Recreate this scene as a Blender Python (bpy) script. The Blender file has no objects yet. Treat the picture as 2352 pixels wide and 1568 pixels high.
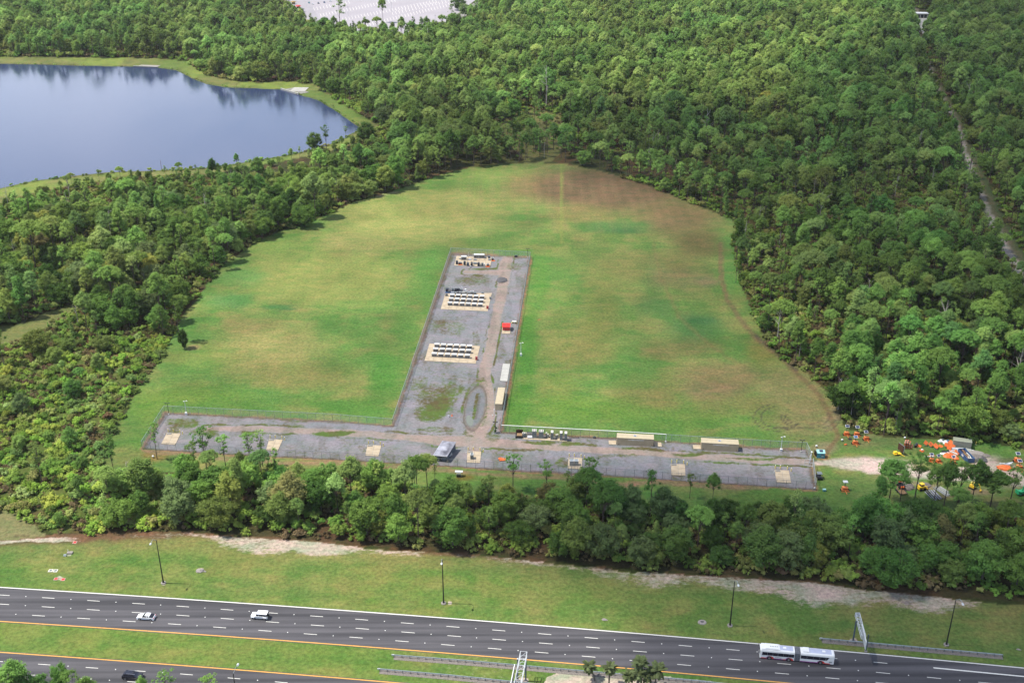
import bpy, bmesh, math, random
import numpy as np
from mathutils import Vector, Matrix

# ------------------------------------------------------------------ camera, world, sun, exposure
scene = bpy.context.scene
W2, H2 = 2352.0, 1568.0
CAM_H = 192.0
PITCH = math.radians(25.3)
FPX = 2503.0
cp, sp = math.cos(PITCH), math.sin(PITCH)

cam_data = bpy.data.cameras.new("camera")
cam_data.sensor_width = 36.0
cam_data.lens = FPX / W2 * 36.0
cam_data.clip_start = 1.0
cam_data.clip_end = 60000.0
cam = bpy.data.objects.new("camera", cam_data)
scene.collection.objects.link(cam)
cam.location = (0, 0, CAM_H)
cam.rotation_euler = (math.pi / 2 - PITCH, 0, 0)
scene.camera = cam

SUN_EL = math.radians(62)
SUN_AZ_VEC = Vector((-0.995, 0.04, 0)).normalized()          # horizontal direction towards the sun
world = bpy.data.worlds.new("World")
scene.world = world
world.use_nodes = True
wn, wl = world.node_tree.nodes, world.node_tree.links
wn.clear()
w_out = wn.new("ShaderNodeOutputWorld")
w_bg = wn.new("ShaderNodeBackground")
w_sky = wn.new("ShaderNodeTexSky")
w_sky.sky_type = 'NISHITA'
w_sky.sun_disc = False
w_sky.sun_elevation = SUN_EL
w_sky.sun_rotation = math.atan2(SUN_AZ_VEC.x, SUN_AZ_VEC.y)
w_sky.altitude = 200
w_sky.air_density = 1.0
w_sky.dust_density = 0.6
w_tc = wn.new("ShaderNodeTexCoord")
w_sep = wn.new("ShaderNodeSeparateXYZ")
wl.new(w_tc.outputs["Generated"], w_sep.inputs[0])
w_add = wn.new("ShaderNodeMath"); w_add.operation = 'ADD'; w_add.inputs[1].default_value = 0.12
wl.new(w_sep.outputs[2], w_add.inputs[0])
w_div = wn.new("ShaderNodeVectorMath"); w_div.operation = 'DIVIDE'
w_cmb = wn.new("ShaderNodeCombineXYZ")
for i in range(3):
    wl.new(w_add.outputs[0], w_cmb.inputs[i])
wl.new(w_tc.outputs["Generated"], w_div.inputs[0])
wl.new(w_cmb.outputs[0], w_div.inputs[1])
w_noise = wn.new("ShaderNodeTexNoise")
w_noise.inputs["Scale"].default_value = 0.8
w_noise.inputs["Detail"].default_value = 7
w_noise.inputs["Roughness"].default_value = 0.55
wl.new(w_div.outputs[0], w_noise.inputs["Vector"])
w_ramp = wn.new("ShaderNodeValToRGB")
w_ramp.color_ramp.elements[0].position = 0.46
w_ramp.color_ramp.elements[1].position = 0.60
wl.new(w_noise.outputs["Fac"], w_ramp.inputs[0])
w_mixc = wn.new("ShaderNodeMix"); w_mixc.data_type = 'RGBA'
w_mixc.inputs["B"].default_value = (8.6, 8.9, 10.2, 1)      # sunlit cloud, in the units of the sky texture
wl.new(w_sky.outputs[0], w_mixc.inputs["A"])
w_scale = wn.new("ShaderNodeMath"); w_scale.operation = 'MULTIPLY'; w_scale.inputs[1].default_value = 0.6
wl.new(w_ramp.outputs[0], w_scale.inputs[0])
wl.new(w_scale.outputs[0], w_mixc.inputs["Factor"])
wl.new(w_mixc.outputs["Result"], w_bg.inputs[0])
w_bg.inputs[1].default_value = 0.105
wl.new(w_bg.outputs[0], w_out.inputs[0])

sun_data = bpy.data.lights.new("sun", 'SUN')
sun_data.energy = 3.9
sun_data.angle = math.radians(0.53)
sun_data.color = (1.0, 0.95, 0.84)
sun = bpy.data.objects.new("sun", sun_data)
scene.collection.objects.link(sun)
to_sun = Vector((SUN_AZ_VEC.x * math.cos(SUN_EL), SUN_AZ_VEC.y * math.cos(SUN_EL), math.sin(SUN_EL)))
sun.rotation_euler = to_sun.to_track_quat('Z', 'Y').to_euler()
sun.location = to_sun * 1500

scene.view_settings.view_transform = 'Standard'
scene.view_settings.look = 'None'
scene.view_settings.exposure = 1.18
scene.view_settings.gamma = 1.0
scene.view_settings.use_curve_mapping = False
scene.cycles.max_bounces = 6
scene.cycles.diffuse_bounces = 3
scene.cycles.glossy_bounces = 3
scene.cycles.transparent_max_bounces = 16
scene.cycles.use_denoising = True

random.seed(7)
rng = np.random.default_rng(11)
COL = scene.collection

# ------------------------------------------------------------------ photo measurements -> ground positions
def P(x, y, z=0.0):
    rx, ry, rz = x - W2 / 2, FPX * cp + (H2 / 2 - y) * sp, -FPX * sp + (H2 / 2 - y) * cp
    t = (z - CAM_H) / rz
    return Vector((rx * t, ry * t, z))

def Pn(x, y, z=0.0):
    x = np.asarray(x, float); y = np.asarray(y, float)
    rx, ry, rz = x - W2 / 2, FPX * cp + (H2 / 2 - y) * sp, -FPX * sp + (H2 / 2 - y) * cp
    t = (z - CAM_H) / rz
    return rx * t, ry * t

def Q(X, Y, Z=0.0):
    X = np.asarray(X, float); Y = np.asarray(Y, float)
    zc = Y * cp - (Z - CAM_H) * sp
    up = Y * sp + (Z - CAM_H) * cp
    return W2 / 2 + FPX * X / zc, H2 / 2 - FPX * up / zc

def scale_at(y):
    return cp * (y + 400.0) / CAM_H

# ------------------------------------------------------------------ numpy noise and masks
def vnoise(x, y, s, seed=0):
    r = np.random.default_rng(seed)
    t = r.random((256, 256))
    u = np.asarray(x) / s + 1000.3; v = np.asarray(y) / s + 1000.7
    iu = np.floor(u).astype(int); iv = np.floor(v).astype(int)
    fu = u - iu; fv = v - iv
    fu = fu * fu * (3 - 2 * fu); fv = fv * fv * (3 - 2 * fv)
    a = t[iu % 256, iv % 256]; b = t[(iu + 1) % 256, iv % 256]
    c = t[iu % 256, (iv + 1) % 256]; d = t[(iu + 1) % 256, (iv + 1) % 256]
    return (a * (1 - fu) + b * fu) * (1 - fv) + (c * (1 - fu) + d * fu) * fv

def fbm(x, y, s, seed=0, o=4):
    out = 0; amp = 0.5; tot = 0
    for k in range(o):
        out = out + amp * vnoise(x, y, s / 2 ** k, seed + k); tot += amp; amp *= 0.55
    return out / tot

def inside(px, py, poly):
    px = np.asarray(px, float); py = np.asarray(py, float)
    r = np.zeros(px.shape, bool)
    n = len(poly)
    for i in range(n):
        x1, y1 = poly[i]; x2, y2 = poly[(i + 1) % n]
        if y1 == y2: continue
        c = ((y1 > py) != (y2 > py)) & (px < (x2 - x1) * (py - y1) / (y2 - y1) + x1)
        r ^= c
    return r

def line_dist(px, py, pts, ys=1.0):
    """distance in pixels to a polyline; ys stretches the vertical"""
    d = np.full(np.shape(px), 1e9); wv = np.zeros(np.shape(px))
    for i in range(len(pts) - 1):
        x1, y1 = pts[i][:2]; x2, y2 = pts[i + 1][:2]
        w1 = pts[i][2] if len(pts[i]) > 2 else 1.0
        w2 = pts[i + 1][2] if len(pts[i + 1]) > 2 else 1.0
        dx, dy = x2 - x1, (y2 - y1) * ys
        t = np.clip(((px - x1) * dx + (py - y1) * ys * dy) / (dx * dx + dy * dy + 1e-9), 0, 1)
        q = np.hypot(px - x1 - t * dx, (py - y1) * ys - t * dy)
        m = q < d
        d = np.where(m, q, d); wv = np.where(m, w1 + (w2 - w1) * t, wv)
    return d, wv

def sstep(a, b, x):
    t = np.clip((x - a) / (b - a), 0, 1)
    return t * t * (3 - 2 * t)

K = 3.15     # how much brighter a sunlit surface shows than its albedo
def lin1(c):
    c = c / 255.0
    return c / 12.92 if c <= 0.04045 else ((c + 0.055) / 1.055) ** 2.4
def C(r, g, b, k=K):
    return (lin1(r) / k, lin1(g) / k, lin1(b) / k)

# ------------------------------------------------------------------ materials
def new_mat(name):
    m = bpy.data.materials.new(name); m.use_nodes = True
    n = m.node_tree.nodes; n.clear()
    return m, n, m.node_tree.links

def mat(name, col, rough=0.7, var=0.12, scale=2.0, metallic=0.0, bump=0.0, spec=0.3, dirt=None):
    m, n, l = new_mat(name)
    out = n.new("ShaderNodeOutputMaterial"); b = n.new("ShaderNodeBsdfPrincipled")
    l.new(b.outputs[0], out.inputs[0])
    tc = n.new("ShaderNodeTexCoord")
    nz = n.new("ShaderNodeTexNoise"); nz.inputs["Scale"].default_value = scale; nz.inputs["Detail"].default_value = 5
    l.new(tc.outputs["Object"], nz.inputs["Vector"])
    r = n.new("ShaderNodeValToRGB")
    r.color_ramp.elements[0].position = 0.3; r.color_ramp.elements[1].position = 0.7
    d = dirt if dirt else tuple(c * (1 - 2 * var) for c in col)
    r.color_ramp.elements[0].color = (*[max(0, x) for x in d], 1)
    r.color_ramp.elements[1].color = (*[min(1, c * (1 + var)) for c in col], 1)
    l.new(nz.outputs["Fac"], r.inputs[0]); l.new(r.outputs[0], b.inputs["Base Color"])
    b.inputs["Roughness"].default_value = rough; b.inputs["Metallic"].default_value = metallic
    b.inputs["Specular IOR Level"].default_value = spec
    if bump:
        bp = n.new("ShaderNodeBump"); bp.inputs["Strength"].default_value = bump; bp.inputs["Distance"].default_value = 0.05
        l.new(nz.outputs["Fac"], bp.inputs["Height"]); l.new(bp.outputs[0], b.inputs["Normal"])
    return m

def ground_mat(name, fine=1.0, weedcol=None, weedcol2=None, sandcol=None, rough=0.95):
    m, n, l = new_mat(name)
    out = n.new("ShaderNodeOutputMaterial"); b = n.new("ShaderNodeBsdfPrincipled")
    l.new(b.outputs[0], out.inputs[0])
    b.inputs["Roughness"].default_value = rough; b.inputs["Specular IOR Level"].default_value = 0.1
    geo = n.new("ShaderNodeNewGeometry")
    at = n.new("ShaderNodeAttribute"); at.attribute_name = "Col"
    cur = at.outputs["Color"]
    def noise(s, d=4, rgh=0.6, stretch=None):
        q = n.new("ShaderNodeTexNoise"); q.inputs["Scale"].default_value = s; q.inputs["Detail"].default_value = d
        q.inputs["Roughness"].default_value = rgh
        if stretch:
            mp = n.new("ShaderNodeMapping"); mp.inputs["Scale"].default_value = stretch
            l.new(geo.outputs["Position"], mp.inputs[0]); l.new(mp.outputs[0], q.inputs["Vector"])
        else:
            l.new(geo.outputs["Position"], q.inputs["Vector"])
        return q.outputs["Fac"]
    def mixc(f, a, bc):
        q = n.new("ShaderNodeMix"); q.data_type = 'RGBA'
        l.new(f, q.inputs["Factor"]); l.new(a, q.inputs["A"])
        if isinstance(bc, tuple): q.inputs["B"].default_value = (*bc, 1)
        else: l.new(bc, q.inputs["B"])
        return q.outputs["Result"]
    def thr(attr, nz, width=0.12, a0=0.28, a1=0.72):
        # 1 where noise < attribute
        at2 = n.new("ShaderNodeAttribute"); at2.attribute_name = attr
        mr = n.new("ShaderNodeMapRange"); mr.inputs[3].default_value = a0 - width; mr.inputs[4].default_value = a1 + width
        l.new(at2.outputs["Fac"], mr.inputs[0])
        s = n.new("ShaderNodeMath"); s.operation = 'SUBTRACT'
        l.new(mr.outputs[0], s.inputs[0]); l.new(nz, s.inputs[1])
        m2 = n.new("ShaderNodeMapRange"); m2.inputs[1].default_value = -width; m2.inputs[2].default_value = width
        l.new(s.outputs[0], m2.inputs[0])
        return m2.outputs[0]
    if sandcol:
        cur = mixc(thr("sand", noise(0.7, 7, 0.8, (.7, 1.2, 1)), .10, .26, .78), cur, sandcol)
    if weedcol:
        wc = n.new("ShaderNodeMix"); wc.data_type = 'RGBA'
        wc.inputs["A"].default_value = (*weedcol, 1); wc.inputs["B"].default_value = (*weedcol2, 1)
        nn = n.new("ShaderNodeMapRange"); nn.inputs[1].default_value = 0.4; nn.inputs[2].default_value = 0.6
        l.new(noise(0.12, 3), nn.inputs[0]); l.new(nn.outputs[0], wc.inputs["Factor"])
        cur = mixc(thr("weed", noise(0.7, 6, 0.7)), cur, wc.outputs["Result"])
    mv = n.new("ShaderNodeMapRange"); mv.inputs[1].default_value = 0.36; mv.inputs[2].default_value = 0.64
    l.new(noise(0.22, 5, 0.7, (.55, 1, 1)), mv.inputs[0])
    tint = n.new("ShaderNodeMix"); tint.data_type = 'RGBA'
    tint.inputs["A"].default_value = (1 - .18 * fine, 1 - .06 * fine, 1 - .14 * fine, 1); tint.inputs["B"].default_value = (1 + .20 * fine, 1 + .06 * fine, 1 + .12 * fine, 1)
    l.new(mv.outputs[0], tint.inputs["Factor"])
    tm = n.new("ShaderNodeVectorMath"); tm.operation = 'MULTIPLY'
    l.new(cur, tm.inputs[0]); l.new(tint.outputs["Result"], tm.inputs[1]); cur = tm.outputs[0]
    # fine brightness grain
    nf = noise(0.9, 6, 0.75)
    mr = n.new("ShaderNodeMapRange"); mr.inputs[1].default_value = 0.3; mr.inputs[2].default_value = 0.7
    mr.inputs[3].default_value = 1 - 0.34 * fine; mr.inputs[4].default_value = 1 + 0.30 * fine
    l.new(nf, mr.inputs[0])
    vm = n.new("ShaderNodeVectorMath"); vm.operation = 'SCALE'
    l.new(cur, vm.inputs[0]); l.new(mr.outputs[0], vm.inputs["Scale"])
    l.new(vm.outputs[0], b.inputs["Base Color"])
    bp = n.new("ShaderNodeBump"); bp.inputs["Strength"].default_value = 0.5; bp.inputs["Distance"].default_value = 0.25 * fine
    l.new(noise(1.6, 4, 0.7), bp.inputs["Height"]); l.new(bp.outputs[0], b.inputs["Normal"])
    return m

def foliage_mat(name, ramp_cols, trans=0.46):
    """own colour of an individual comes from its object colour; woodland copies take a random one"""
    m, n, l = new_mat(name)
    out = n.new("ShaderNodeOutputMaterial")
    oi = n.new("ShaderNodeObjectInfo")
    r = n.new("ShaderNodeValToRGB"); cr = r.color_ramp
    cr.interpolation = 'LINEAR'
    while len(cr.elements) < len(ramp_cols): cr.elements.new(0.5)
    for i, c in enumerate(ramp_cols):
        cr.elements[i].position = i / (len(ramp_cols) - 1); cr.elements[i].color = (*c, 1)
    l.new(oi.outputs["Random"], r.inputs[0])
    mx = n.new("ShaderNodeMix"); mx.data_type = 'RGBA'
    l.new(oi.outputs["Alpha"], mx.inputs["Factor"]); l.new(oi.outputs["Color"], mx.inputs["A"]); l.new(r.outputs[0], mx.inputs["B"])
    geo = n.new("ShaderNodeNewGeometry")
    nz = n.new("ShaderNodeTexNoise"); nz.inputs["Scale"].default_value = 0.9; nz.inputs["Detail"].default_value = 3
    l.new(geo.outputs["Position"], nz.inputs["Vector"])
    mr = n.new("ShaderNodeMapRange"); mr.inputs[1].default_value = 0.3; mr.inputs[2].default_value = 0.7
    mr.inputs[3].default_value = 0.78; mr.inputs[4].default_value = 1.25
    l.new(nz.outputs["Fac"], mr.inputs[0])
    nz2 = n.new("ShaderNodeTexNoise"); nz2.inputs["Scale"].default_value = 0.02; nz2.inputs["Detail"].default_value = 3
    l.new(geo.outputs["Position"], nz2.inputs["Vector"])
    hs = n.new("ShaderNodeHueSaturation")
    m2 = n.new("ShaderNodeMapRange"); m2.inputs[1].default_value = 0.35; m2.inputs[2].default_value = 0.65
    m2.inputs[3].default_value = 0.466; m2.inputs[4].default_value = 0.512
    l.new(nz2.outputs["Fac"], m2.inputs[0]); l.new(m2.outputs[0], hs.inputs["Hue"])
    l.new(mx.outputs["Result"], hs.inputs["Color"]); l.new(mr.outputs[0], hs.inputs["Value"])
    wn2 = n.new("ShaderNodeTexWhiteNoise"); wn2.noise_dimensions = '1D'; l.new(oi.outputs["Random"], wn2.inputs["W"])
    mw = n.new("ShaderNodeMapRange"); mw.inputs[3].default_value = 0.62; mw.inputs[4].default_value = 1.22; l.new(wn2.outputs["Value"], mw.inputs[0])
    nz3 = n.new("ShaderNodeTexNoise"); nz3.inputs["Scale"].default_value = 0.013; nz3.inputs["Detail"].default_value = 2
    l.new(geo.outputs["Position"], nz3.inputs["Vector"])
    m3 = n.new("ShaderNodeMapRange"); m3.inputs[1].default_value = 0.35; m3.inputs[2].default_value = 0.65; m3.inputs[3].default_value = 0.82; m3.inputs[4].default_value = 1.22
    l.new(nz3.outputs["Fac"], m3.inputs[0])
    mu = n.new("ShaderNodeMath"); mu.operation = 'MULTIPLY'; l.new(mw.outputs[0], mu.inputs[0]); l.new(m3.outputs[0], mu.inputs[1])
    mu2 = n.new("ShaderNodeMath"); mu2.operation = 'MULTIPLY'; l.new(mu.outputs[0], mu2.inputs[0]); l.new(mr.outputs[0], mu2.inputs[1])
    l.new(mu2.outputs[0], hs.inputs["Value"])
    df = n.new("ShaderNodeBsdfDiffuse"); tr = n.new("ShaderNodeBsdfTranslucent")
    l.new(hs.outputs[0], df.inputs[0]); l.new(hs.outputs[0], tr.inputs[0])
    ms = n.new("ShaderNodeMixShader"); ms.inputs[0].default_value = trans
    l.new(df.outputs[0], ms.inputs[1]); l.new(tr.outputs[0], ms.inputs[2]); l.new(ms.outputs[0], out.inputs[0])
    return m

def mesh_mat(name, col, cover):
    """woven wire seen from far: the wires cover part of the view, more of it at a slant"""
    m, n, l = new_mat(name)
    out = n.new("ShaderNodeOutputMaterial"); b = n.new("ShaderNodeBsdfPrincipled")
    b.inputs["Base Color"].default_value = (*col, 1); b.inputs["Roughness"].default_value = 0.5; b.inputs["Metallic"].default_value = 0.4
    t = n.new("ShaderNodeBsdfTransparent"); ms = n.new("ShaderNodeMixShader")
    lw = n.new("ShaderNodeLayerWeight"); lw.inputs[0].default_value = 0.5
    pw = n.new("ShaderNodeMath"); pw.operation = 'POWER'; pw.inputs[1].default_value = 3.0
    l.new(lw.outputs["Facing"], pw.inputs[0])
    mr = n.new("ShaderNodeMapRange"); mr.inputs[3].default_value = cover; mr.inputs[4].default_value = min(1, cover * 2.6)
    l.new(pw.outputs[0], mr.inputs[0]); l.new(mr.outputs[0], ms.inputs[0])
    l.new(t.outputs[0], ms.inputs[1]); l.new(b.outputs[0], ms.inputs[2]); l.new(ms.outputs[0], out.inputs[0])
    return m

M = {}
def M_(k, *a, **kw):
    M[k] = mat(k, *a, **kw)
M_("asphalt", (0.088, 0.083, 0.100), 0.85, 0.10, 0.15)
M_("line_white", (0.52, 0.51, 0.47), 0.6, 0.08, 3.0)
M_("line_yellow", (0.50, 0.25, 0.04), 0.6, 0.10, 2.0)
M_("concrete", C(246, 226, 196), 0.85, 0.10, 0.5, dirt=C(224, 202, 170))
M_("concrete_grey", C(190, 186, 178), 0.85, 0.12, 0.6)
M_("concrete_white", C(238, 236, 228), 0.8, 0.06, 0.6)
M_("beige_metal", C(226, 206, 172, 1.75), 0.55, 0.05, 0.8)
M_("beige_roof", C(250, 232, 194), 0.55, 0.05, 0.8)
M_("galv", (0.26, 0.29, 0.30), 0.45, 0.12, 3.0, metallic=0.5)
M_("galv_dark", (0.14, 0.16, 0.17), 0.5, 0.12, 3.0, metallic=0.4)
M_("galv_light", (0.42, 0.44, 0.45), 0.5, 0.08, 3.0)
M_("black_metal", (0.012, 0.012, 0.014), 0.4, 0.1, 3.0)
M_("dark_plastic", (0.03, 0.034, 0.045), 0.5, 0.2, 2.0)
M_("white_paint", (0.60, 0.60, 0.59), 0.35, 0.04, 1.0, spec=0.5)
M_("car_white", (0.62, 0.63, 0.66), 0.18, 0.02, 1.0, spec=0.6)
M_("car_black", (0.010, 0.010, 0.016), 0.12, 0.1, 1.0, spec=0.7)
M_("glass_dark", (0.008, 0.009, 0.018), 0.08, 0.05, 1.0, spec=0.8)
M_("tyre", (0.012, 0.012, 0.012), 0.9, 0.1, 4.0)
M_("rim", (0.45, 0.45, 0.47), 0.3, 0.1, 4.0, metallic=0.8)
M_("red_paint", (0.50, 0.020, 0.014), 0.4, 0.1, 2.0)
M_("purple_paint", (0.20, 0.010, 0.16), 0.4, 0.1, 2.0)
M_("roof_lilac", (0.34, 0.36, 0.46), 0.4, 0.05, 1.0)
M_("bellows", (0.11, 0.115, 0.13), 0.8, 0.2, 3.0)
M_("lamp_red", (0.45, 0.01, 0.01), 0.3, 0.05, 1.0)
M_("lamp_clear", (0.7, 0.7, 0.66), 0.15, 0.05, 1.0)
M_("orange", (0.50, 0.105, 0.022), 0.55, 0.12, 2.0)
M_("orange_pale", (0.55, 0.17, 0.05), 0.6, 0.15, 2.0)
M_("yellow", (0.72, 0.47, 0.03), 0.5, 0.12, 2.0)
M_("yellow_post", (0.70, 0.55, 0.12), 0.5, 0.10, 2.0)
M_("wood", C(205, 165, 120), 0.8, 0.2, 2.5)
M_("wood_dark", C(120, 80, 60), 0.85, 0.2, 2.5)
M_("blue_metal", (0.04, 0.09, 0.20), 0.45, 0.15, 1.0)
M_("slate_metal", (0.055, 0.075, 0.10), 0.45, 0.15, 1.0)
M_("roof_red", (0.42, 0.045, 0.045), 0.6, 0.12, 1.0)
M_("roof_brown", (0.17, 0.085, 0.080), 0.7, 0.15, 1.0)
M_("corrugated", (0.30, 0.30, 0.34), 0.42, 0.30, 0.35, metallic=0.35, dirt=(0.07, 0.07, 0.085))
M_("teal", (0.045, 0.22, 0.27), 0.5, 0.12, 1.0)
M_("teal_roof", (0.22, 0.42, 0.40), 0.5, 0.12, 1.0)
M_("solar", (0.012, 0.018, 0.05), 0.15, 0.1, 3.0, spec=0.7)
M_("green_paint", (0.02, 0.30, 0.12), 0.45, 0.12, 1.0)
M_("sage", C(196, 196, 176, 2.0), 0.6, 0.05, 1.0)
M_("sage_top", C(208, 214, 190), 0.6, 0.06, 1.0)
M_("bark", (0.085, 0.062, 0.052), 0.9, 0.3, 4.0)
M_("bark_oak", (0.10, 0.09, 0.075), 0.9, 0.3, 4.0)
M_("deadwood", (0.34, 0.30, 0.27), 0.9, 0.2, 3.0)
M_("rock", C(214, 204, 196), 0.95, 0.15, 3.0, bump=0.3)
M_("gravel_pile", C(178, 168, 160), 0.95, 0.2, 3.0, bump=0.4)
M_("gravel_dark", C(128, 126, 130), 0.95, 0.2, 3.0, bump=0.4)
M_("plastic_green_grey", C(150, 165, 160), 0.6, 0.08, 2.0)
M_("blue_tarp", (0.05, 0.14, 0.36), 0.5, 0.2, 1.0)
M_("frame_grey", (0.32, 0.32, 0.32), 0.5, 0.1, 2.0)
M_("frame_white", (0.52, 0.50, 0.44), 0.5, 0.05, 2.0)
M_("toll_tan", C(226, 190, 120), 0.7, 0.1, 1.0)
M_("pink_curb", C(240, 205, 185), 0.7, 0.1, 1.0)
M_("lot", C(222, 214, 222), 0.9, 0.035, 0.03)
M_("lot_lane", C(212, 206, 214), 0.9, 0.04, 0.03)
M_("patch_grass", C(130, 175, 90), 0.95, 0.1, 0.1)
M_("mulch", (0.10, 0.075, 0.08), 0.95, 0.3, 1.0, bump=0.3)
M["chain_mesh"] = mesh_mat("chain_mesh", (0.40, 0.46, 0.47), 0.20)
M["chain_mesh_near"] = mesh_mat("chain_mesh_near", (0.24, 0.27, 0.29), 0.12)

PINE_R = [(0.130, 0.237, 0.059), (0.158, 0.277, 0.069), (0.186, 0.314, 0.079), (0.216, 0.342, 0.093), (0.264, 0.371, 0.112)]
OAK_R = [(0.101, 0.189, 0.046), (0.134, 0.237, 0.057), (0.165, 0.269, 0.064), (0.208, 0.304, 0.079), (0.252, 0.311, 0.093), (0.151, 0.252, 0.063)]
SHRUB_R = [(0.118, 0.226, 0.043), (0.184, 0.310, 0.059), (0.224, 0.319, 0.069), (0.142, 0.263, 0.051), (0.266, 0.272, 0.093), (0.166, 0.291, 0.064)]
M["pine_foliage"] = foliage_mat("pine_foliage", PINE_R)
M["oak_foliage"] = foliage_mat("oak_foliage", OAK_R)
M["shrub_foliage"] = foliage_mat("shrub_foliage", SHRUB_R)
M["palm_foliage"] = foliage_mat("palm_foliage", [(0.05, 0.085, 0.03), (0.07, 0.11, 0.04)])
M["dry_foliage"] = foliage_mat("dry_foliage", [(0.17, 0.15, 0.07), (0.16, 0.115, 0.065), (0.14, 0.15, 0.05)])

# ------------------------------------------------------------------ mesh helpers
class MB:
    def __init__(s): s.v = []; s.f = []
    def add(s, vs, fs):
        b = len(s.v); s.v += [tuple(v) for v in vs]; s.f += [tuple(b + i for i in f) for f in fs]; return s
    def box(s, cx, cy, cz, sx, sy, sz, rz=0.0, tilt=0.0):
        vs = []
        c, n = math.cos(rz), math.sin(rz); ct, st = math.cos(tilt), math.sin(tilt)
        for dz in (-.5, .5):
            for dx, dy in ((-.5, -.5), (.5, -.5), (.5, .5), (-.5, .5)):
                x, y, z = dx * sx, dy * sy, dz * sz
                y, z = y * ct - z * st, y * st + z * ct
                vs.append((cx + x * c - y * n, cy + x * n + y * c, cz + z))
        return s.add(vs, [(0, 3, 2, 1), (4, 5, 6, 7), (0, 1, 5, 4), (1, 2, 6, 5), (2, 3, 7, 6), (3, 0, 4, 7)])
    def cyl(s, p0, p1, r0, r1=None, n=8, caps=True):
        r1 = r0 if r1 is None else r1
        p0, p1 = Vector(p0), Vector(p1)
        d = (p1 - p0).normalized()
        a = d.orthogonal().normalized(); b = d.cross(a)
        vs = []
        for p, r in ((p0, r0), (p1, r1)):
            for k in range(n):
                t = 2 * math.pi * k / n
                vs.append(p + a * (math.cos(t) * r) + b * (math.sin(t) * r))
        fs = [(k, (k + 1) % n, n + (k + 1) % n, n + k) for k in range(n)]
        if caps: fs += [tuple(range(n - 1, -1, -1)), tuple(range(n, 2 * n))]
        return s.add(vs, fs)
    def prism(s, pts, z0, z1):
        n = len(pts)
        ar = sum(pts[i][0] * pts[(i + 1) % n][1] - pts[(i + 1) % n][0] * pts[i][1] for i in range(n))
        if ar < 0: pts = pts[::-1]
        vs = [(p[0], p[1], z0) for p in pts] + [(p[0], p[1], z1) for p in pts]
        return s.add(vs, [tuple(range(n - 1, -1, -1)), tuple(range(n, 2 * n))] + [(i, (i + 1) % n, n + (i + 1) % n, n + i) for i in range(n)])
    def side(s, prof, y0, y1, inset=None):
        """profile of (x, z) swept along y; inset[i] narrows that point"""
        n = len(prof); inset = inset or [0] * n
        vs = [(p[0], y0 + i, p[1]) for p, i in zip(prof, inset)] + [(p[0], y1 - i, p[1]) for p, i in zip(prof, inset)]
        return s.add(vs, [tuple(range(n)), tuple(range(2 * n - 1, n - 1, -1))] + [(i, n + i, n + (i + 1) % n, (i + 1) % n) for i in range(n)])
    def quad(s, a, b, c, d): return s.add([a, b, c, d], [(0, 1, 2, 3)])
    def blob(s, c, rx, ry, rz, n=10, m=5, jit=0.15, seed=0, flat=True):
        r = random.Random(seed); vs = []; fs = []
        vs.append((c[0], c[1], c[2] + rz))
        for j in range(1, m):
            ph = math.pi / 2 - (math.pi / 2 if flat else math.pi) * j / (m - (1 if flat else 0))
            for k in range(n):
                t = 2 * math.pi * k / n; q = 1 + r.uniform(-jit, jit)
                vs.append((c[0] + rx * q * math.cos(ph) * math.cos(t), c[1] + ry * q * math.cos(ph) * math.sin(t), c[2] + rz * math.sin(ph) * (1 + r.uniform(-jit, jit))))
        for k in range(n): fs.append((0, 1 + k, 1 + (k + 1) % n))
        for j in range(m - 2):
            for k in range(n):
                a = 1 + j * n + k; b = 1 + j * n + (k + 1) % n
                fs.append((a, a + n, b + n, b))
        fs.append(tuple(1 + (m - 2) * n + k for k in range(n))[::-1])
        return s.add(vs, fs)
    def mesh(s, name, material, smooth=False):
        me = bpy.data.meshes.new(name); me.from_pydata(s.v, [], s.f); me.update()
        me.materials.append(material)
        if smooth:
            me.polygons.foreach_set("use_smooth", [True] * len(me.polygons))
        return me

def np_mesh(name, V, F, material, smooth=False):
    me = bpy.data.meshes.new(name)
    V = np.asarray(V, np.float32); F = np.asarray(F, np.int32)
    k = F.shape[1]
    me.vertices.add(len(V)); me.vertices.foreach_set("co", V.ravel())
    me.loops.add(F.size); me.loops.foreach_set("vertex_index", F.ravel())
    me.polygons.add(len(F)); me.polygons.foreach_set("loop_start", np.arange(0, F.size, k, dtype=np.int32))
    me.update(calc_edges=True)
    if smooth: me.polygons.foreach_set("use_smooth", np.ones(len(F), bool))
    me.materials.append(material)
    return me

def tag(o, label=None, cat=None, group=None, kind=None):
    if label: o["label"] = label
    if cat: o["category"] = cat
    if group: o["group"] = group
    if kind: o["kind"] = kind
    return o

def link(name, data, parent=None, loc=None, rz=None):
    o = bpy.data.objects.new(name, data); COL.objects.link(o)
    if parent is not None: o.parent = parent
    if loc is not None: o.location = loc
    if rz is not None: o.rotation_euler = (0, 0, rz)
    return o

def thing(name, label, cat, loc=(0, 0, 0), rz=0.0, group=None):
    o = link(name, None, None, loc, rz); o.empty_display_size = 0.5
    return tag(o, label, cat, group)

def part(name, mb, m, parent, loc=None, label=None, smooth=False, kind=None):
    data = mb.mesh(name, M[m] if isinstance(m, str) else m, smooth) if isinstance(mb, MB) else mb
    o = link(name, data, parent, loc)
    if label: o["label"] = label
    if kind: o["kind"] = kind
    return o

def struct(name, data):
    return tag(link(name, data), kind="structure")

def copy_tree(o, parent=None):
    c = o.copy(); COL.objects.link(c)
    if parent is not None: c.parent = parent
    for ch in list(o.children): copy_tree(ch, c)
    return c
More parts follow.
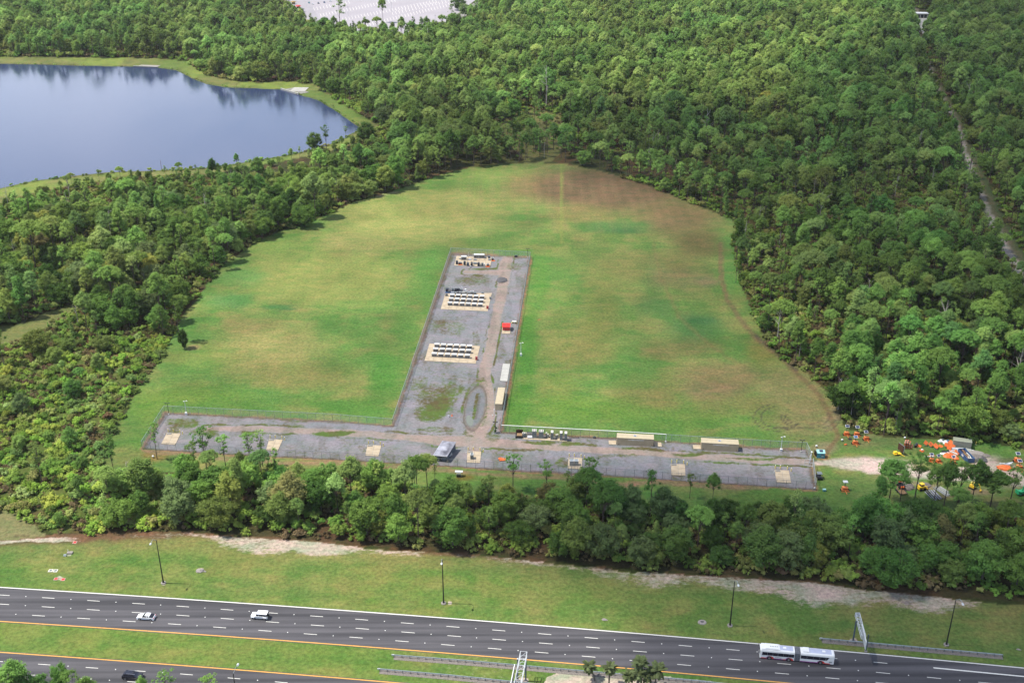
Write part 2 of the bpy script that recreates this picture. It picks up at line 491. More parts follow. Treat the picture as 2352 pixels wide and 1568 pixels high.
# ------------------------------------------------------------------ outlines traced on the ground (photo measurements)
LAKE = [(-900, 150), (-300, 143), (0, 147), (100, 149), (200, 152), (305, 154), (363, 156), (405, 162), (440, 180), (475, 194), (520, 201), (588, 203.5), (646, 206),
        (686, 218), (728, 230), (763, 250), (803, 278), (825, 293), (822, 300), (785, 321), (748, 335), (710, 346), (655, 357), (588, 369), (520, 380), (470, 386), (383, 391),
        (250, 396), (162, 405), (75, 416), (0, 433), (-200, 466), (-500, 500), (-900, 520)]
SHORE = [(-900, 130), (-300, 128), (0, 130), (100, 131), (250, 133), (380, 134), (425, 140), (455, 158), (490, 176), (530, 184), (600, 190), (650, 186), (700, 190), (725, 196),
         (752, 216), (790, 240), (830, 264), (862, 284), (880, 296), (850, 312), (800, 334), (740, 352), (680, 364), (600, 380), (500, 398), (400, 404), (300, 408), (200, 422),
         (120, 436), (60, 452), (0, 470), (-200, 500), (-500, 540), (-900, 560)]
FIELD = [(235, 1092), (222, 1070), (240, 1040), (255, 1000), (290, 945), (310, 905), (350, 850), (385, 790), (410, 740), (425, 715), (450, 690), (490, 630), (520, 602), (560, 575),
         (620, 540), (680, 520), (740, 498), (780, 478), (820, 462), (880, 445), (940, 425), (1000, 405), (1080, 385), (1160, 377), (1240, 374), (1300, 377), (1360, 387), (1420, 405),
         (1500, 430), (1560, 455), (1620, 480), (1670, 498), (1690, 512), (1692, 545), (1684, 580), (1692, 620), (1704, 660), (1725, 705), (1740, 745), (1760, 790), (1800, 828),
         (1850, 850), (1890, 890), (1920, 925), (1932, 965), (1950, 988), (2050, 1004), (2130, 1006), (2240, 1010), (2352, 1032), (2600, 1050), (2600, 1190), (2352, 1190),
         (2200, 1192), (2100, 1186), (2000, 1184), (1900, 1200), (1750, 1190), (1600, 1174), (1450, 1160), (1300, 1148), (1150, 1144), (1000, 1132), (900, 1118), (760, 1092), (620, 1078), (450, 1086), (330, 1084)]
BELT = [(-300, 1243), (235, 1222), (235, 1088), (330, 1085), (450, 1086), (620, 1078), (760, 1092), (900, 1118), (1000, 1132), (1150, 1144), (1300, 1148), (1450, 1160), (1600, 1174), (1750, 1190),
        (1900, 1200), (2000, 1184), (2100, 1186), (2200, 1190), (2352, 1188), (2600, 1190), (2600, 1402), (2352, 1382), (2100, 1362), (1850, 1332), (1650, 1320), (1450, 1306), (1280, 1288),
        (1100, 1270), (880, 1256), (700, 1238), (560, 1230), (430, 1218), (330, 1215), (235, 1224)]
SCRUB = [(-400, 1225), (-100, 1190), (60, 1180), (150, 1235), (235, 1224), (235, 1065), (255, 1000), (310, 905), (385, 790), (340, 770), (240, 800), (140, 815), (60, 840), (-100, 850), (-400, 900)]
PALE = [(-300, 1236), (-300, 1190), (0, 1172), (40, 1180), (90, 1215), (150, 1238), (100, 1244), (0, 1246)]
MEADOW = [(-200, 830), (-100, 770), (0, 752), (70, 735), (150, 703), (185, 694), (178, 708), (120, 745), (60, 778), (0, 800), (-100, 850)]
DIRTL = [(2092, 0), (2110, 40), (2115, 95), (2123, 130), (2142, 190), (2176, 260), (2198, 310), (2210, 360), (2236, 430), (2262, 500), (2288, 560), (2318, 610), (2350, 680), (2390, 760), (2450, 860), (2560, 1000)]
DIRTW = [6, 7, 9, 13, 18, 26, 30, 34, 40, 46, 52, 58, 66, 76, 88, 100]
DIRT = DIRTL + [(x + w, y) for (x, y), w in zip(DIRTL[::-1], DIRTW[::-1])]
LOT = [(560, -60), (640, -14), (648, 18), (672, 40), (705, 62), (760, 78), (900, 86), (1000, 80), (1035, 52), (1060, 25), (1098, -4), (1200, -60)]
CLEAR = [(1120, 300), (1160, 262), (1220, 250), (1290, 262), (1310, 310), (1290, 350), (1270, 372), (1205, 372), (1190, 345), (1140, 330)]
THIN = [(1380, 388), (1480, 400), (1620, 440), (1700, 500), (1700, 560), (1760, 700), (1800, 800), (1900, 860), (1960, 840), (1850, 760), (1780, 640), (1740, 520), (1680, 440), (1560, 385), (1420, 360)]
THIN2 = [(2000, 430), (2150, 440), (2180, 520), (2100, 560), (2000, 520)]
RT_X = [-400, 0, 412, 823, 1235, 1588, 1970, 2352, 2700]
RT_Y = [1324, 1346, 1372, 1402, 1434, 1463, 1494.5, 1531, 1566]
RB_X = [-400, 0, 412, 823, 1235, 1588, 1791, 2352, 2700]
RB_Y = [1405, 1429, 1454.5, 1485, 1518.7, 1550, 1568, 1623, 1660]
LT_X = [-400, 0, 412, 823, 955, 1588, 2352, 2700]
LT_Y = [1469, 1494.6, 1522.8, 1557, 1568, 1626, 1705, 1745]
YARD = [(327, 1031), (379, 948), (574, 958), (764, 967), (902, 978.5), (1036, 582), (1218, 592), (1150, 993), (1415, 1007), (1584, 1018), (1768, 1029), (1851, 1033), (1862, 1058), (1873, 1125.5),
        (1760, 1117), (1672, 1111.5), (1478, 1098.5), (1392, 1092), (1197, 1083), (1051, 1072), (945, 1066), (759, 1055), (544, 1045)]
TRACK_EW = [(470, 985, 5), (584, 984, 7), (700, 990, 7), (808, 994, 8), (939, 1005, 7), (1027, 1012, 13), (1117, 1016, 11), (1292, 1028, 8), (1528, 1043, 7.5), (1645, 1051, 8), (1838, 1061, 7), (1900, 1064, 8)]
TRACK_NS = [(1170, 590, 8), (1163, 612, 11), (1158, 628, 14), (1155, 660, 11), (1151, 680, 11), (1142, 720, 11), (1131, 777, 11), (1127, 800, 11), (1119, 830, 11), (1111, 864, 13), (1125, 900, 9), (1128, 950, 9), (1105, 985, 12), (1090, 1005, 20)]
TRACK_BR = [(1069, 624, 4), (1110, 626, 5), (1158, 626, 8)]
EDGEW = [(x, y) for x, y, w in TRACK_EW], [(x, y) for x, y, w in TRACK_NS], [(x, y) for x, y, w in TRACK_BR]
PUD_C, PUD_R, PUD_T = (1091.5, 936), (24, 50), 0.18

def blobs(col, px, py, lst, warp):
    for (x, y, rx, ry, c, s) in lst:
        d = np.hypot((px + warp[0] - x) / rx, (py + warp[1] - y) / ry)
        w = (1 - sstep(0.35, 1.15, d)) * s
        col[:] = col * (1 - w[..., None]) + np.array(c) * w[..., None]

def mixm(col, m, c):
    m = np.asarray(m, float)[..., None]
    col[:] = col * (1 - m) + np.array(c) * m

def calm(c, a, k):
    l = (c * np.array([.3, .55, .15])).sum(-1, keepdims=True)
    warm = l * np.array([1.12, 1.0, .62])
    return (c * (1 - a) + warm * a) * k

def ground_attrs(px, py):
    X, Y = Pn(px, py)
    sc = np.maximum(scale_at(py), 0.5)
    wx = (fbm(X, Y, 18, 1) - 0.5) * 9 * sc; wy = (fbm(X, Y, 18, 5) - 0.5) * 9 * sc * 0.5
    wfx = (fbm(X, Y, 5, 21) - 0.5) * 3 * sc; wfy = (fbm(X, Y, 5, 25) - 0.5) * 3 * sc * 0.5
    n1 = fbm(X, Y, 30, 31); n2 = fbm(X, Y, 9, 41); n3 = fbm(X, Y, 70, 51)
    col = np.zeros(px.shape + (3,)); sand = np.zeros(px.shape); weed = np.zeros(px.shape)
    # wood floor
    mixm(col, np.ones(px.shape), C(80, 88, 46))
    mixm(col, sstep(0.5, 0.68, n2) * 0.8, C(120, 88, 62))
    mixm(col, sstep(0.55, 0.75, n1) * 0.6, C(112, 112, 58))
    # left scrub: grassy with reddish earth
    m = inside(px + wx, py + wy, SCRUB)
    mixm(col, m * 0.8, C(118, 138, 66)); mixm(col, m * sstep(0.56, 0.7, n2) * 0.6, C(126, 92, 70))
    m = inside(px + wx, py + wy, PALE); mixm(col, m * 0.85, C(165, 165, 112))
    m = inside(px + wx, py + wy, MEADOW); mixm(col, m * 0.9, C(148, 156, 92))
    m = inside(px + wx, py + wy, CLEAR); mixm(col, m * 0.75, C(150, 150, 88))
    m = inside(px + wx, py + wy, THIN); mixm(col, m * 0.5, C(118, 96, 62))
    # lake shore
    m = inside(px + wfx, py + wfy, SHORE)
    mixm(col, m, C(158, 178, 86)); mixm(col, m * sstep(0.45, 0.6, n1), C(158, 160, 96)); mixm(col, m * sstep(0.5, 0.7, n3) * 0.8, C(122, 156, 72)); mixm(col, m * sstep(0.5, 0.68, n2) * 0.5, C(112, 126, 66))
    d, _ = line_dist(px, py, LAKE, 1.6); mixm(col, (1 - sstep(1, 6, d)) * 0.55, C(105, 110, 70))
    # dirt road strip
    m = inside(px + wfx, py + wfy * 0.5, DIRT)
    mixm(col, m, C(104, 122, 74))
    dl = [(x + w * 0.30, y) for (x, y), w in zip(DIRTL, DIRTW)]
    d, _ = line_dist(px + wfx, py, dl, 0.4)
    sw = np.interp(py, [-10, 150, 450, 700, 1000], [4, 5, 9, 13, 20])
    mixm(col, m * (1 - sstep(sw * 0.4, sw * 0.8, d)) * (.55 + .45 * sstep(.42, .6, n1)), C(226, 214, 200))
    dl = [(x + w * 0.62, y) for (x, y), w in zip(DIRTL, DIRTW)]
    d, _ = line_dist(px + wfx, py, dl, 0.4)
    mixm(col, m * (1 - sstep(sw * 0.3, sw * 0.6, d)) * 0.5, C(150, 132, 100))
    # field
    m = inside(px + wfx * 0.7, py + wfy * 0.7, FIELD)
    f = np.zeros(col.shape)
    mixm(f, np.ones(px.shape), C(104, 154, 72))
    mixm(f, sstep(0.42, 0.6, n1) * 0.55, C(134, 154, 82))
    mixm(f, sstep(0.45, 0.62, n3) * 0.4, C(96, 150, 70))
    n4 = fbm(X * .6, Y, 6, 91); n5 = fbm(X, Y, 14, 97)
    mott = lambda q: (mixm(q, sstep(.5, .64, n5) * .42, C(156, 160, 96)), mixm(q, sstep(.5, .64, 1 - n5) * .42, C(86, 136, 62)), mixm(q, sstep(.5, .64, n4) * .34, C(152, 144, 92)), mixm(q, sstep(.5, .64, 1 - n4) * .34, C(88, 138, 66)))
    mott(f); w = (wx * 0.9, wy * 1.0)
    blobs(f, px, py, [
        (760, 640, 220, 85, C(150, 164, 90), .85), (980, 520, 190, 40, C(172, 176, 106), .75), (640, 570, 120, 30, C(128, 164, 82), .7), (620, 800, 160, 85, C(158, 160, 98), .85), (660, 860, 170, 40, C(146, 150, 88), .6), (900, 500, 190, 60, C(160, 172, 98), .85),
        (830, 560, 120, 30, C(170, 170, 106), .6), (1060, 470, 140, 50, C(158, 166, 96), .8), (1150, 405, 160, 24, C(140, 168, 88), .7), (1000, 560, 130, 26, C(140, 152, 86), .6),
        (1230, 430, 90, 46, C(142, 128, 86), .85), (1440, 436, 190, 66, C(124, 106, 80), .95), (1330, 430, 130, 60, C(130, 112, 84), .9), (1560, 500, 120, 50, C(126, 110, 78), .9), (1330, 490, 90, 30, C(142, 136, 84), .7),
        (1600, 560, 70, 50, C(126, 118, 74), .8), (1500, 610, 150, 40, C(134, 134, 80), .7), (1410, 522, 110, 18, C(92, 142, 76), .9), (1430, 530, 60, 8, C(76, 132, 74), .9),
        (1340, 600, 90, 40, C(116, 146, 76), .7), (1590, 752, 95, 40, C(84, 136, 72), .9), (1610, 740, 50, 12, C(70, 126, 70), .8), (1500, 710, 60, 30, C(92, 138, 72), .8), (1500, 640, 40, 60, C(96, 138, 74), .5),
        (1560, 640, 90, 34, C(138, 134, 90), .7), (1620, 650, 40, 16, C(150, 142, 104), .7), (1330, 790, 120, 70, C(142, 146, 84), .8), (1480, 900, 120, 60, C(138, 142, 84), .7), (1280, 900, 60, 60, C(128, 150, 76), .6), (1400, 620, 90, 50, C(136, 144, 82), .6), (1450, 860, 90, 40, C(92, 142, 66), .7), (1380, 700, 50, 90, C(128, 142, 74), .6),
        (1560, 800, 120, 30, C(138, 130, 84), .6), (1660, 860, 140, 46, C(142, 132, 90), .85), (1640, 900, 80, 30, C(150, 128, 98), .6), (1760, 800, 60, 40, C(136, 140, 74), .8), (1560, 960, 190, 30, C(104, 150, 66), .8),
        (1820, 900, 110, 70, C(146, 146, 96), .85), (1860, 970, 90, 50, C(152, 146, 100), .8), (1700, 930, 120, 30, C(130, 136, 80), .7), (1350, 940, 170, 40, C(104, 152, 60), .8), (1560, 1005, 200, 12, C(96, 146, 64), .6),
        (640, 706, 40, 8, C(78, 140, 76), .8), (655, 716, 26, 5, C(74, 132, 76), .9), (530, 690, 70, 22, C(92, 150, 82), .7), (560, 640, 80, 24, C(104, 158, 84), .6), (470, 820, 110, 40, C(128, 156, 76), .5), (430, 800, 20, 8, C(165, 145, 110), .7),
        (420, 930, 180, 60, C(112, 152, 62), .8), (560, 745, 70, 24, C(150, 140, 92), .5), (500, 935, 160, 18, C(92, 142, 62), .7), (800, 930, 120, 26, C(84, 142, 58), .85), (330, 1010, 60, 40, C(96, 146, 64), .8),
        (880, 860, 50, 90, C(84, 146, 60), .85), (930, 760, 40, 90, C(92, 148, 66), .7), (980, 640, 36, 90, C(92, 148, 66), .8), (1010, 590, 40, 40, C(96, 150, 70), .7), (1130, 550, 110, 14, C(100, 146, 68), .7),
        (1240, 640, 26, 70, C(92, 150, 62), .8), (1215, 800, 30, 120, C(84, 146, 56), .85), (1190, 930, 40, 60, C(84, 146, 54), .8), (1300, 700, 40, 90, C(110, 150, 72), .5),
        (870, 450, 26, 7, C(214, 192, 160), .8), (905, 443, 20, 5, C(210, 190, 160), .5), (1905, 960, 24, 40, C(160, 150, 122), .5),
        (1130, 1090, 700, 30, C(96, 146, 62), .6), (700, 1090, 120, 20, C(104, 140, 64), .5), (1770, 1150, 200, 30, C(100, 142, 62), .6), (1060, 1098, 34, 12, C(142, 122, 62), .9), (352, 1046, 36, 14, C(146, 128, 74), .9),
        (2000, 1010, 110, 30, C(118, 130, 84), .8), (1980, 1120, 120, 40, C(104, 140, 76), .7), (2080, 1030, 60, 14, C(108, 136, 80), .6), (2060, 1100, 60, 20, C(150, 144, 110), .5),
        (1990, 1068, 90, 17, C(206, 198, 192), 1.), (2060, 1072, 50, 12, C(208, 200, 192), .9), (1930, 1063, 60, 8, C(200, 190, 186), 1.), (1890, 1062, 40, 6, C(196, 184, 178), 1.), (1900, 1030, 40, 18, C(168, 154, 128), .7),
        (2140, 1090, 130, 12, C(206, 196, 192), .9), (2250, 1062, 40, 22, C(206, 200, 196), .95), (2285, 1080, 60, 20, C(204, 198, 190), .95), (2340, 1108, 70, 14, C(196, 184, 172), .8), (2230, 1130, 80, 14, C(160, 140, 118), .7),
        (2130, 1118, 30, 8, C(186, 170, 150), .7), (2085, 1112, 22, 8, C(190, 174, 156), .7), (2180, 1132, 40, 12, C(170, 148, 126), .7), (2310, 1058, 60, 8, C(120, 118, 96), .6), (2300, 1150, 90, 16, C(128, 130, 84), .7),
        (1885, 1047, 22, 12, C(178, 132, 96), .8), (1240, 1250 / 1.7, 6, 3, C(176, 128, 84), .9)], w)
    # planted rows and mowing lines towards the far end
    rows = np.sin(X * 2 * math.pi / 6.5 + (fbm(X, Y, 25, 61) - .5) * 4) * 0.5 + 0.5
    far = sstep(620, 420, py) * sstep(960, 1100, px)
    mixm(f, rows * far * 0.20 * (0.3 + n1), C(170, 148, 112))
    mixm(f, (1 - sstep(2, 5, np.abs(px - 1290 + wfx * 0.3))) * (py < 560) * 0.8, C(142, 158, 84))
    for tr, wd, cc, s in (([(1655, 560), (1658, 640), (1672, 690), (1705, 740), (1740, 780), (1790, 818), (1840, 866), (1880, 905), (1905, 950), (1925, 1000), (1900, 1040)], 7, C(132, 116, 84), .75),
                      ([(1735, 770), (1790, 815), (1830, 850)], 4, C(92, 84, 80), .7),
                      ([(1500, 560), (1520, 640), (1560, 730), (1640, 800), (1720, 850)], 5, C(140, 128, 84), .35)):
        d, _ = line_dist(px + wfx * .5, py + wfy * .5, tr, 1.3); mixm(f, (1 - sstep(wd * .5, wd * 1.2, d)) * s, cc)
    for cx, cy, rx, ry, a0, a1 in ((1786, 958, 54, 31, 95, 330), (1792, 958, 44, 25, 110, 300), (1850, 958, 54, 25, 170, 380), (1848, 956, 43, 20, 170, 340), (1868, 962, 60, 32, 290, 400), (1872, 958, 50, 26, 290, 380)):
        a = np.degrees(np.arctan2(-(py - cy) / ry, (px - cx) / rx)) % 360
        da = (a - a0) % 360 < (a1 - a0)
        d = np.abs(np.hypot((px - cx) / rx, (py - cy) / ry) - 1) * min(rx, ry * 1.6)
        mixm(f, (1 - sstep(1.0, 2.6, d)) * da * 0.62 * (0.5 + n2), C(84, 78, 72))
    ar = [(1868, 1064, 5), (1920, 1063, 9), (1970, 1067, 17), (2040, 1073, 17), (2100, 1087, 11), (2160, 1093, 10), (2225, 1086, 16), (2285, 1083, 22), (2352, 1106, 14), (2500, 1130, 14)]
    d, w_ = line_dist(px + wfx, py + wfy * 1.4, ar, 1.0); mixm(f, 1 - sstep(-5, 2, d - w_), C(216, 206, 198))
    # earth bank and trampled strip outside the fence
    d, _ = line_dist(px + wfx * .5, py + wfy * .5, YARD + [YARD[0]], 1.7)
    ynear = sstep(1000, 1040, py) * (px < 1880)
    mixm(f, (1 - sstep(2.5, 6, d)) * 0.9, C(166, 132, 108))
    d2, _ = line_dist(px + wx * .6, py + wy * .6, [(330, 1036), (545, 1052), (1000, 1078), (1060, 1084), (1200, 1092), (1400, 1106), (1440, 1112), (1540, 1108), (1600, 1112), (1680, 1118), (1760, 1122)], 1.5)
    mixm(f, (1 - sstep(3, 11, d2)) * 0.75, C(164, 138, 112))
    mixm(f, (1 - sstep(10, 26, np.hypot(px - 1450, (py - 1113) * 2))) * .8, C(172, 140, 112))
    sand = np.where(m, np.maximum(sand, (1 - sstep(40, 200, np.hypot(px - 2160, (py - 1060) * 1.5))) * .22), sand)
    sp_ = (fbm(X, Y, 22, 611, 2) - .5)[..., None] * .35 + (fbm(X, Y * .6, 12, 615, 2) - .5)[..., None] * .35
    f = calm(f, .05, 1.14) * (1 + sp_) * np.array([1.10, 1.02, .96])
    col = np.where(m[..., None], f, col)
    # verges along the highway
    ty = np.interp(px, RT_X, RT_Y)
    belt_low = np.interp(px, [-300, 0, 235, 430, 560, 700, 880, 1100, 1280, 1450, 1650, 1850, 2100, 2352, 2600], [1243, 1240, 1226, 1220, 1232, 1240, 1258, 1272, 1290, 1308, 1322, 1334, 1364, 1384, 1404])
    v = (py > belt_low + wy * 0.7)
    g = np.zeros(col.shape)
    mixm(g, np.ones(px.shape), C(128, 156, 80)); mixm(g, sstep(0.42, 0.62, n1) * 0.6, C(146, 160, 92)); mixm(g, sstep(0.48, 0.62, n3) * 0.5, C(106, 150, 66))
    mixm(g, (1 - sstep(.4, 1.3, (py - belt_low) / 46)) * .5, C(158, 150, 104))
    mixm(g, sstep(0.5, 0.7, n2) * 0.25, C(168, 166, 110))
    mixm(g, sstep(900, 2000, px) * 0.35, C(104, 140, 72))  # cloud shade over this end of the verge, partly mixed into the grass colour
    mott(g)
    dd = py - belt_low
    mixm(g, (1 - sstep(4, 18, dd + wy)) * 0.9, C(128, 96, 78))
    bw = np.interp(px, [0, 200, 420, 560, 700, 900, 1000, 1300, 1400, 1700, 1800, 2100, 2300, 2352], [8, 4, 14, 30, 44, 36, 22, 30, 40, 46, 60, 50, 34, 30])
    st = np.interp(px, [0, 120, 200, 420, 560, 700, 900, 1000, 1250, 1400, 1700, 1850, 2100, 2352], [.95, .9, .2, .5, .8, .72, .62, .35, .6, .62, .72, .8, .66, .5])
    sv = (1 - sstep(bw * .35, bw * 1.25, dd + wy * 1.8)) * sstep(-4, 5, dd) * st * .86 * (.62 + .75 * n2)
    for (x, y, r) in ((460, 1309, 9), (137, 1326, 8), (376, 1340, 5), (1020, 1386, 5), (1034, 1384, 6), (1677, 1438, 5), (1613, 1428, 6), (158, 1272, 6), (2174, 1482, 4), (1960, 1470, 10), (1200, 1562, 14), (905, 1440, 0.1), (700, 1300, 0.1)):
        sv = np.maximum(sv, 1 - sstep(r * .5, r * 1.4, np.hypot(px - x + wfx * .3, (py - y) * 1.8)))
    # median: sandy mulch bed and bare bits
    med = (py > np.interp(px, RB_X, RB_Y)) & (py < np.interp(px, LT_X, LT_Y))
    sv = np.where(med & (py > 1545) & (px > 1240), (1 - sstep(0, 6, np.interp(px, [1240, 1255, 1300, 1440, 1600, 1700, 1800], [1590, 1560, 1545, 1549, 1564, 1578, 1590]) - py + wfy)), sv)
    sv = np.where(med & (px > 1000) & (px < 1240), np.maximum(sv, .25), sv)
    mixm(g, med * sstep(900, 1200, px) * 0.4, C(92, 140, 60))
    mixm(g, med * (1 - sstep(700, 1000, px)) * 0.3, C(134, 164, 74))
    mixm(g, (~med) * (1 - sstep(1, 9, np.abs(ty - 6 - py))) * 0.35, C(144, 164, 88))
    g = calm(g, .04, 1.12) * np.array([1.04, 1.02, .90])
    col = np.where(v[..., None], g, col); sand = np.where(v, sv, sand)
    # light tree litter brown inside belt
    b = inside(px, py, BELT); mixm(col, b * 0.5, C(96, 80, 58))
    return col, sand, weed

def set_attrs(me, col, sand, weed):
    col = col.reshape(-1, 3)
    n = len(me.vertices)
    a = me.attributes.new("Col", 'FLOAT_COLOR', 'POINT')
    a.data.foreach_set("color", np.concatenate([np.clip(col.reshape(-1, 3), 0.001, 0.95), np.ones((n, 1))], 1).astype(np.float32).ravel())
    for k, v in (("sand", sand), ("weed", weed)):
        b = me.attributes.new(k, 'FLOAT', 'POINT'); b.data.foreach_set("value", v.astype(np.float32).ravel())

def grid_faces(nx, ny):
    i = np.arange(nx - 1)[None, :] + np.arange(ny - 1)[:, None] * nx
    i = i.ravel()
    return np.stack([i, i + 1, i + 1 + nx, i + nx], 1)[:, ::-1]

gx = np.concatenate([np.array([-6000, -3500, -2200, -1500, -1100, -800, -560, -400, -300]), np.arange(-220, 2580, 4.6), np.array([2660, 2780, 2950, 3300, 4000, 5200, 7500])])
gy = np.concatenate([np.array([-398.5, -396, -390, -375, -350, -310, -270, -230, -190, -150, -120, -95, -70, -50, -35, -22, -10]), np.arange(-2, 1650, 4.0), np.array([1670, 1720, 1800, 1950, 2200])])
PX, PY = np.meshgrid(gx, gy)
GX, GY = Pn(PX, PY)
G_MAT = ground_mat("ground_cover", 1.35, sandcol=C(234, 220, 198))
gm = np_mesh("ground", np.stack([GX.ravel(), GY.ravel(), np.zeros(GX.size)], 1), grid_faces(len(gx), len(gy)), G_MAT)
set_attrs(gm, *ground_attrs(PX, PY))
struct("ground", gm)

# ------------------------------------------------------------------ gravel yard
yx = np.arange(318, 1886, 2.4); yy = np.arange(576, 1130, 2.0)
YX, YY = np.meshgrid(yx, yy)
fc = grid_faces(len(yx), len(yy))
cxm = YX.ravel()[fc].mean(1); cym = YY.ravel()[fc].mean(1)
fc = fc[inside(cxm, cym, YARD)]
used = np.unique(fc); remap = np.full(YX.size, -1); remap[used] = np.arange(len(used))
px, py = YX.ravel()[used], YY.ravel()[used]
X, Y = Pn(px, py)
n1 = fbm(X, Y, 12, 131); n2 = fbm(X, Y, 4, 141); n3 = fbm(X, Y, 30, 151)
sc = scale_at(py); wfx = (n2 - .5) * 2.2 * sc; wfy = (fbm(X, Y, 4, 171) - .5) * 1.2 * sc
wx = (n1 - .5) * 5 * sc; wy = (fbm(X, Y, 12, 181) - .5) * 3 * sc
col = np.zeros((len(px), 3))
mixm(col, np.ones(len(px)), C(166, 166, 174)); mixm(col, sstep(.42, .62, n3) * .45, C(178, 172, 172)); mixm(col, sstep(.48, .66, n1) * .4, C(148, 149, 156)); mixm(col, sstep(.5, .66, n2) * .25, C(180, 170, 160))
rip = np.sin((Y + X * .1) * 2 * math.pi / 2.4 + n1 * 9); mixm(col, (rip * .5 + .5) * .05, C(190, 190, 196))
weed = 0.17 + 0.16 * sstep(.45, .65, n1)
d, _ = line_dist(px + wfx, py + wfy, YARD + [YARD[0]], 1.6)
mixm(col, (1 - sstep(2.5, 7, d)) * .8, C(140, 116, 104))
weed = weed + (1 - sstep(3, 9, d)) * .08
dm = np.full(len(px), 1e9)
for tr in (TRACK_EW, TRACK_NS, TRACK_BR):
    ys = 1.0 if tr is TRACK_EW or tr is TRACK_BR else 0.35
    d, w = line_dist(px + wfx * .6, py + wfy * .6, tr, ys)
    e = d - w
    dm = np.minimum(dm, e)
mixm(col, (1 - sstep(-2.5, 1.0, dm)) * .95, C(196, 176, 164))
mixm(col, (1 - sstep(-2.5, 1.0, dm)) * sstep(.45, .6, n1) * .4, C(178, 168, 160))
weed = np.where(dm < 0, 0.05, weed)
weed = np.maximum(weed, (1 - sstep(0, 4.2, np.abs(dm - 2.6 - wfx * .5))) * (.30 + .60 * sstep(.35, .62, n3) * sstep(.35, .55, n1)))
for (x, y, rx, ry, s) in ((1000, 918, 60, 48, .60), (1035, 898, 46, 24, .60), (960, 880, 34, 22, .48), (990, 940, 30, 26, .8), (1036, 750, 50, 26, .44), (1020, 742, 26, 12, .5), (1085, 645, 54, 16, .42), (1075, 640, 20, 6, .5), (1060, 700, 40, 6, .3), (1090, 780, 12, 30, .45), (985, 948, 50, 24, .66), (1010, 930, 24, 30, .9),
                          (1180, 612, 26, 16, .5), (1200, 640, 14, 50, .3), (1195, 720, 10, 90, .26), (1182, 770, 12, 60, .3), (420, 968, 60, 14, .62), (470, 990, 40, 16, .55), (395, 985, 20, 16, .5), (760, 996, 50, 6, .95), (770, 994, 60, 7, .9), (1000, 985, 60, 10, .5),
                          (1240, 1016, 60, 5, .7), (1330, 1022, 60, 5, .7), (1480, 1031, 80, 5, .7), (1600, 1041, 80, 5, .7), (1740, 1052, 90, 4, .7), (1200, 1030, 60, 4, .6), (1420, 1043, 60, 4, .5), (1290, 1062, 26, 16, .55), (1560, 1092, 30, 10, .5), (1690, 1030, 24, 8, .3), (395, 1022, 40, 8, .3), (1130, 1000, 26, 16, .5), (830, 1034, 16, 16, .45), (615, 1022, 30, 18, .25), (1790, 1093, 34, 20, .25), (860, 1035, 26, 18, .3), (1090, 1050, 28, 18, .3), (1560, 1078, 30, 20, .3)):
    dd = np.hypot((px + wx - x) / rx, (py + wy - y) / ry)
    weed = np.maximum(weed, (1 - sstep(.5, 1.15, dd)) * s)
n7 = fbm(X * 1.4, Y * .5, 5, 211)
mixm(col, sstep(.52, .68, n7) * .30, C(122, 118, 112)); mixm(col, sstep(.56, .7, 1 - n7) * .22, C(178, 176, 178))
weed = weed + .10 * sstep(.5, .65, n7)
# wheel-worn loop with standing water
def pud(px, py):
    dx, dy = px - PUD_C[0], py - PUD_C[1]
    u = dx + dy * PUD_T; return np.hypot(u / PUD_R[0], dy / PUD_R[1]), u, dy
r, u, dy = pud(px + wfx * .2, py + wfy * .2)
mixm(col, (1 - sstep(.9, 1.2, r)), C(150, 142, 128)); mixm(col, (1 - sstep(.78, 1.0, r)), C(152, 153, 158))
weed = np.where(r < 1.0, .05, weed)
weed = np.maximum(weed, (1 - sstep(.0, .34, np.abs(r - 1.22))) * (.35 + .5 * sstep(.42, .6, n1)))
weed = np.maximum(weed, (1 - sstep(2.5, 6, np.abs(u - 0))) * (np.abs(dy + 2) < 30) * .7)
mixm(col, (1 - sstep(.03, .09, np.abs(r - 1.02 - wfx * .02))) * .55, C(104, 96, 86))
mixm(col, (1 - sstep(2.0, 4.5, np.abs(u - 5.5))) * (np.abs(dy) < 28) * .6, C(118, 112, 100))
ym = np_mesh("gravel_yard", np.stack([X, Y, np.full(len(X), .03)], 1), remap[fc], ground_mat("yard_gravel", .75, weedcol=C(112, 138, 66), weedcol2=C(118, 108, 72)))
set_attrs(ym, col, np.zeros(len(px)), weed)
struct("gravel_yard", ym)

def flat_poly(name, pts, z, m, world_pts=False, kind="structure", th=None):
    w = pts if world_pts else [tuple(P(*p))[:2] for p in pts]
    b = MB()
    if th: b.prism([tuple(p) for p in w], 0.0, th)
    else:
        ar = sum(w[i][0] * w[(i + 1) % len(w)][1] - w[(i + 1) % len(w)][0] * w[i][1] for i in range(len(w)))
        if ar < 0: w = w[::-1]
        b.add([(p[0], p[1], z) for p in w], [tuple(range(len(w)))])
    me = b.mesh(name, M[m] if isinstance(m, str) else m)
    o = link(name, me)
    if kind: o["kind"] = kind
    return o

# standing water in the lower end of the loop
pw, n_, l_ = new_mat("puddle_water")
o_ = n_.new("ShaderNodeOutputMaterial"); b_ = n_.new("ShaderNodeBsdfPrincipled"); l_.new(b_.outputs[0], o_.inputs[0])
b_.inputs["Base Color"].default_value = (0.085, 0.095, 0.07, 1); b_.inputs["Roughness"].default_value = 0.12
flat_poly("puddle", [(1086 + 8 * math.cos(t * .5236) - 20 * math.sin(t * .5236) * .12 - 7, 966 - 13 * math.sin(t * .5236)) for t in range(12)], .045, pw)

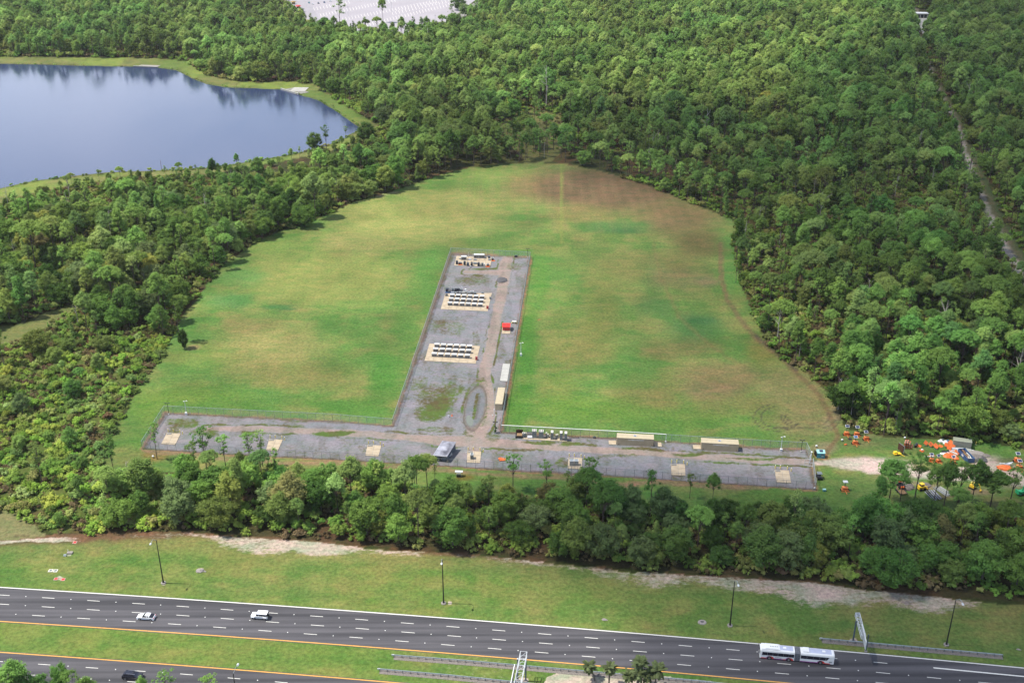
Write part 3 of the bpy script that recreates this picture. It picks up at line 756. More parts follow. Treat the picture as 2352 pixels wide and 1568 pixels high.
# ------------------------------------------------------------------ lake
lw, n_, l_ = new_mat("lake_water")
o_ = n_.new("ShaderNodeOutputMaterial"); b_ = n_.new("ShaderNodeBsdfPrincipled"); l_.new(b_.outputs[0], o_.inputs[0])
b_.inputs["Base Color"].default_value = (0.020, 0.030, 0.072, 1); b_.inputs["Roughness"].default_value = 0.10; b_.inputs["IOR"].default_value = 1.33
g_ = n_.new("ShaderNodeNewGeometry")
nz_ = n_.new("ShaderNodeTexNoise"); nz_.inputs["Scale"].default_value = 0.55; nz_.inputs["Detail"].default_value = 5
nz2_ = n_.new("ShaderNodeTexNoise"); nz2_.inputs["Scale"].default_value = 0.012; nz2_.inputs["Detail"].default_value = 3
mp_ = n_.new("ShaderNodeMapping"); mp_.inputs["Scale"].default_value = (1, .35, 1)
l_.new(g_.outputs["Position"], nz_.inputs["Vector"]); l_.new(g_.outputs["Position"], mp_.inputs[0]); l_.new(mp_.outputs[0], nz2_.inputs["Vector"])
mr_ = n_.new("ShaderNodeMapRange"); mr_.inputs[1].default_value = .4; mr_.inputs[2].default_value = .65; mr_.inputs[3].default_value = .15; mr_.inputs[4].default_value = .55
l_.new(nz2_.outputs["Fac"], mr_.inputs[0])
bp_ = n_.new("ShaderNodeBump"); bp_.inputs["Distance"].default_value = .16
l_.new(mr_.outputs[0], bp_.inputs["Strength"]); l_.new(nz_.outputs["Fac"], bp_.inputs["Height"]); l_.new(bp_.outputs[0], b_.inputs["Normal"])
def densify(pts, k=5, amp=.6, seed=3):
    r = random.Random(seed); out = []
    for i in range(len(pts)):
        a, b = pts[i], pts[(i + 1) % len(pts)]
        for t in range(k):
            f = t / k
            out.append((a[0] + (b[0] - a[0]) * f, a[1] + (b[1] - a[1]) * f + r.uniform(-amp, amp) * (1 if t else .4)))
    return out
flat_poly("lake", densify(LAKE), .06, lw)

# ------------------------------------------------------------------ highway
def edge_curve(xs, ys):
    w = [P(x, y) for x, y in zip(xs, ys)]
    return np.array([p.x for p in w]), np.array([p.y for p in w])
def ex(xs, ys, ext0=300, ext1=300):
    X, Y = edge_curve(xs, ys)
    x2 = np.concatenate([[X[0] - ext0], X, [X[-1] + ext1]])
    s0 = (Y[1] - Y[0]) / (X[1] - X[0]); s1 = (Y[-1] - Y[-2]) / (X[-1] - X[-2])
    y2 = np.concatenate([[Y[0] - s0 * ext0], Y, [Y[-1] + s1 * ext1]])
    return x2, y2
RT, RB, LT = ex(RT_X, RT_Y), ex(RB_X, RB_Y), ex(LT_X, LT_Y)
from functools import lru_cache
RXS = np.linspace(-420, 420, 141)
def smooth(c):
    y = np.interp(RXS, *c)
    p = np.polyfit(RXS, y, 4, w=np.where(np.abs(RXS) < 170, 6, 1)); return np.polyval(p, RXS)
rt, rb, lt = smooth(RT), smooth(RB), smooth(LT)
lb = lt - 17.5
def strip_mb(ya, yb, z):
    n = len(RXS); b = MB()
    vs = [(RXS[i], ya[i], z) for i in range(n)] + [(RXS[i], yb[i], z) for i in range(n)]
    return b.add(vs, [(i, n + i, n + i + 1, i + 1) for i in range(n - 1)])
am, n_, l_ = new_mat("asphalt_road")
o_ = n_.new("ShaderNodeOutputMaterial"); b_ = n_.new("ShaderNodeBsdfPrincipled"); l_.new(b_.outputs[0], o_.inputs[0])
b_.inputs["Roughness"].default_value = .8; b_.inputs["Specular IOR Level"].default_value = .25
g_ = n_.new("ShaderNodeNewGeometry")
def nz(scale, st=None, det=4):
    q = n_.new("ShaderNodeTexNoise"); q.inputs["Scale"].default_value = scale; q.inputs["Detail"].default_value = det
    mp = n_.new("ShaderNodeMapping"); mp.inputs["Scale"].default_value = st or (1, 1, 1); mp.inputs["Rotation"].default_value = (0, 0, math.radians(3.2))
    l_.new(g_.outputs["Position"], mp.inputs[0]); l_.new(mp.outputs[0], q.inputs["Vector"]); return q.outputs["Fac"]
r_ = n_.new("ShaderNodeValToRGB"); r_.color_ramp.elements[0].position = .35; r_.color_ramp.elements[1].position = .65
r_.color_ramp.elements[0].color = (*C(86, 85, 90), 1); r_.color_ramp.elements[1].color = (*C(128, 125, 130), 1)
l_.new(nz(.5, (.02, 1, 1)), r_.inputs[0])
r2_ = n_.new("ShaderNodeMapRange"); r2_.inputs[1].default_value = .35; r2_.inputs[2].default_value = .65; r2_.inputs[3].default_value = .88; r2_.inputs[4].default_value = 1.12
l_.new(nz(.025, (1, 2, 1)), r2_.inputs[0])
r3_ = n_.new("ShaderNodeMapRange"); r3_.inputs[1].default_value = .3; r3_.inputs[2].default_value = .7; r3_.inputs[3].default_value = .88; r3_.inputs[4].default_value = 1.12
l_.new(nz(9, None, 2), r3_.inputs[0])
mm_ = n_.new("ShaderNodeMath"); mm_.operation = 'MULTIPLY'; l_.new(r2_.outputs[0], mm_.inputs[0]); l_.new(r3_.outputs[0], mm_.inputs[1])
vm_ = n_.new("ShaderNodeVectorMath"); vm_.operation = 'SCALE'; l_.new(r_.outputs[0], vm_.inputs[0]); l_.new(mm_.outputs[0], vm_.inputs["Scale"]); l_.new(vm_.outputs[0], b_.inputs["Base Color"])
def road(name, ya, yb, ytop, mtop, ybot, mbot):
    r = struct(name, strip_mb(ya, yb, .03).mesh(name, am))
    part("edge_line", strip_mb(ytop, ytop - .32, .036), mtop, r)
    part("edge_line", strip_mb(ybot + .32, ybot, .036), mbot, r)
    return r
road_up = road("highway", rt, rb, rt - .15, "line_white", rb + .25, "line_yellow")
road_lo = road("highway", lt, lb, lt - .25, "line_yellow", lb + 1.6, "line_white")
DASH = MB().box(.5, 0, 0, 1, .17, .004).mesh("lane_dash", M["line_white"])
STUD = MB().box(0, 0, .01, .22, .22, .03).mesh("road_stud", M["lamp_clear"])
def rowpt(x, f, low=False):
    if low: return P(x, np.interp(x, LT_X, LT_Y) + f)
    return P(x, np.interp(x, RT_X, RT_Y) + (np.interp(x, RB_X, RB_Y) - np.interp(x, RT_X, RT_Y)) * f)
def dashes(par, xs, f, dl, low=False, ends=True):
    xs = list(xs)
    d0 = xs[1] - xs[0]; d1 = xs[-1] - xs[-2]
    xs = [xs[0] - d0 * k for k in (2, 1)] + xs + ([xs[-1] + d1 * k for k in (1, 2)] if ends else [])
    for i, x in enumerate(xs):
        ln = dl + (x / 2352) * 4
        a, b = rowpt(x, f, low), rowpt(x + ln, f, low)
        o = link("lane_dash", DASH, par, (a.x, a.y, .036)); o.scale = ((b - a).length, 1, 1); o.rotation_euler = (0, 0, math.atan2(b.y - a.y, b.x - a.x))
        if i + 1 < len(xs):
            s = rowpt(x + ln * .5 + (xs[i + 1] - x) * .5, f, low); link("road_stud", STUD, par, (s.x, s.y, .036))
dashes(road_up, [-6, 97, 200.6, 304, 405.6, 507, 609, 712.6, 816, 920.6, 1025.5, 1130.6, 1236, 1343, 1450.5, 1558.8, 1668, 1779, 1892, 2006.6], .235, 28, ends=False)
dashes(road_up, [-8, 96, 199.7, 303, 405.2, 507.1, 610.8, 714, 817, 922, 1027.8, 1131, 1238.3, 1346.3, 1454, 1563, 1673.5, 1785, 1898.5, 2012, 2129, 2247], .486, 29)
dashes(road_up, [-30, 74, 177.5, 282, 386, 489.6, 593.6, 697.8, 802.7, 908, 1013.3, 1120.5, 1228.4, 1336.2, 1446, 1555.6, 1667.6, 1780, 1895.6, 2011, 2128, 2246], .742, 29)
dashes(road_lo, [-21, 87.6, 197, 305.6, 414, 522.9, 631.4, 741, 851], 23.6, 28, True)
dashes(road_lo, [-38, 71.8, 182.2, 292.5, 403, 514, 625], 49.5, 28, True)
pts = [rowpt(x, .235) for x in np.linspace(2144, 2700, 14)]
b = MB()
for i in range(len(pts) - 1):
    a, c = pts[i], pts[i + 1]
    b.quad((a.x, a.y - .2, .036), (c.x, c.y - .2, .036), (c.x, c.y + .2, .036), (a.x, a.y + .2, .036))
part("channel_line", b, "line_white", road_up)

# ------------------------------------------------------------------ far car park
flat_poly("car_park", LOT, .03, "lot")
lot = bpy.data.objects["car_park"]
flat_poly("park_road", [(1034, 56), (1048, 34), (1066, 20), (1092, 6), (1112, -6), (1126, -6), (1098, 14), (1076, 30), (1062, 48), (1058, 62)], .05, "concrete_grey")
flat_poly("grass_island", [(775, 78), (800, 72), (845, 70), (880, 74), (890, 80), (850, 86), (800, 86)], .06, "patch_grass")
flat_poly("access_lane", [(655, 0), (672, -20), (700, -20), (742, 62), (728, 66)], .05, "lot_lane")
flat_poly("toll_plaza", [(655, 0), (728, 66), (700, 66), (660, 40), (640, 10)], .045, "pink_curb")
STALL = MB().box(0, .5, 0, .28, 1, .01).mesh("stall_line", M["frame_white"])
for r_i, (x0, y0, x1, y1, n, tilt) in enumerate([(835, 56, 1030, 8, 30, .22), (765, 46, 1000, 0, 34, .22), (735, 32, 905, -2, 26, .22), (720, 18, 800, 2, 12, .22), (900, 28, 1060, -8, 22, .22)]):
    for k in range(n):
        t = k / (n - 1); a = P(x0 + (x1 - x0) * t, y0 + (y1 - y0) * t); b2 = P(x0 + (x1 - x0) * t + 3.2, y0 + (y1 - y0) * t + 7)
        o = link("stall_line", STALL, lot, (a.x, a.y, .04)); o.scale = (1.2, (b2 - a).length, 1); o.rotation_euler = (0, 0, math.atan2(b2.y - a.y, b2.x - a.x) - math.pi / 2)
# ------------------------------------------------------------------ trees: shared shapes
def rnd_dirs(r, n):
    v = r.normal(size=(n, 3)); return v / np.linalg.norm(v, axis=1, keepdims=True)

def clumps(r, cents, radii, per, size, flat=.8, up=.85, jit=.4, core=.74):
    """leaf-sized faces over many rounded clumps with an uneven inner mass; cents (k,3), radii (k,)"""
    V = []; F = []; nb = 0
    for c, R in zip(cents, radii):
        n = min(300, max(8, int(per * (R / 1.3) ** 2)))
        d = rnd_dirs(r, n); d[:, 2] = np.where(d[:, 2] < -.35, -d[:, 2], d[:, 2])
        p = c + d * np.array([R, R, R * flat]) * r.uniform(.60, 1.34, (n, 1))
        nn = d + r.normal(size=(n, 3)) * jit + np.array([0, 0, up]); nn /= np.linalg.norm(nn, axis=1, keepdims=True)
        t = np.cross(nn, rnd_dirs(r, n)); t /= np.linalg.norm(t, axis=1, keepdims=True) + 1e-9
        b = np.cross(nn, t)
        s = size * r.uniform(.6, 1.35, (n, 1)); s2 = s * r.uniform(.45, .9, (n, 1))
        q = np.stack([p - t * s, p - b * s2 * .8 + t * s * .2, p + t * s, p + b * s2], 1).reshape(-1, 3)
        V.append(q); F.append(np.arange(n * 4).reshape(n, 4) + nb); nb += n * 4
        if core:
            # inner mass: rough six-by-four ball of quads
            k, m = 6, 4; vs = []
            for j in range(m + 1):
                ph = -math.pi / 2 + math.pi * j / m
                for i in range(k):
                    a = 2 * math.pi * i / k + j * .4; rr = core * r.uniform(.8, 1.1)
                    vs.append((c[0] + R * rr * math.cos(ph) * math.cos(a), c[1] + R * rr * math.cos(ph) * math.sin(a), c[2] + R * flat * rr * math.sin(ph)))
            fs = [(nb + j * k + i, nb + j * k + (i + 1) % k, nb + (j + 1) * k + (i + 1) % k, nb + (j + 1) * k + i) for j in range(m) for i in range(k)]
            V.append(np.array(vs)); F.append(np.array(fs)); nb += len(vs)
    return np.concatenate(V), np.concatenate(F)

def limb(mb, p0, p1, r0, r1, n=5): mb.cyl(p0, p1, r0, r1, n, caps=False)

def trunk_mb(r, h, r0, lean=.03, limbs=(), bend=.25, n=6):
    mb = MB(); k = 4; pts = []
    lx, ly = r.uniform(-lean, lean) * h, r.uniform(-lean, lean) * h
    for i in range(k + 1):
        t = i / k; pts.append((lx * t * t + r.uniform(-bend, bend) * t * .5, ly * t * t + r.uniform(-bend, bend) * t * .5, h * t - (0.15 if i == 0 else 0)))
    for i in range(k): limb(mb, pts[i], pts[i + 1], r0 * (1 - .72 * i / k), r0 * (1 - .72 * (i + 1) / k), n)
    top = pts[-1]
    for c in limbs:
        t = r.uniform(.45, .9); i = min(k - 1, int(t * k)); f = t * k - i
        a = [pts[i][j] + (pts[i + 1][j] - pts[i][j]) * f for j in range(3)]
        if a[2] > c[2] - .2: a = [pts[2][j] for j in range(3)]
        limb(mb, a, tuple(c), r0 * .34, r0 * .1, 4)
    return mb, top

def pine_shape(seed, h=17.2, R=3.2, depth=8.2, nc=34, style='round'):
    r = np.random.default_rng(seed); cs = []; rs = []
    for i in range(nc):
        a = r.uniform(0, 2 * math.pi)
        if style == 'flat':
            q = math.sqrt(r.random()); z = h - .6 - q * q * depth * .30 + r.uniform(-.3, .3) ; rad = R * 1.12 * q
        elif style == 'tier':
            t = r.random(); z = h - depth * 1.1 * t; rad = R * (.25 + .85 * t) * r.uniform(.5, 1.0); 
        elif style == 'thin':
            t = r.random(); z = h - depth * 1.2 * t; rad = R * .95 * r.uniform(.35, 1.0) * (.4 + .6 * t)
        elif style == 'airy':
            t = r.random() ** 1.3; z = h - depth * t; rad = R * r.uniform(.25, 1.0) * (.45 + .55 * math.sin(math.pi * min(1, .2 + t)))
        elif style == 'lop':
            q = math.sqrt(r.random()); z = h - q * q * depth * .7 + r.uniform(-.5, .3); rad = R * q * (1.2 if abs(a - 2) < 1.6 else .65)
        else:
            q = math.sqrt(r.random()); z = h - .3 - (1 - math.sqrt(max(0, 1 - q * q))) * depth * .75 - r.random() * depth * .25; rad = R * q
        cs.append((rad * math.cos(a), rad * math.sin(a), z)); rs.append(r.uniform(.75, 1.4) * (.74 if style == 'thin' else (.62 if style == 'airy' else 1)))
    cs.append((0, 0, h)); rs.append(1.1 if style != 'airy' else .7)
    if style in ('round', 'lop'):
        cs.append((0, 0, h - depth * .32)); rs.append(R * .58); cs.append((0.3, -.2, h - depth * .62)); rs.append(R * .5)
    if style == 'flat':
        for a in range(4): cs.append((R * .45 * math.cos(a * 1.57), R * .45 * math.sin(a * 1.57), h - depth * .25)); rs.append(R * .36)
    cs = np.array(cs)
    V, F = clumps(r, cs, rs, 72 if style != 'thin' else 50, .27, flat=.92, core=.70 if style != 'thin' else .5) if style != 'airy' else clumps(r, cs, rs, 74, .26, flat=.8, core=.45)
    tm, _ = trunk_mb(r, h * .93, .20, limbs=[cs[i] - np.array([0, 0, .3]) for i in range(0, len(cs), 2)])
    return V, F, tm

def oak_shape(seed, h=11.5, R=5.4, nc=60, low=.12, style='round'):
    r = np.random.default_rng(seed); cs = []; rs = []
    zc = h * (low + (1 - low) * .5); hz = h * (1 - low) * .5
    for i in range(nc):
        d = rnd_dirs(r, 1)[0]; q = r.uniform(.62, .92)
        w = 1.0
        if style == 'spread': w = 1.15 if d[2] > -.2 else .8
        if style == 'tall': w = .72
        if style == 'cone': w = .9 * (1 - .62 * max(0, d[2]))
        cs.append((d[0] * R * q * w, d[1] * R * q * w, max(.9, zc + d[2] * hz * q))); rs.append(r.uniform(.8, 1.65))
    cs = np.array(cs)
    cs = np.concatenate([cs, [[0, 0, zc], [R * .2, 0, zc + hz * .3], [-R * .2, .2, zc - hz * .2]]]); rs += [R * .5, R * .42, R * .45]
    V, F = clumps(r, cs, rs, 62, .26, flat=.85, core=.66, jit=.6)
    tm, _ = trunk_mb(r, h * .7, .32, limbs=[cs[i] for i in range(0, len(cs), 5)], lean=.02)
    return V, F, tm

def shrub_shape(seed, h=2.6, R=2.0, nc=9):
    r = np.random.default_rng(seed); cs = []; rs = []
    for i in range(nc):
        a = r.uniform(0, 6.28); q = math.sqrt(r.random())
        cs.append((R * q * math.cos(a), R * q * math.sin(a), h * (.35 + .4 * (1 - q) + r.uniform(-.1, .1)))); rs.append(r.uniform(.55, 1.05))
    cs = np.array(cs); V, F = clumps(r, cs, rs, 46, .26, flat=.9, core=.78)
    tm = MB()
    for i in range(4): limb(tm, (0, 0, -.1), tuple(cs[i]), .07, .03, 4)
    return V, F, tm

def cypress_shape(seed, h=13.0, R=1.9, nc=22):
    r = np.random.default_rng(seed); cs = []; rs = []
    for i in range(nc):
        t = (i + r.random()) / nc; a = r.uniform(0, 6.28); rad = R * (.15 + .85 * (1 - t)) * r.uniform(.3, .9)
        cs.append((rad * math.cos(a), rad * math.sin(a), h * (.22 + .77 * t))); rs.append(.65 + .65 * (1 - t))
    cs = np.array(cs); V, F = clumps(r, cs, rs, 64, .27, flat=1.0, core=.70)
    tm, _ = trunk_mb(r, h * .95, .2, lean=.01)
    return V, F, tm

def dead_shape(seed, h=13.0):
    r = np.random.default_rng(seed)
    ends = []
    for i in range(9):
        a = r.uniform(0, 6.28); z = h * r.uniform(.5, .98); q = r.uniform(.8, 2.6)
        ends.append((q * math.cos(a), q * math.sin(a), z))
    tm, _ = trunk_mb(r, h, .2, limbs=[], lean=.05)
    bm_ = MB()
    for e in ends:
        z0 = e[2] - abs(e[0]) - .4; limb(bm_, (0, 0, z0), e, .075, .03, 4)
        limb(bm_, e, (e[0] * 1.3 + r.uniform(-.4, .4), e[1] * 1.3 + r.uniform(-.4, .4), e[2] + r.uniform(.2, .9)), .035, .015, 3)
    return tm, bm_

def frond_mb(r, L, droop):
    mb = MB(); k = 4; prev = None
    for i in range(k + 1):
        t = i / k; x = L * t * (1 - .25 * droop * t); z = L * (.42 * t - (.55 + droop) * t * t); w = .42 * L * math.sin(math.pi * (.18 + .72 * t)) * .62
        cur = [(x, -w, z - w * .5), (x, 0, z), (x, w, z - w * .5)]
        if prev: mb.quad(prev[0], cur[0], cur[1], prev[1]); mb.quad(prev[1], cur[1], cur[2], prev[2])
        prev = cur
    return mb

def to_mesh(V, F, name, m): return np_mesh(name, V, F, M[m])

PINES = [('round', 101, {}), ('flat', 102, dict(style='flat', R=3.7, depth=8, nc=36)), ('tiered', 103, dict(style='tier', depth=9, nc=40)), ('thin', 104, dict(style='thin', nc=26, R=3.5, depth=8)),
         ('lopsided', 105, dict(style='lop')), ('domed', 106, dict(R=3.6, depth=9.5, nc=44)), ('sparse', 107, dict(style='thin', nc=20, R=3.8, depth=6)), ('broad', 108, dict(style='flat', R=4.2, depth=9, nc=48)),
         ('airy', 109, dict(style='airy', R=3.2, depth=8, nc=34)), ('open', 110, dict(style='airy', R=3.8, depth=6.5, nc=40)), ('feathery', 111, dict(style='airy', R=2.9, depth=9.5, nc=36))]
OAKS = [('round', 201, {}), ('spreading', 202, dict(style='spread', R=6.2, nc=74)), ('tall', 203, dict(style='tall', h=13.5, nc=52)), ('low', 204, dict(h=8.6, R=5.2, low=.05)), ('conical', 205, dict(style='cone', h=12.6)), ('bushy', 206, dict(h=10.4, R=4.7, low=.02, nc=52))]
SHRUBS = [('rounded', 301, {}), ('low', 302, dict(h=1.7, R=2.3)), ('upright', 303, dict(h=3.8, R=1.6, nc=10)), ('spreading', 304, dict(h=2.2, R=2.8, nc=13))]
CYPS = [('narrow', 401, {}), ('tapering', 402, dict(h=11, R=2.3)), ('slim', 403, dict(h=12, R=1.5, nc=18))]
PINE_D, OAK_D, SHRUB_D, CYP_D = [], [], [], []
for lst, fn, dst, fm, bk in ((PINES, pine_shape, PINE_D, "pine_foliage", "bark"), (OAKS, oak_shape, OAK_D, "oak_foliage", "bark_oak"), (SHRUBS, shrub_shape, SHRUB_D, "shrub_foliage", "bark_oak"), (CYPS, cypress_shape, CYP_D, "pine_foliage", "bark")):
    for w, s, kw in lst:
        V, F, tm = fn(s, **kw)
        dst.append((w, to_mesh(V, F, "crown", fm), tm.mesh("trunk", M[bk])))
DEAD_D = []
for s in (501, 502, 503):
    a, b = dead_shape(s); DEAD_D.append((a.mesh("trunk", M["deadwood"]), b.mesh("branches", M["deadwood"])))

# ------------------------------------------------------------------ where trees stand
LAKE_A = inside
def wood_mask(px, py):
    belt_low = np.interp(px, [-300, 0, 235, 430, 560, 700, 880, 1100, 1280, 1450, 1650, 1850, 2100, 2352, 2600], [1236, 1236, 1222, 1214, 1226, 1232, 1250, 1264, 1282, 1300, 1314, 1326, 1356, 1376, 1396])
    ok = py < belt_low
    for poly in (SHORE, FIELD, DIRT, LOT, MEADOW, PALE): ok &= ~inside(px, py, poly)
    ok &= ~inside(px, py, LAKE)
    ok &= ~inside(px, py, [(1030, 70), (1046, 34), (1092, 2), (1110, -20), (1160, -20), (1110, 14), (1072, 56)])
    ok &= ~inside(px, py, [(2080, 22), (2140, 22), (2136, 62), (2110, 110), (2104, 60)])
    return ok

def grid_points(sp, x0, x1, y0, y1, seed, j=.42):
    r = np.random.default_rng(seed)
    xs = np.arange(x0, x1, sp); ys = np.arange(y0, y1, sp)
    X, Y = np.meshgrid(xs, ys); X = X + (np.arange(len(ys)) % 2)[:, None] * sp * .5
    X = X.ravel() + r.uniform(-j, j, X.size) * sp; Y = Y.ravel() + r.uniform(-j, j, Y.size) * sp
    px, py = Q(X, Y)
    k = (px > -420) & (px < 2900) & (py > -42) & (py < 1700)
    return X[k], Y[k], px[k], py[k]

X, Y, px, py = grid_points(6.8, -1100, 1100, 200, 1750, 1)
r_ = np.random.default_rng(77)
u = r_.random(len(X)); u2 = r_.random(len(X)); u3 = r_.random(len(X)); u4 = r_.random(len(X))
k = wood_mask(px, py)
scrub = inside(px, py, SCRUB); belt = inside(px, py, BELT); clear = inside(px, py, CLEAR); thin = inside(px, py, THIN) | inside(px, py, THIN2)
band = (px < 900) & (py > 300) & ~scrub & ~belt
patch = fbm(X, Y, 60, 301, 3)
dens = np.ones(len(X)); dens[scrub] = .13; dens[clear] = .10; dens[thin] = .36
east = (px > 1200) & (py > 330) & ~belt & ~thin
dens[east] = .62 + .3 * (patch[east] > .5)
dens[band] = .8
dens[belt] = .88; dens[belt & (px < 420)] = .6
dens[(py < 330) & ~clear] = .86 - .25 * (patch[(py < 330) & ~clear] > .62)
k &= u < dens
pine_p = np.full(len(X), .80)
pine_p[py < 330] = .62 + .3 * (patch[py < 330] < .5)
pine_p[band] = .38; pine_p[scrub] = .35; pine_p[thin] = .7; pine_p[east] = .86
pine_p[belt] = .50; pine_p[belt & (px > 1150)] = .16; pine_p[belt & (px > 2000) & (py < 1260)] = .6
low_edge = np.interp(px, [-300, 0, 235, 430, 560, 700, 880, 1100, 1280, 1450, 1650, 1850, 2100, 2352, 2600], [1243, 1240, 1226, 1220, 1232, 1240, 1258, 1272, 1290, 1308, 1322, 1334, 1364, 1384, 1404])
pine_p[belt & (py > low_edge - 26)] = .06
is_pine = u2 < pine_p
hs = .70 + .60 * u3 ** 1.3
hs[band] *= .98; hs[scrub] *= .55; hs[thin] *= .75
hs[belt & is_pine] *= .80; hs[belt & ~is_pine] *= .92
top_edge = np.interp(px, [235, 450, 760, 900, 1150, 1450, 1750, 1900, 2000, 2352], [1086, 1086, 1092, 1118, 1144, 1160, 1190, 1200, 1184, 1190])
hs[belt & (py < top_edge + 22)] *= .80
hs[east] *= .94; hs[(py < 330)] *= 1.12
hs[band & (px < 760) & (py < 420)] *= .5           # low growth by the near shore, the water shows above it
edge_of_shore = np.interp(px, [0, 100, 300, 500, 700, 850], [470, 440, 408, 398, 362, 312])
hs[band & (py < edge_of_shore + 60)] = np.minimum(hs[band & (py < edge_of_shore + 60)], .34 + .2 * u3[band & (py < edge_of_shore + 60)])
hs[(px > 560) & (px < 1150) & (py < 112) & (py > 40)] *= .78
md, _ = line_dist(px, py - 26, [(-100, 815), (0, 790), (60, 768), (120, 738), (180, 700)], 1.0)
hs[(md < 26) & (px < 200)] = .22
# keep the dirt road in view: low trees just in front of it
dl, _ = line_dist(px, py, [(x, y) for x, y in DIRTL], .35)
near_dirt = (py > -50) & (px < np.interp(py, [q[1] for q in DIRTL], [q[0] for q in DIRTL])) & (dl < 16 + py * .02)
hs[near_dirt & ((u2 < .75) | (py < 330))] *= .5
T = dict(X=X[k], Y=Y[k], px=px[k], py=py[k], pine=is_pine[k], h=hs[k], rot=u4[k] * 6.283, u=r_.random(k.sum()), belt=belt[k], scrub=scrub[k], east=east[k], band=band[k], thin=thin[k])

TONES_P = [("deep green", (0.110, 0.219, 0.052)), ("mid green", (0.142, 0.263, 0.061)), ("fresh green", (0.174, 0.314, 0.072)), ("olive", (0.202, 0.295, 0.081)), ("pale green", (0.233, 0.350, 0.109)), ("cool green", (0.124, 0.237, 0.072)), ("yellow-green", (0.252, 0.350, 0.090))]
TONES_O = [("dark green", (0.080, 0.158, 0.041)), ("deep green", (0.102, 0.202, 0.046)), ("leaf green", (0.130, 0.241, 0.052)), ("olive", (0.158, 0.231, 0.059)), ("grey-green", (0.143, 0.214, 0.079)), ("golden green", (0.252, 0.305, 0.072)), ("bright green", (0.174, 0.299, 0.064)), ("rust-tinged", (0.216, 0.214, 0.076))]
TONES_S = [("bright green", (0.189, 0.338, 0.053)), ("yellow-green", (0.273, 0.353, 0.068)), ("dull green", (0.141, 0.220, 0.064)), ("rusty brown", (0.296, 0.211, 0.100)), ("dark green", (0.107, 0.201, 0.041)), ("pale green", (0.261, 0.365, 0.122))]

LANDMARKS = [("the lake's bushy point", 840, 320), ("the concrete intake on the lake", 680, 214), ("the grassy point of the lake", 880, 300), ("the paved car park", 850, 90), ("the toll booths", 690, 30), ("the white-roofed building", 2110, 30),
             ("the meadow strip", 90, 750), ("the lone field pine", 415, 782), ("the corner camera mast", 428, 951), ("the fence corner post", 327, 1030), ("the west end slab", 393, 1008), ("the second launch slab", 630, 1022),
             ("the open shed", 1010, 1040), ("the tan site trailers", 1560, 1030), ("the far end slab", 1798, 1094), ("the crate racks", 1250, 1005), ("the fenced gravel stem", 1036, 582), ("the field's far tip", 1290, 376),
             ("the planted brown rows", 1560, 455), ("the field's wavy edge", 1690, 560), ("the double bend in the treeline", 1750, 780), ("the tyre rings", 1900, 930), ("the parked solar carts", 1965, 1000), ("the sage storage box", 2210, 1020),
             ("the blue skip", 2215, 1050), ("the dirt track's pale patch", 2250, 450), ("the dirt track's lower stretch", 2310, 600), ("the brushy clearing", 1210, 300), ("the bare snags", 2100, 700), ("the first highway lamp", 362, 1240),
             ("the mid-verge lamp", 1015, 1290), ("the lamp before the bus", 1688, 1336), ("the last highway lamp", 2196, 1384), ("the sandy verge corner", 40, 1240), ("the broad sandy verge", 1850, 1350), ("the pale scrub hollow", 150, 1180),
             ("the reddish scrub", 200, 900), ("the far bank of the lake", 300, 130), ("the near bank of the lake", 350, 405)]
LMX = np.array([Pn(l[1], l[2]) for l in LANDMARKS])
USED = set()
def tree_label(kind, shape, tone, h, X, Y, hn):
    d = np.hypot(LMX[:, 0] - X, LMX[:, 1] - Y); od = np.argsort(d); i = int(od[0]); nm = LANDMARKS[i][0]
    rel = "behind" if Y > LMX[i, 1] + 12 else ("before" if Y < LMX[i, 1] - 12 else "beside")
    far = "" if d[i] < 25 else ("well " if d[i] < 60 else "far ")
    ht = hn
    s = f"{ht} {shape} {tone} {kind} {far}{rel} {nm}"
    if s in USED:
        for j in od[1:20]:
            s = f"{ht} {shape} {tone} {kind} {rel} {nm}, toward {LANDMARKS[int(j)][0]}"
            if s not in USED and len(s.split()) < 17: break
    USED.add(s)
    return s

TREE_N = {"pine_tree": 0, "oak_tree": 0, "shrub": 0, "cypress_tree": 0, "dead_tree": 0}
def add_tree(kind, data, loc, s, rot, tone, label, group, zs=None, cat="tree"):
    o = link(kind, None, None, (loc[0], loc[1], 0), rot); o.scale = (s, s, zs or s); o.empty_display_size = .5
    tag(o, label, cat, group)
    c = link("crown", data[1], o); c.color = (*tone, 0.0)
    link("trunk", data[2], o)
    TREE_N[kind] += 1
    return o

def height_word(s): return "tall" if s > 1.05 else ("mid-height" if s > .82 else ("short" if s > .6 else "stunted"))

inframe = (T["px"] > -20) & (T["px"] < 2372) & (T["py"] > 0)
size_key = scale_at(T["py"]) * T["h"]
def choose(mask, n):
    idx = np.where(mask & inframe)[0]
    return idx[np.argsort(-size_key[idx])][:n]
sel_p = choose(T["pine"], 262); sel_o = choose(~T["pine"], 285)
chosen = np.zeros(len(T["X"]), bool); chosen[sel_p] = True; chosen[sel_o] = True
TW = {7: [20, 24, 22, 12, 10, 8, 4], 8: [20, 22, 22, 10, 12, 5, 8, 1.5]}
def tone_pick(tones, i):
    u = (T["u"][i] * 97.13) % 1.0
    w = TW[len(tones)]
    if T["belt"][i] and T["px"][i] < 1180: w = [8, 18, 14, 26, 18, 3, 16] if len(tones) == 7 else [10, 14, 20, 24, 8, 10, 12, 2]
    elif T["belt"][i]: w = [34, 24, 14, 14, 3, 8, 3] if len(tones) == 7 else [34, 24, 12, 12, 16, 2, 2, 1]
    j = int(np.searchsorted(np.cumsum(w) / sum(w), u)); return tones[min(j, len(tones) - 1)]
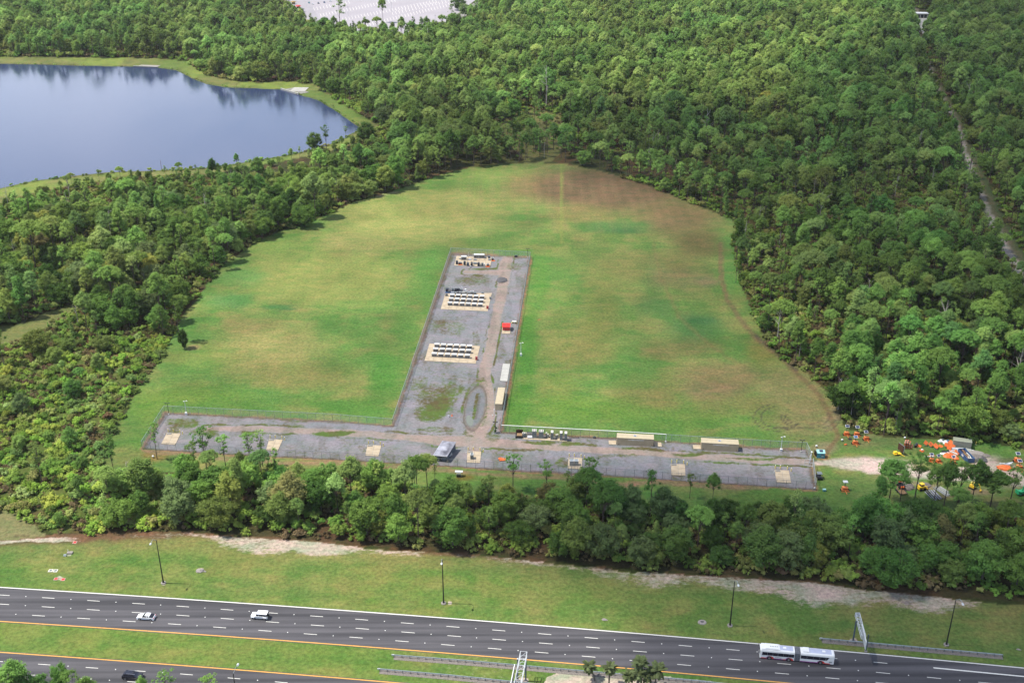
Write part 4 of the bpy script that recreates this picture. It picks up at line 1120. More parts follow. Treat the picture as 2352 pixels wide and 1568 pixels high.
for i in sel_p:
    sh = int(T["u"][i] * 8) % 8
    if T["u"][i] > .93 and T["belt"][i]:
        d = CYP_D[i % 3]; tn = tone_pick(TONES_P, i)
        add_tree("cypress_tree", d, (T["X"][i], T["Y"][i]), T["h"][i], T["rot"][i], tn[1], tree_label("cypress", d[0], tn[0], 0, T["X"][i], T["Y"][i], height_word(T["h"][i])), "cypresses among the wood", cat="tree"); continue
    d = PINE_D[sh]; tn = tone_pick(TONES_P, i)
    add_tree("pine_tree", d, (T["X"][i], T["Y"][i]), T["h"][i], T["rot"][i], tn[1], tree_label("pine", d[0] + "-crowned", tn[0], 0, T["X"][i], T["Y"][i], height_word(T["h"][i])), "pines of the woods round the field")
for i in sel_o:
    sh = int(T["u"][i] * 6) % 6; d = OAK_D[sh]; tn = tone_pick(TONES_O, i)
    add_tree("oak_tree", d, (T["X"][i], T["Y"][i]), T["h"][i], T["rot"][i], tn[1], tree_label("oak", d[0], tn[0], 0, T["X"][i], T["Y"][i], height_word(T["h"][i])), "oaks of the woods round the field")

# single pines and trees that stand out in the photo: (kind, shape, tone, base x, base y, top y, width factor, label)
SINGLES = [
    ("p", 8, 1, 361, 1054, 972, 1.0, "slender pine rising before the first slab of the fenced yard"),
    ("p", 8, 3, 449, 1093, 1014, 1.0, "thin olive pine with tufts down its stem by the first slab"),
    ("p", 9, 1, 476, 1088, 980, 1.0, "tall flat-topped pine between the first two slabs"),
    ("p", 8, 2, 520, 1084, 998, 1.0, "full conical-topped pine midway between the first two slabs"),
    ("p", 8, 1, 576, 1079, 995, 1.1, "open pine just before the second slab"),
    ("p", 10, 4, 604, 1072, 988, .9, "airy pale tree overlapping the second slab"),
    ("p", 10, 1, 266, 1106, 997, .8, "wispy tall pine at the scrub's edge by the fence corner"),
    ("p", 10, 3, 97, 1112, 1018, 1.1, "leaning pine standing alone in the roadside scrub"),
    ("p", 10, 0, 948, 1128, 1077, .8, "small spindly pine on the grass before the third slab"),
    ("p", 8, 3, 999, 1116, 1059, .9, "thin pine on the grass before the open shed"),
    ("p", 0, 4, 1002, 1149, 1100, 1.2, "pale bushy pine below the open shed"),
    ("p", 8, 3, 1123, 1172, 1093, 1.2, "gaunt olive pine near the small equipment stand"),
    ("p", 9, 1, 1178, 1126, 1042, 1.2, "twisted full pine beside the orange barricade"),
    ("p", 9, 1, 1255, 1132, 1062, 1.4, "umbrella-topped pine before the crate racks"),
    ("p", 8, 2, 1302, 1136, 1081, .8, "narrow fresh-green pine beside the vine-clad trunk"),
    ("p", 9, 2, 1352, 1146, 1048, 1.1, "double-stemmed leafy pine by the fifth slab"),
    ("p", 8, 3, 1584, 1144, 1089, 1.1, "open pine past the sixth slab"),
    ("p", 5, 0, 1636, 1156, 1086, 1.0, "dense dark pine with a round top by the sixth slab"),
    ("p", 8, 1, 2067, 1150, 1059, .9, "thin pine rising over the trailer with the orange cab"),
    ("p", 5, 1, 2040, 1158, 1056, 1.5, "broad full pine at the yard's entrance"),
    ("p", 9, 1, 2101, 1145, 1040, 1.25, "heavy-limbed pine by the yellow loader"),
    ("p", 0, 2, 2143, 1160, 1070, 1.2, "round pine before the stacked pipes"),
    ("p", 5, 0, 2168, 1160, 1058, 1.0, "dark twin pine leaning over the pipe stack"),
    ("p", 9, 1, 2198, 1158, 1060, 1.1, "flat-topped pine in front of the skip"),
    ("p", 5, 0, 2230, 1162, 1056, 1.1, "thick dark pine beside the skip"),
    ("p", 5, 0, 2274, 1165, 1080, 1.6, "wide dark pine before the rubble heap"),
    ("p", 9, 1, 2318, 1160, 1072, 1.3, "umbrella pine before the orange tarpaulin pile"),
    ("p", 9, 0, 751, 355, 287, 1.0, "tall open pine on the near lake bank"),
    ("p", 9, 1, 795, 320, 289, 1.0, "leaning flat pine overhanging the lake"),
    ("o", 5, 0, 723, 345, 304, 1.1, "dark upright tree standing at the lake's edge"),
    ("o", 5, 0, 842, 324, 279, 1.2, "dense dark tree on the lake's bushy point"),
    ("p", 5, 0, 545, 390, 352, .9, "lone round pine by the lake's near bank"),
    ("o", 2, 0, 488, 398, 362, .9, "ragged dark tree by the lake's near bank"),
    ("p", 10, 1, 414, 784, 690, 1.0, "tall lone pine at the field's scrub edge"),
    ("o", 5, 0, 423, 800, 755, .55, "dark ivy-clad stump tree beside the lone field pine"),
    ("o", 3, 2, 700, 520, 470, 1.1, "round dark oak bulging into the field near the bare patch"),
    ("p", 5, 4, 725, 500, 395, 1.3, "big pale pine rising over the field's upper corner"),
    ("o", 2, 5, 885, 440, 378, 1.2, "golden-green tree beside the bare sandy patch"),
    ("o", 2, 6, 915, 432, 354, 1.0, "tall light-green tree beside the bare sandy patch"),
    ("o", 1, 3, 790, 462, 418, 1.0, "olive oak at the field's upper corner"),
    ("p", 1, 2, 84, 625, 508, 1.7, "broad umbrella pine above the brush"),
    ("p", 5, 4, 240, 610, 520, 1.3, "large pale pine in the lakeside wood"),
    ("p", 0, 4, 290, 640, 548, 1.3, "rounded pale pine in the lakeside wood"),
    ("o", 2, 5, 348, 655, 582, 1.1, "golden oak by the lakeside wood's edge"),
    ("o", 0, 4, 202, 670, 598, 1.3, "big grey-green rounded oak above the scrub"),
    ("p", 9, 1, 400, 690, 632, 1.2, "umbrella pine at the field's scrubby corner"),
    ("p", 3, 1, 1690, 650, 598, .9, "young pine jutting into the field's edge"),
    ("o", 5, 2, 1702, 655, 625, .6, "small leafy bush tree at the field's edge"),
    ("p", 8, 3, 1182, 262, 180, 1.2, "slender pine with a dark bare stem over the clearing"),
    ("p", 8, 2, 1208, 264, 182, 1.2, "slender pine with a long bare stem over the clearing"),
    ("p", 5, 1, 880, 52, -8, 1.0, "tall pine rising against the paved car park"),
]
for kd, sh, tn, bx, by, ty, wf, lb_ in SINGLES:
    d = (PINE_D if kd == "p" else OAK_D)[sh]; tone = (TONES_P if kd == "p" else TONES_O)[tn]
    p = P(bx, by)
    rz = (784 - ty) * cp - FPX * sp; ry = FPX * cp + (784 - ty) * sp
    h = CAM_H + rz / ry * p.y
    base_h = 17.8 if kd == "p" else {0: 11.5, 1: 11.5, 2: 13.5, 3: 8.6, 4: 12.6, 5: 10.4}[sh]
    zs = h / base_h; s = (zs * .5 + .5 * min(zs, 1.0)) * wf * .95
    add_tree("pine_tree" if kd == "p" else "oak_tree", d, p, s, random.uniform(0, 6.28), tone[1], lb_, "pines of the woods round the field" if kd == "p" else "oaks of the woods round the field", zs)

# dead snags
for j, (bx, by, ty, lb_) in enumerate([(1311, 1142, 1062, "bare vine-clad trunk before the fifth slab"), (297, 1117, 1058, "black dead trunk at the scrub's edge by the fence corner"), (1840, 950, 900, "pale snag by the tyre rings"), (1780, 830, 770, "grey snag at the wood's double bend"),
                                    (1700, 545, 520, "short snag at the field's wavy edge"), (2105, 370, 300, "white snag among eastern pines"), (1742, 520, 470, "leaning pale snag by the brushy edge"), (1785, 780, 700, "branching grey snag over the brushy edge"),
                                    (2330, 900, 800, "forked white snag below the dirt track"), (2160, 780, 690, "bare pale snag in the eastern pines"), (1990, 700, 640, "thin grey snag in the eastern pines"), (1255, 250, 150, "thin dead pine beyond the clearing"), (482, 330 - 130, 130, "pale snag over the lake's far bank"),
                                    (257, 312 + 240, 480, "dead pine in the lakeside wood"), (476, 512, 440, "bare grey snag near the lakeside wood"), (1265, 640 - 120, 500 - 40, "broken stub by the clearing"), (1925, 940, 870, "white snag by the wood's lower corner"), (1620, 330, 250, "dead pine above the planted rows"), (1880, 520, 440, "dead pine over the wavy edge"), (2220, 250, 190, "pale snag past the dirt track")]):
    p = P(bx, by); rz = (784 - ty) * cp - FPX * sp; ry = FPX * cp + (784 - ty) * sp
    h = max(5, CAM_H + rz / ry * p.y); d = DEAD_D[j % 3]
    if not wood_mask(np.array([bx]), np.array([by]))[0] and j > 1: continue
    o = thing("dead_tree", lb_, "tree", (p.x, p.y, 0), random.uniform(0, 6), "dead trees of the woods"); o.scale = (h / 13,) * 3
    link("trunk", d[0], o); link("branches", d[1], o); TREE_N["dead_tree"] += 1

rd = np.random.default_rng(88)
cand = np.where((T["east"] | T["thin"] | (T["band"] & (T["py"] > 430))) & inframe & (T["py"] > 340))[0]
for i in rd.choice(cand, 46, replace=False):
    s = rd.uniform(.75, 1.15); X_, Y_ = T["X"][i] + 2.6, T["Y"][i] - 2.8
    if not wood_mask(*[np.array([float(v)]) for v in Q(X_, Y_)])[0]: continue
    nm = ["forked", "straight", "crooked"][i % 3]
    o = thing("dead_tree", tree_label("snag", nm, "pale grey", 0, X_, Y_, height_word(s)), "tree", (X_, Y_, 0), rd.uniform(0, 6), "dead trees of the woods"); o.scale = (s * .8, s * .8, s)
    link("trunk", DEAD_D[i % 3][0], o); link("branches", DEAD_D[i % 3][1], o); TREE_N["dead_tree"] += 1

# ------------------------------------------------------------------ shrubs one can tell apart
X, Y, px, py = grid_points(4.0, -450, 420, 200, 700, 5)
k = wood_mask(px, py) & (inside(px, py, SCRUB) | inside(px, py, THIN) | (inside(px, py, BELT) & (px < 420)))
k &= np.random.default_rng(9).random(len(X)) < .62
SX, SY, SPX, SPY = X[k], Y[k], px[k], py[k]
rr = np.random.default_rng(10)
order = np.argsort(-scale_at(SPY) + ((SPX < 0) | (SPX > 2350)) * 99)
taken = np.zeros(len(SX), bool)
for q, i in enumerate(order[:280]):
    taken[i] = True
    d = SHRUB_D[rr.integers(4)]; tn = TONES_S[rr.choice(6, p=[.30, .28, .18, .02, .12, .10])]; s = rr.uniform(.6, 1.3)
    add_tree("shrub", d, (SX[i], SY[i]), s, rr.uniform(0, 6.28), tn[1], tree_label("shrub", d[0], tn[0], 0, SX[i], SY[i], "large" if s > 1.05 else ("middling" if s > .85 else "small")), "shrubs of the open scrub", cat="shrub")

# ------------------------------------------------------------------ the rest of the woods: one object per kind
def proto_obj(name, crown, trunk):
    V = []; 
    bm = bmesh.new(); bm.from_mesh(crown); n0 = len(bm.faces)
    if trunk is not None:
        bm.from_mesh(trunk); bm.faces.ensure_lookup_table()
        for f in bm.faces[n0:]: f.material_index = 1
    me = bpy.data.meshes.new(name); bm.to_mesh(me); bm.free()
    me.materials.append(crown.materials[0])
    if trunk is not None: me.materials.append(trunk.materials[0])
    return bpy.data.objects.new(name, me)      # shape library, not placed in the scene itself

def scatter(name, label, X, Y, S, R, ids, protos):
    me = bpy.data.meshes.new(name + "_points")
    me.vertices.add(len(X)); me.vertices.foreach_set("co", np.stack([X, Y, np.zeros(len(X))], 1).astype(np.float32).ravel())
    for k_, v, t in (("size", S, 'FLOAT'), ("turn", R, 'FLOAT'), ("pick", ids, 'INT')):
        a = me.attributes.new(k_, t, 'POINT'); a.data.foreach_set("value", np.asarray(v, np.float32 if t == 'FLOAT' else np.int32))
    o = link(name, me); tag(o, label, None, None, "stuff")
    ng = bpy.data.node_groups.new(name, 'GeometryNodeTree')
    ng.interface.new_socket("Geometry", in_out='INPUT', socket_type='NodeSocketGeometry'); ng.interface.new_socket("Geometry", in_out='OUTPUT', socket_type='NodeSocketGeometry')
    n, l = ng.nodes, ng.links
    gi, go = n.new("NodeGroupInput"), n.new("NodeGroupOutput")
    jn = n.new("GeometryNodeJoinGeometry")
    for p in protos:
        oi = n.new("GeometryNodeObjectInfo"); oi.inputs["Object"].default_value = p; oi.inputs["As Instance"].default_value = False
        gt = n.new("GeometryNodeGeometryToInstance"); l.new(oi.outputs["Geometry"], gt.inputs[0]); l.new(gt.outputs[0], jn.inputs[0])
    ip = n.new("GeometryNodeInstanceOnPoints"); l.new(gi.outputs[0], ip.inputs["Points"]); l.new(jn.outputs[0], ip.inputs["Instance"])
    ip.inputs["Pick Instance"].default_value = True
    def na(nm, t):
        q = n.new("GeometryNodeInputNamedAttribute"); q.data_type = t; q.inputs["Name"].default_value = nm; return q.outputs[0]
    l.new(na("pick", 'INT'), ip.inputs["Instance Index"])
    cx = n.new("ShaderNodeCombineXYZ"); l.new(na("turn", 'FLOAT'), cx.inputs[2]); l.new(cx.outputs[0], ip.inputs["Rotation"])
    l.new(na("size", 'FLOAT'), ip.inputs["Scale"])
    l.new(ip.outputs[0], go.inputs[0])
    md = o.modifiers.new("scatter", 'NODES'); md.node_group = ng
    return o

rest = ~chosen
i = np.where(rest & T["pine"])[0]
scatter("pine_woods", "mass of far pines beyond the nearest ones round the field and lake", T["X"][i], T["Y"][i], T["h"][i], T["rot"][i], np.array([0, 2, 5, 8, 0, 4, 5, 2, 7, 3, 8, 1, 2, 5, 8])[(T["u"][i] * 997).astype(int) % 15], [proto_obj("pine_shape", d[1], d[2]) for d in PINE_D[:8] + CYP_D[:1]])
i = np.where(rest & ~T["pine"])[0]
scatter("oak_woods", "mass of far broadleaved trees beyond the nearest ones round field and lake", T["X"][i], T["Y"][i], T["h"][i], T["rot"][i], (T["u"][i] * 6).astype(int) % 6, [proto_obj("oak_shape", d[1], d[2]) for d in OAK_D])

# understorey: low growth nobody could count
X, Y, px, py = grid_points(3.1, -500, 500, 200, 640, 15)
k1 = wood_mask(px, py) & (py > 360)
X2, Y2, px2, py2 = grid_points(6.2, -1100, 1100, 560, 1750, 16)
k2 = wood_mask(px2, py2) & (py2 <= 360)
bed = ~taken
UX = np.concatenate([X[k1], X2[k2], SX[bed]]); UY = np.concatenate([Y[k1], Y2[k2], SY[bed]])
rr = np.random.default_rng(20); n = len(UX)
qx, qy = Q(UX, UY)
sz = rr.uniform(.45, 1.15, n) + (qy < 330) * .9
sz[inside(qx, qy, BELT)] *= 1.15
sz[inside(qx, qy, THIN)] *= .72; sz[inside(qx, qy, CLEAR)] *= .42
keep = rr.random(n) < np.where(inside(qx, qy, CLEAR), .85, np.where(inside(qx, qy, THIN), .6, np.where(inside(qx, qy, SCRUB), .8, .92)))
rp = []
for (ax, ay), (bx, by) in zip(LAKE[:-1], LAKE[1:]):
    if ax < 0 or bx < 0: continue
    a, b = P(ax, ay), P(bx, by); m = int((b - a).length / 1.6); nrm = Vector((-(b - a).y, (b - a).x, 0)).normalized()
    for q in range(m):
        p = a + (b - a) * ((q + rr.random()) / m) + nrm * rr.uniform(.3, 2.2); nb_ = ay > 300
        if rr.random() < (.85 if nb_ and ax > 400 else .35): rp.append((p.x, p.y, rr.uniform(.25, .7) * (1.2 if nb_ else .8)))
rp = np.array(rp)
scatter("lake_reeds", "reeds and low bushes growing along the lake's rim", rp[:, 0], rp[:, 1], rp[:, 2], rr.uniform(0, 6.28, len(rp)), rr.integers(0, 4, len(rp)), [proto_obj("reed_shape", d[1], None) for d in SHRUB_D])
protos = [proto_obj("shrub_shape", d[1], None) for d in SHRUB_D]
dry = proto_obj("dry_shrub_shape", SHRUB_D[1][1].copy(), None); dry.data.materials[0] = M["dry_foliage"]
ids = rr.integers(0, 4, n); 
dry_p = .02 + .12 * (fbm(UX, UY, 22, 501) > .55) + .15 * inside(qx, qy, THIN)
ids = np.where(rr.random(n) < dry_p, 4, ids)
scatter("undergrowth", "tangled low growth under and between the trees", UX[keep], UY[keep], sz[keep], rr.uniform(0, 6.28, n)[keep], ids[keep], protos + [dry])
print("trees", TREE_N, "points", len(T["X"]), "under", keep.sum())
# ------------------------------------------------------------------ clouds over the place (they shade parts of it)
cm, n_, l_ = new_mat("cloud_body")
o_ = n_.new("ShaderNodeOutputMaterial"); d_ = n_.new("ShaderNodeBsdfDiffuse"); d_.inputs[0].default_value = (.5, .5, .52, 1)
t_ = n_.new("ShaderNodeBsdfTranslucent"); t_.inputs[0].default_value = (.9, .9, .92, 1)
a_ = n_.new("ShaderNodeMixShader"); a_.inputs[0].default_value = .05; l_.new(d_.outputs[0], a_.inputs[1]); l_.new(t_.outputs[0], a_.inputs[2])
tr_ = n_.new("ShaderNodeBsdfTransparent"); ms_ = n_.new("ShaderNodeMixShader")
at_ = n_.new("ShaderNodeAttribute"); at_.attribute_name = "cover"
l_.new(at_.outputs["Fac"], ms_.inputs[0]); l_.new(tr_.outputs[0], ms_.inputs[1]); l_.new(a_.outputs[0], ms_.inputs[2]); l_.new(ms_.outputs[0], o_.inputs[0])
CLOUD_Z = 900.0
def cloud(name, outline, dens, seed, edge=70.0):
    """vapour bank: a lumpy layer, thin towards its ragged rim. outline: ground shade it throws, in photo measurements"""
    pts = [P(x, y) for x, y in outline]
    off = to_sun * (CLOUD_Z / to_sun.z)
    cx = sum(p.x for p in pts) / len(pts); cy = sum(p.y for p in pts) / len(pts)
    x0, x1 = min(p.x for p in pts) - edge, max(p.x for p in pts) + edge; y0, y1 = min(p.y for p in pts) - edge, max(p.y for p in pts) + edge
    nx, ny = int((x1 - x0) / 9) + 2, int((y1 - y0) / 9) + 2
    X, Y = np.meshgrid(np.linspace(x0, x1, nx), np.linspace(y0, y1, ny))
    pl = [(p.x, p.y) for p in pts]
    ins = inside(X, Y, pl); d, _ = line_dist(X, Y, pl + [pl[0]], 1.0)
    sd = np.where(ins, d, -d) + (fbm(X, Y, 120, seed) - .5) * min(150, edge * 2.2)
    a = sstep(-edge * .7, edge * .6, sd) * dens * (.8 + .4 * fbm(X, Y, 90, seed + 9))
    th = np.sqrt(np.clip(a, 0, 1)) * 90 * (.6 + .8 * fbm(X, Y, 60, seed + 4))
    V1 = np.stack([X.ravel() + off.x, Y.ravel() + off.y, (CLOUD_Z + th).ravel()], 1); V2 = np.stack([X.ravel() + off.x, Y.ravel() + off.y, (CLOUD_Z - th * .25).ravel()], 1)
    F = grid_faces(nx, ny); keep = a.ravel()[F].max(1) > .004
    F = F[keep]
    n = len(V1)
    # upper and lower skin, each lets part of the light through
    V = np.concatenate([V1, V2]); FF = np.concatenate([F, F[:, ::-1] + n])
    used = np.unique(FF); rm = np.full(len(V), -1); rm[used] = np.arange(len(used))
    me = np_mesh(name, V[used], rm[FF], cm, True)
    av = np.concatenate([a.ravel(), a.ravel()])[used]
    av = 1 - np.sqrt(1 - np.clip(av, 0, .95))
    q = me.attributes.new("cover", 'FLOAT', 'POINT'); q.data.foreach_set("value", av.astype(np.float32))
    o = link(name, me); o["kind"] = "stuff"; o["label"] = "drifting white cloud above the place"
    return o
cloud("cloud", [(2080, -60), (2060, 60), (1990, 190), (1800, 300), (1560, 290), (1400, 340), (1420, 420), (1700, 480), (1900, 620), (2100, 700), (2500, 760), (2700, 500), (2700, -40)], .70, 3, 60)
cloud("cloud", [(830, 260), (900, 400), (1150, 380), (1400, 400), (1560, 340), (1500, 250), (1200, 280), (1000, 240)], .55, 13, 30)
cloud("cloud", [(1080, 1130), (1100, 1260), (1450, 1420), (1500, 1560), (2000, 1700), (2700, 1700), (2700, 1200), (2350, 1130), (2000, 1150), (1700, 1110), (1400, 1080)], .72, 23, 20)
cloud("cloud", [(1380, 520), (1340, 700), (1480, 950), (1900, 1060), (2600, 1120), (2600, 760), (2000, 640), (1700, 480)], .27, 33, 35)
cloud("cloud", [(0, 560), (300, 520), (520, 420), (640, 480), (420, 620), (240, 700), (0, 720), (-300, 740), (-300, 560)], .20, 43, 30)
# ------------------------------------------------------------------ damp summer air
hm, n_, l_ = new_mat("haze_air")
o_ = n_.new("ShaderNodeOutputMaterial"); v_ = n_.new("ShaderNodeVolumePrincipled")
v_.inputs["Color"].default_value = (.93, .96, 1.0, 1); v_.inputs["Density"].default_value = 0.000025; v_.inputs["Anisotropy"].default_value = 0.2
l_.new(v_.outputs[0], o_.inputs["Volume"])
hb = MB().box(0, 1000, 99.5, 7000, 4600, 201)
ho = link("haze", hb.mesh("haze", hm)); ho["kind"] = "stuff"; ho["label"] = "thin summer haze over the whole place"
# ------------------------------------------------------------------ fences
POST = MB().cyl((0, 0, 0), (0, 0, 3.05), .055, n=6).mesh("post", M["galv"])
POST_D = MB().cyl((0, 0, 0), (0, 0, 3.05), .05, n=6).mesh("post", M["galv_dark"])
def fence(name, label, pts, near=False, mast_every=None):
    w = [P(x, y) for x, y in pts]
    t = thing(name, label, "fence", w[0], group="chain link fence round the gravel yard")
    o = w[0]
    for a, b in zip(w[:-1], w[1:]):
        L = (b - a).length; n = max(1, round(L / 3.05)); ang = math.atan2(b.y - a.y, b.x - a.x)
        panel = MB(); q = L / n
        panel.quad((0, 0, .05), (q, 0, .05), (q, 0, 2.95), (0, 0, 2.95))
        pm = panel.mesh("mesh_panel", M["chain_mesh_near" if near else "chain_mesh"])
        for k in range(n + 1):
            p = a + (b - a) * (k / n) - o
            link("post", POST_D if near else POST, t, (p.x, p.y, 0))
            if k < n:
                m = link("mesh_panel", pm, t, (p.x, p.y, 0)); m.rotation_euler = (0, 0, ang)
        r = MB().cyl((0, 0, 3.0), (L, 0, 3.0), .045 if near else .06, n=5)
        m = part("top_rail", r, "galv_dark" if near else "galv", t, tuple(a - o)); m.rotation_euler = (0, 0, ang)
        for zz in (3.12, 3.26):
            pass
    return t
fence("yard_fence", "short end run of chain link fence beside the scrub", [(327, 1030), (379, 948)])
fence("yard_fence", "long rear chain link fence between the corner mast and the gravel stem", [(379, 948), (574, 958), (764, 967), (902, 978.5)])
fence("yard_fence", "chain link fence up the lake side of the gravel stem", [(902, 978.5), (1036, 582)])
fence("yard_fence", "chain link fence across the far tip of the gravel stem", [(1036, 582), (1218, 592)])
fence("yard_fence", "chain link fence up the stem beside the red hut and tan container", [(1218, 592), (1150, 993)])
rf = fence("yard_fence", "rear chain link fence behind the crate racks and tan trailers", [(1150, 993), (1415, 1007), (1584, 1018), (1768, 1029), (1851, 1033)])
o_ = rf.location
pts = [P(x, y) - o_ for x, y in [(1152, 993.2), (1415, 1007.2), (1529, 1014.5)]]
b = MB()
for a, c in zip(pts[:-1], pts[1:]): b.cyl((a.x, a.y - .12, 3.12), (c.x, c.y - .12, 3.12), .11, n=6)
b.cyl((pts[-1].x, pts[-1].y - .12, .3), (pts[-1].x, pts[-1].y - .12, 3.12), .09, n=6)
b.box(pts[-1].x, pts[-1].y - .12, .2, .5, .4, .4)
part("white_pipe", b, "white_paint", rf, label="white pipe running along the top of the fence")
fence("yard_fence", "bent end fence with the double gate by the teal hut", [(1851, 1033), (1862, 1057)])
fence("yard_fence", "end fence from the gate down to the corner by the black cart", [(1866.5, 1072), (1873, 1125.5)])
fence("yard_fence", "long roadside chain link fence before the launch slabs", [(327, 1030.5), (544, 1044.5), (759, 1055), (945, 1066), (1051, 1072), (1197, 1083), (1392, 1092), (1478, 1098.5), (1672, 1111.5), (1760, 1117), (1872.5, 1125)], near=True)
# gate, standing open
ga, gb = P(1862, 1057), P(1866.5, 1072)
g = thing("double_gate", "open double gate of pipe and wire across the track", "gate", ga, group=None)
for pt in (Vector((0, 0, 0)), gb - ga):
    part("gate_post", MB().cyl((pt.x, pt.y, 0), (pt.x, pt.y, 3.3), .12, n=8), "galv_light", g)
for pt, dr in ((Vector((0, 0, 0)), (-.45, -.9)), (gb - ga, (-.9, .25))):
    L = 2.9; e = (pt.x + dr[0] * L, pt.y + dr[1] * L)
    b = MB()
    for z in (.2, 1.5, 2.8): b.cyl((pt.x, pt.y, z), (e[0], e[1], z), .05, n=5)
    b.cyl((pt.x, pt.y, .2), (pt.x, pt.y, 2.8), .05, n=5); b.cyl((e[0], e[1], .2), (e[0], e[1], 2.8), .05, n=5)
    lf = part("gate_leaf", b, "galv_light", g)
    part("wire_mesh", MB().quad((pt.x, pt.y, .2), (e[0], e[1], .2), (e[0], e[1], 2.8), (pt.x, pt.y, 2.8)), "chain_mesh", lf)
part("lamp_cap", MB().blob((0, 0, 3.3), .3, .3, .25), "white_paint", g)

# ------------------------------------------------------------------ slabs
def frame4(tl, tr, br, bl):
    a = [P(*q) for q in (tl, tr, br, bl)]
    c = sum(a, Vector()) / 4
    return [q - c for q in a], c
def slab(label, tl, tr, br, bl, nx, ny, th=.18, mt="concrete", gap=.05, group=None, name="concrete_slab", panel="slab_panel"):
    a, c = frame4(tl, tr, br, bl)
    t = thing(name, label, "slab", c, group=group)
    def uv(u, v): return (a[3] * (1 - u) + a[2] * u) * (1 - v) + (a[0] * (1 - u) + a[1] * u) * v
    Lx = (a[1] - a[0]).length; Ly = (a[3] - a[0]).length; gu, gv = gap / Lx, gap / Ly
    part("bed", MB().prism([tuple(uv(0.004, .004))[:2], tuple(uv(.996, .004))[:2], tuple(uv(.996, .996))[:2], tuple(uv(.004, .996))[:2]], 0, th * .7), "concrete_grey", t)
    for i in range(nx):
        for j in range(ny):
            q = [uv(i / nx + gu, j / ny + gv), uv((i + 1) / nx - gu, j / ny + gv), uv((i + 1) / nx - gu, (j + 1) / ny - gv), uv(i / nx + gu, (j + 1) / ny - gv)]
            part(panel, MB().prism([tuple(p)[:2] for p in q], .02, th + random.uniform(-.012, .012)), mt, t)
    return t, uv, c
BOLL = MB().cyl((0, 0, 0), (0, 0, 1.25), .13, n=8).mesh("bollard", M["yellow_post"])
BOLL_CAP = MB().blob((0, 0, 1.25), .14, .14, .1, 8, 3, 0).mesh("cap", M["white_paint"])
SL = [((383, 994.4), (415.6, 996), (403, 1021.6), (370, 1020), "pale launch slab nearest the fence corner and scrub"),
      ((618, 1008.4), (650, 1010), (638, 1036), (611, 1034), "pale launch slab half hidden by an airy tree"),
      ((844, 1021.6), (876.4, 1023.4), (869.4, 1048.7), (838.8, 1046.6), "bare pale launch slab before the gravel stem"),
      ((1073.3, 1036), (1105.7, 1037.4), (1103, 1063.7), (1072, 1062.4), "pale launch slab with a grey cabinet beside the open shed"),
      ((1305.3, 1050.7), (1337.7, 1052), (1336.5, 1078), (1303.6, 1076.4), "pale launch slab holding two twin-vent machines"),
      ((1540.8, 1065.4), (1573.5, 1066.4), (1574.7, 1092.7), (1541.7, 1091.6), "pale launch slab in line with the tan trailers' gap"),
      ((1778.8, 1079), (1812, 1080.7), (1817.4, 1109.6), (1783.2, 1107.8), "pale launch slab nearest the open gate")]
for k, (tl, tr, br, bl, lb_) in enumerate(SL):
    t, uv, c = slab(lb_, tl, tr, br, bl, 2, 3, group="small launch slabs along the gravel yard")
    # utility box let into the slab's far corner
    p = uv(.22, .90); part("hatch", MB().box(p.x, p.y, .24, 1.6, .9, .14), "concrete_grey", t)
    nm = ["scrub-side slab", "tree-hidden slab", "bare third slab", "cabinet slab", "twin-vent slab", "trailer-gap slab", "gate-side slab"][k]
    for j, (u, v, w) in enumerate(((.06, 1.12, "first"), (.42, 1.14, "second"), (.90, 1.10, "third"), (1.14, .96, "last"))):
        p = c + uv(u, v); o = thing("bollard", f"{w} yellow bollard of the row behind the {nm}", "bollard", p, group="yellow bollards behind the launch slabs")
        link("bollard_post", BOLL, o); link("cap", BOLL_CAP, o)
    p = c + uv(-.06, .75); o = thing("marker_post", f"white marker peg beside the {nm}", "post", p, group="white pegs beside the launch slabs")
    part("peg", MB().cyl((0, 0, 0), (0, 0, .8), .09, n=6), "white_paint", o); part("cap", MB().blob((0, 0, .8), .12, .12, .1, 6, 3, 0), "white_paint", o)

# covered mortar racks
def rack_meshes():
    w, d, h = 2.05, 1.35, 1.4
    cov = MB()
    cov.side([(-.68, h + .02), (-.68, h - .10), (.68, h - .10), (.68, h + .02), (.3, h + .12), (-.3, h + .12)], -w / 2, w / 2)
    cov.v = [(v[1], v[0], v[2]) for v in cov.v]; cov.f = [f[::-1] for f in cov.f]
    body = MB().box(0, .2, .62, w * .94, d * .6, 1.14)
    fr = MB()
    for x in (-w / 2 + .05, 0, w / 2 - .05):
        fr.box(x, -d / 2 + .05, .62, .09, .09, 1.24)
    fr.box(0, -d / 2 + .05, .12, w, .09, .1); fr.box(0, -d / 2 + .05, .78, w, .09, .1)
    tu = MB()
    for i in range(7): tu.cyl((-w / 2 + .22 + i * .275, -d / 2 + .2, .1), (-w / 2 + .22 + i * .275, -d / 2 + .2, .82), .09, n=6)
    return cov.mesh("cover", M["galv_light"]), body.mesh("rack_body", M["beige_metal"]), fr.mesh("frame", M["frame_grey"]), tu.mesh("tube_row", M["slate_metal"])
RACK = rack_meshes()
def rack(x, y, label, grp, rz=-.04, s=1.0):
    p = P(x, y); t = thing("mortar_rack", label, "rack", (p.x, p.y, .18), rz, grp); t.scale = (s, s, s)
    link("cover", RACK[0], t); link("rack_body", RACK[1], t); link("frame", RACK[2], t)
    o = link("tube_row", RACK[3], t)
    return t
slab("wide pale slab carrying eighteen covered racks", (986.3, 789.4), (1103, 795.1), (1092.9, 835.5), (974.7, 829), 6, 4, group="big slabs in the gravel stem")
ORD = ["first", "second", "third", "fourth", "fifth", "sixth"]
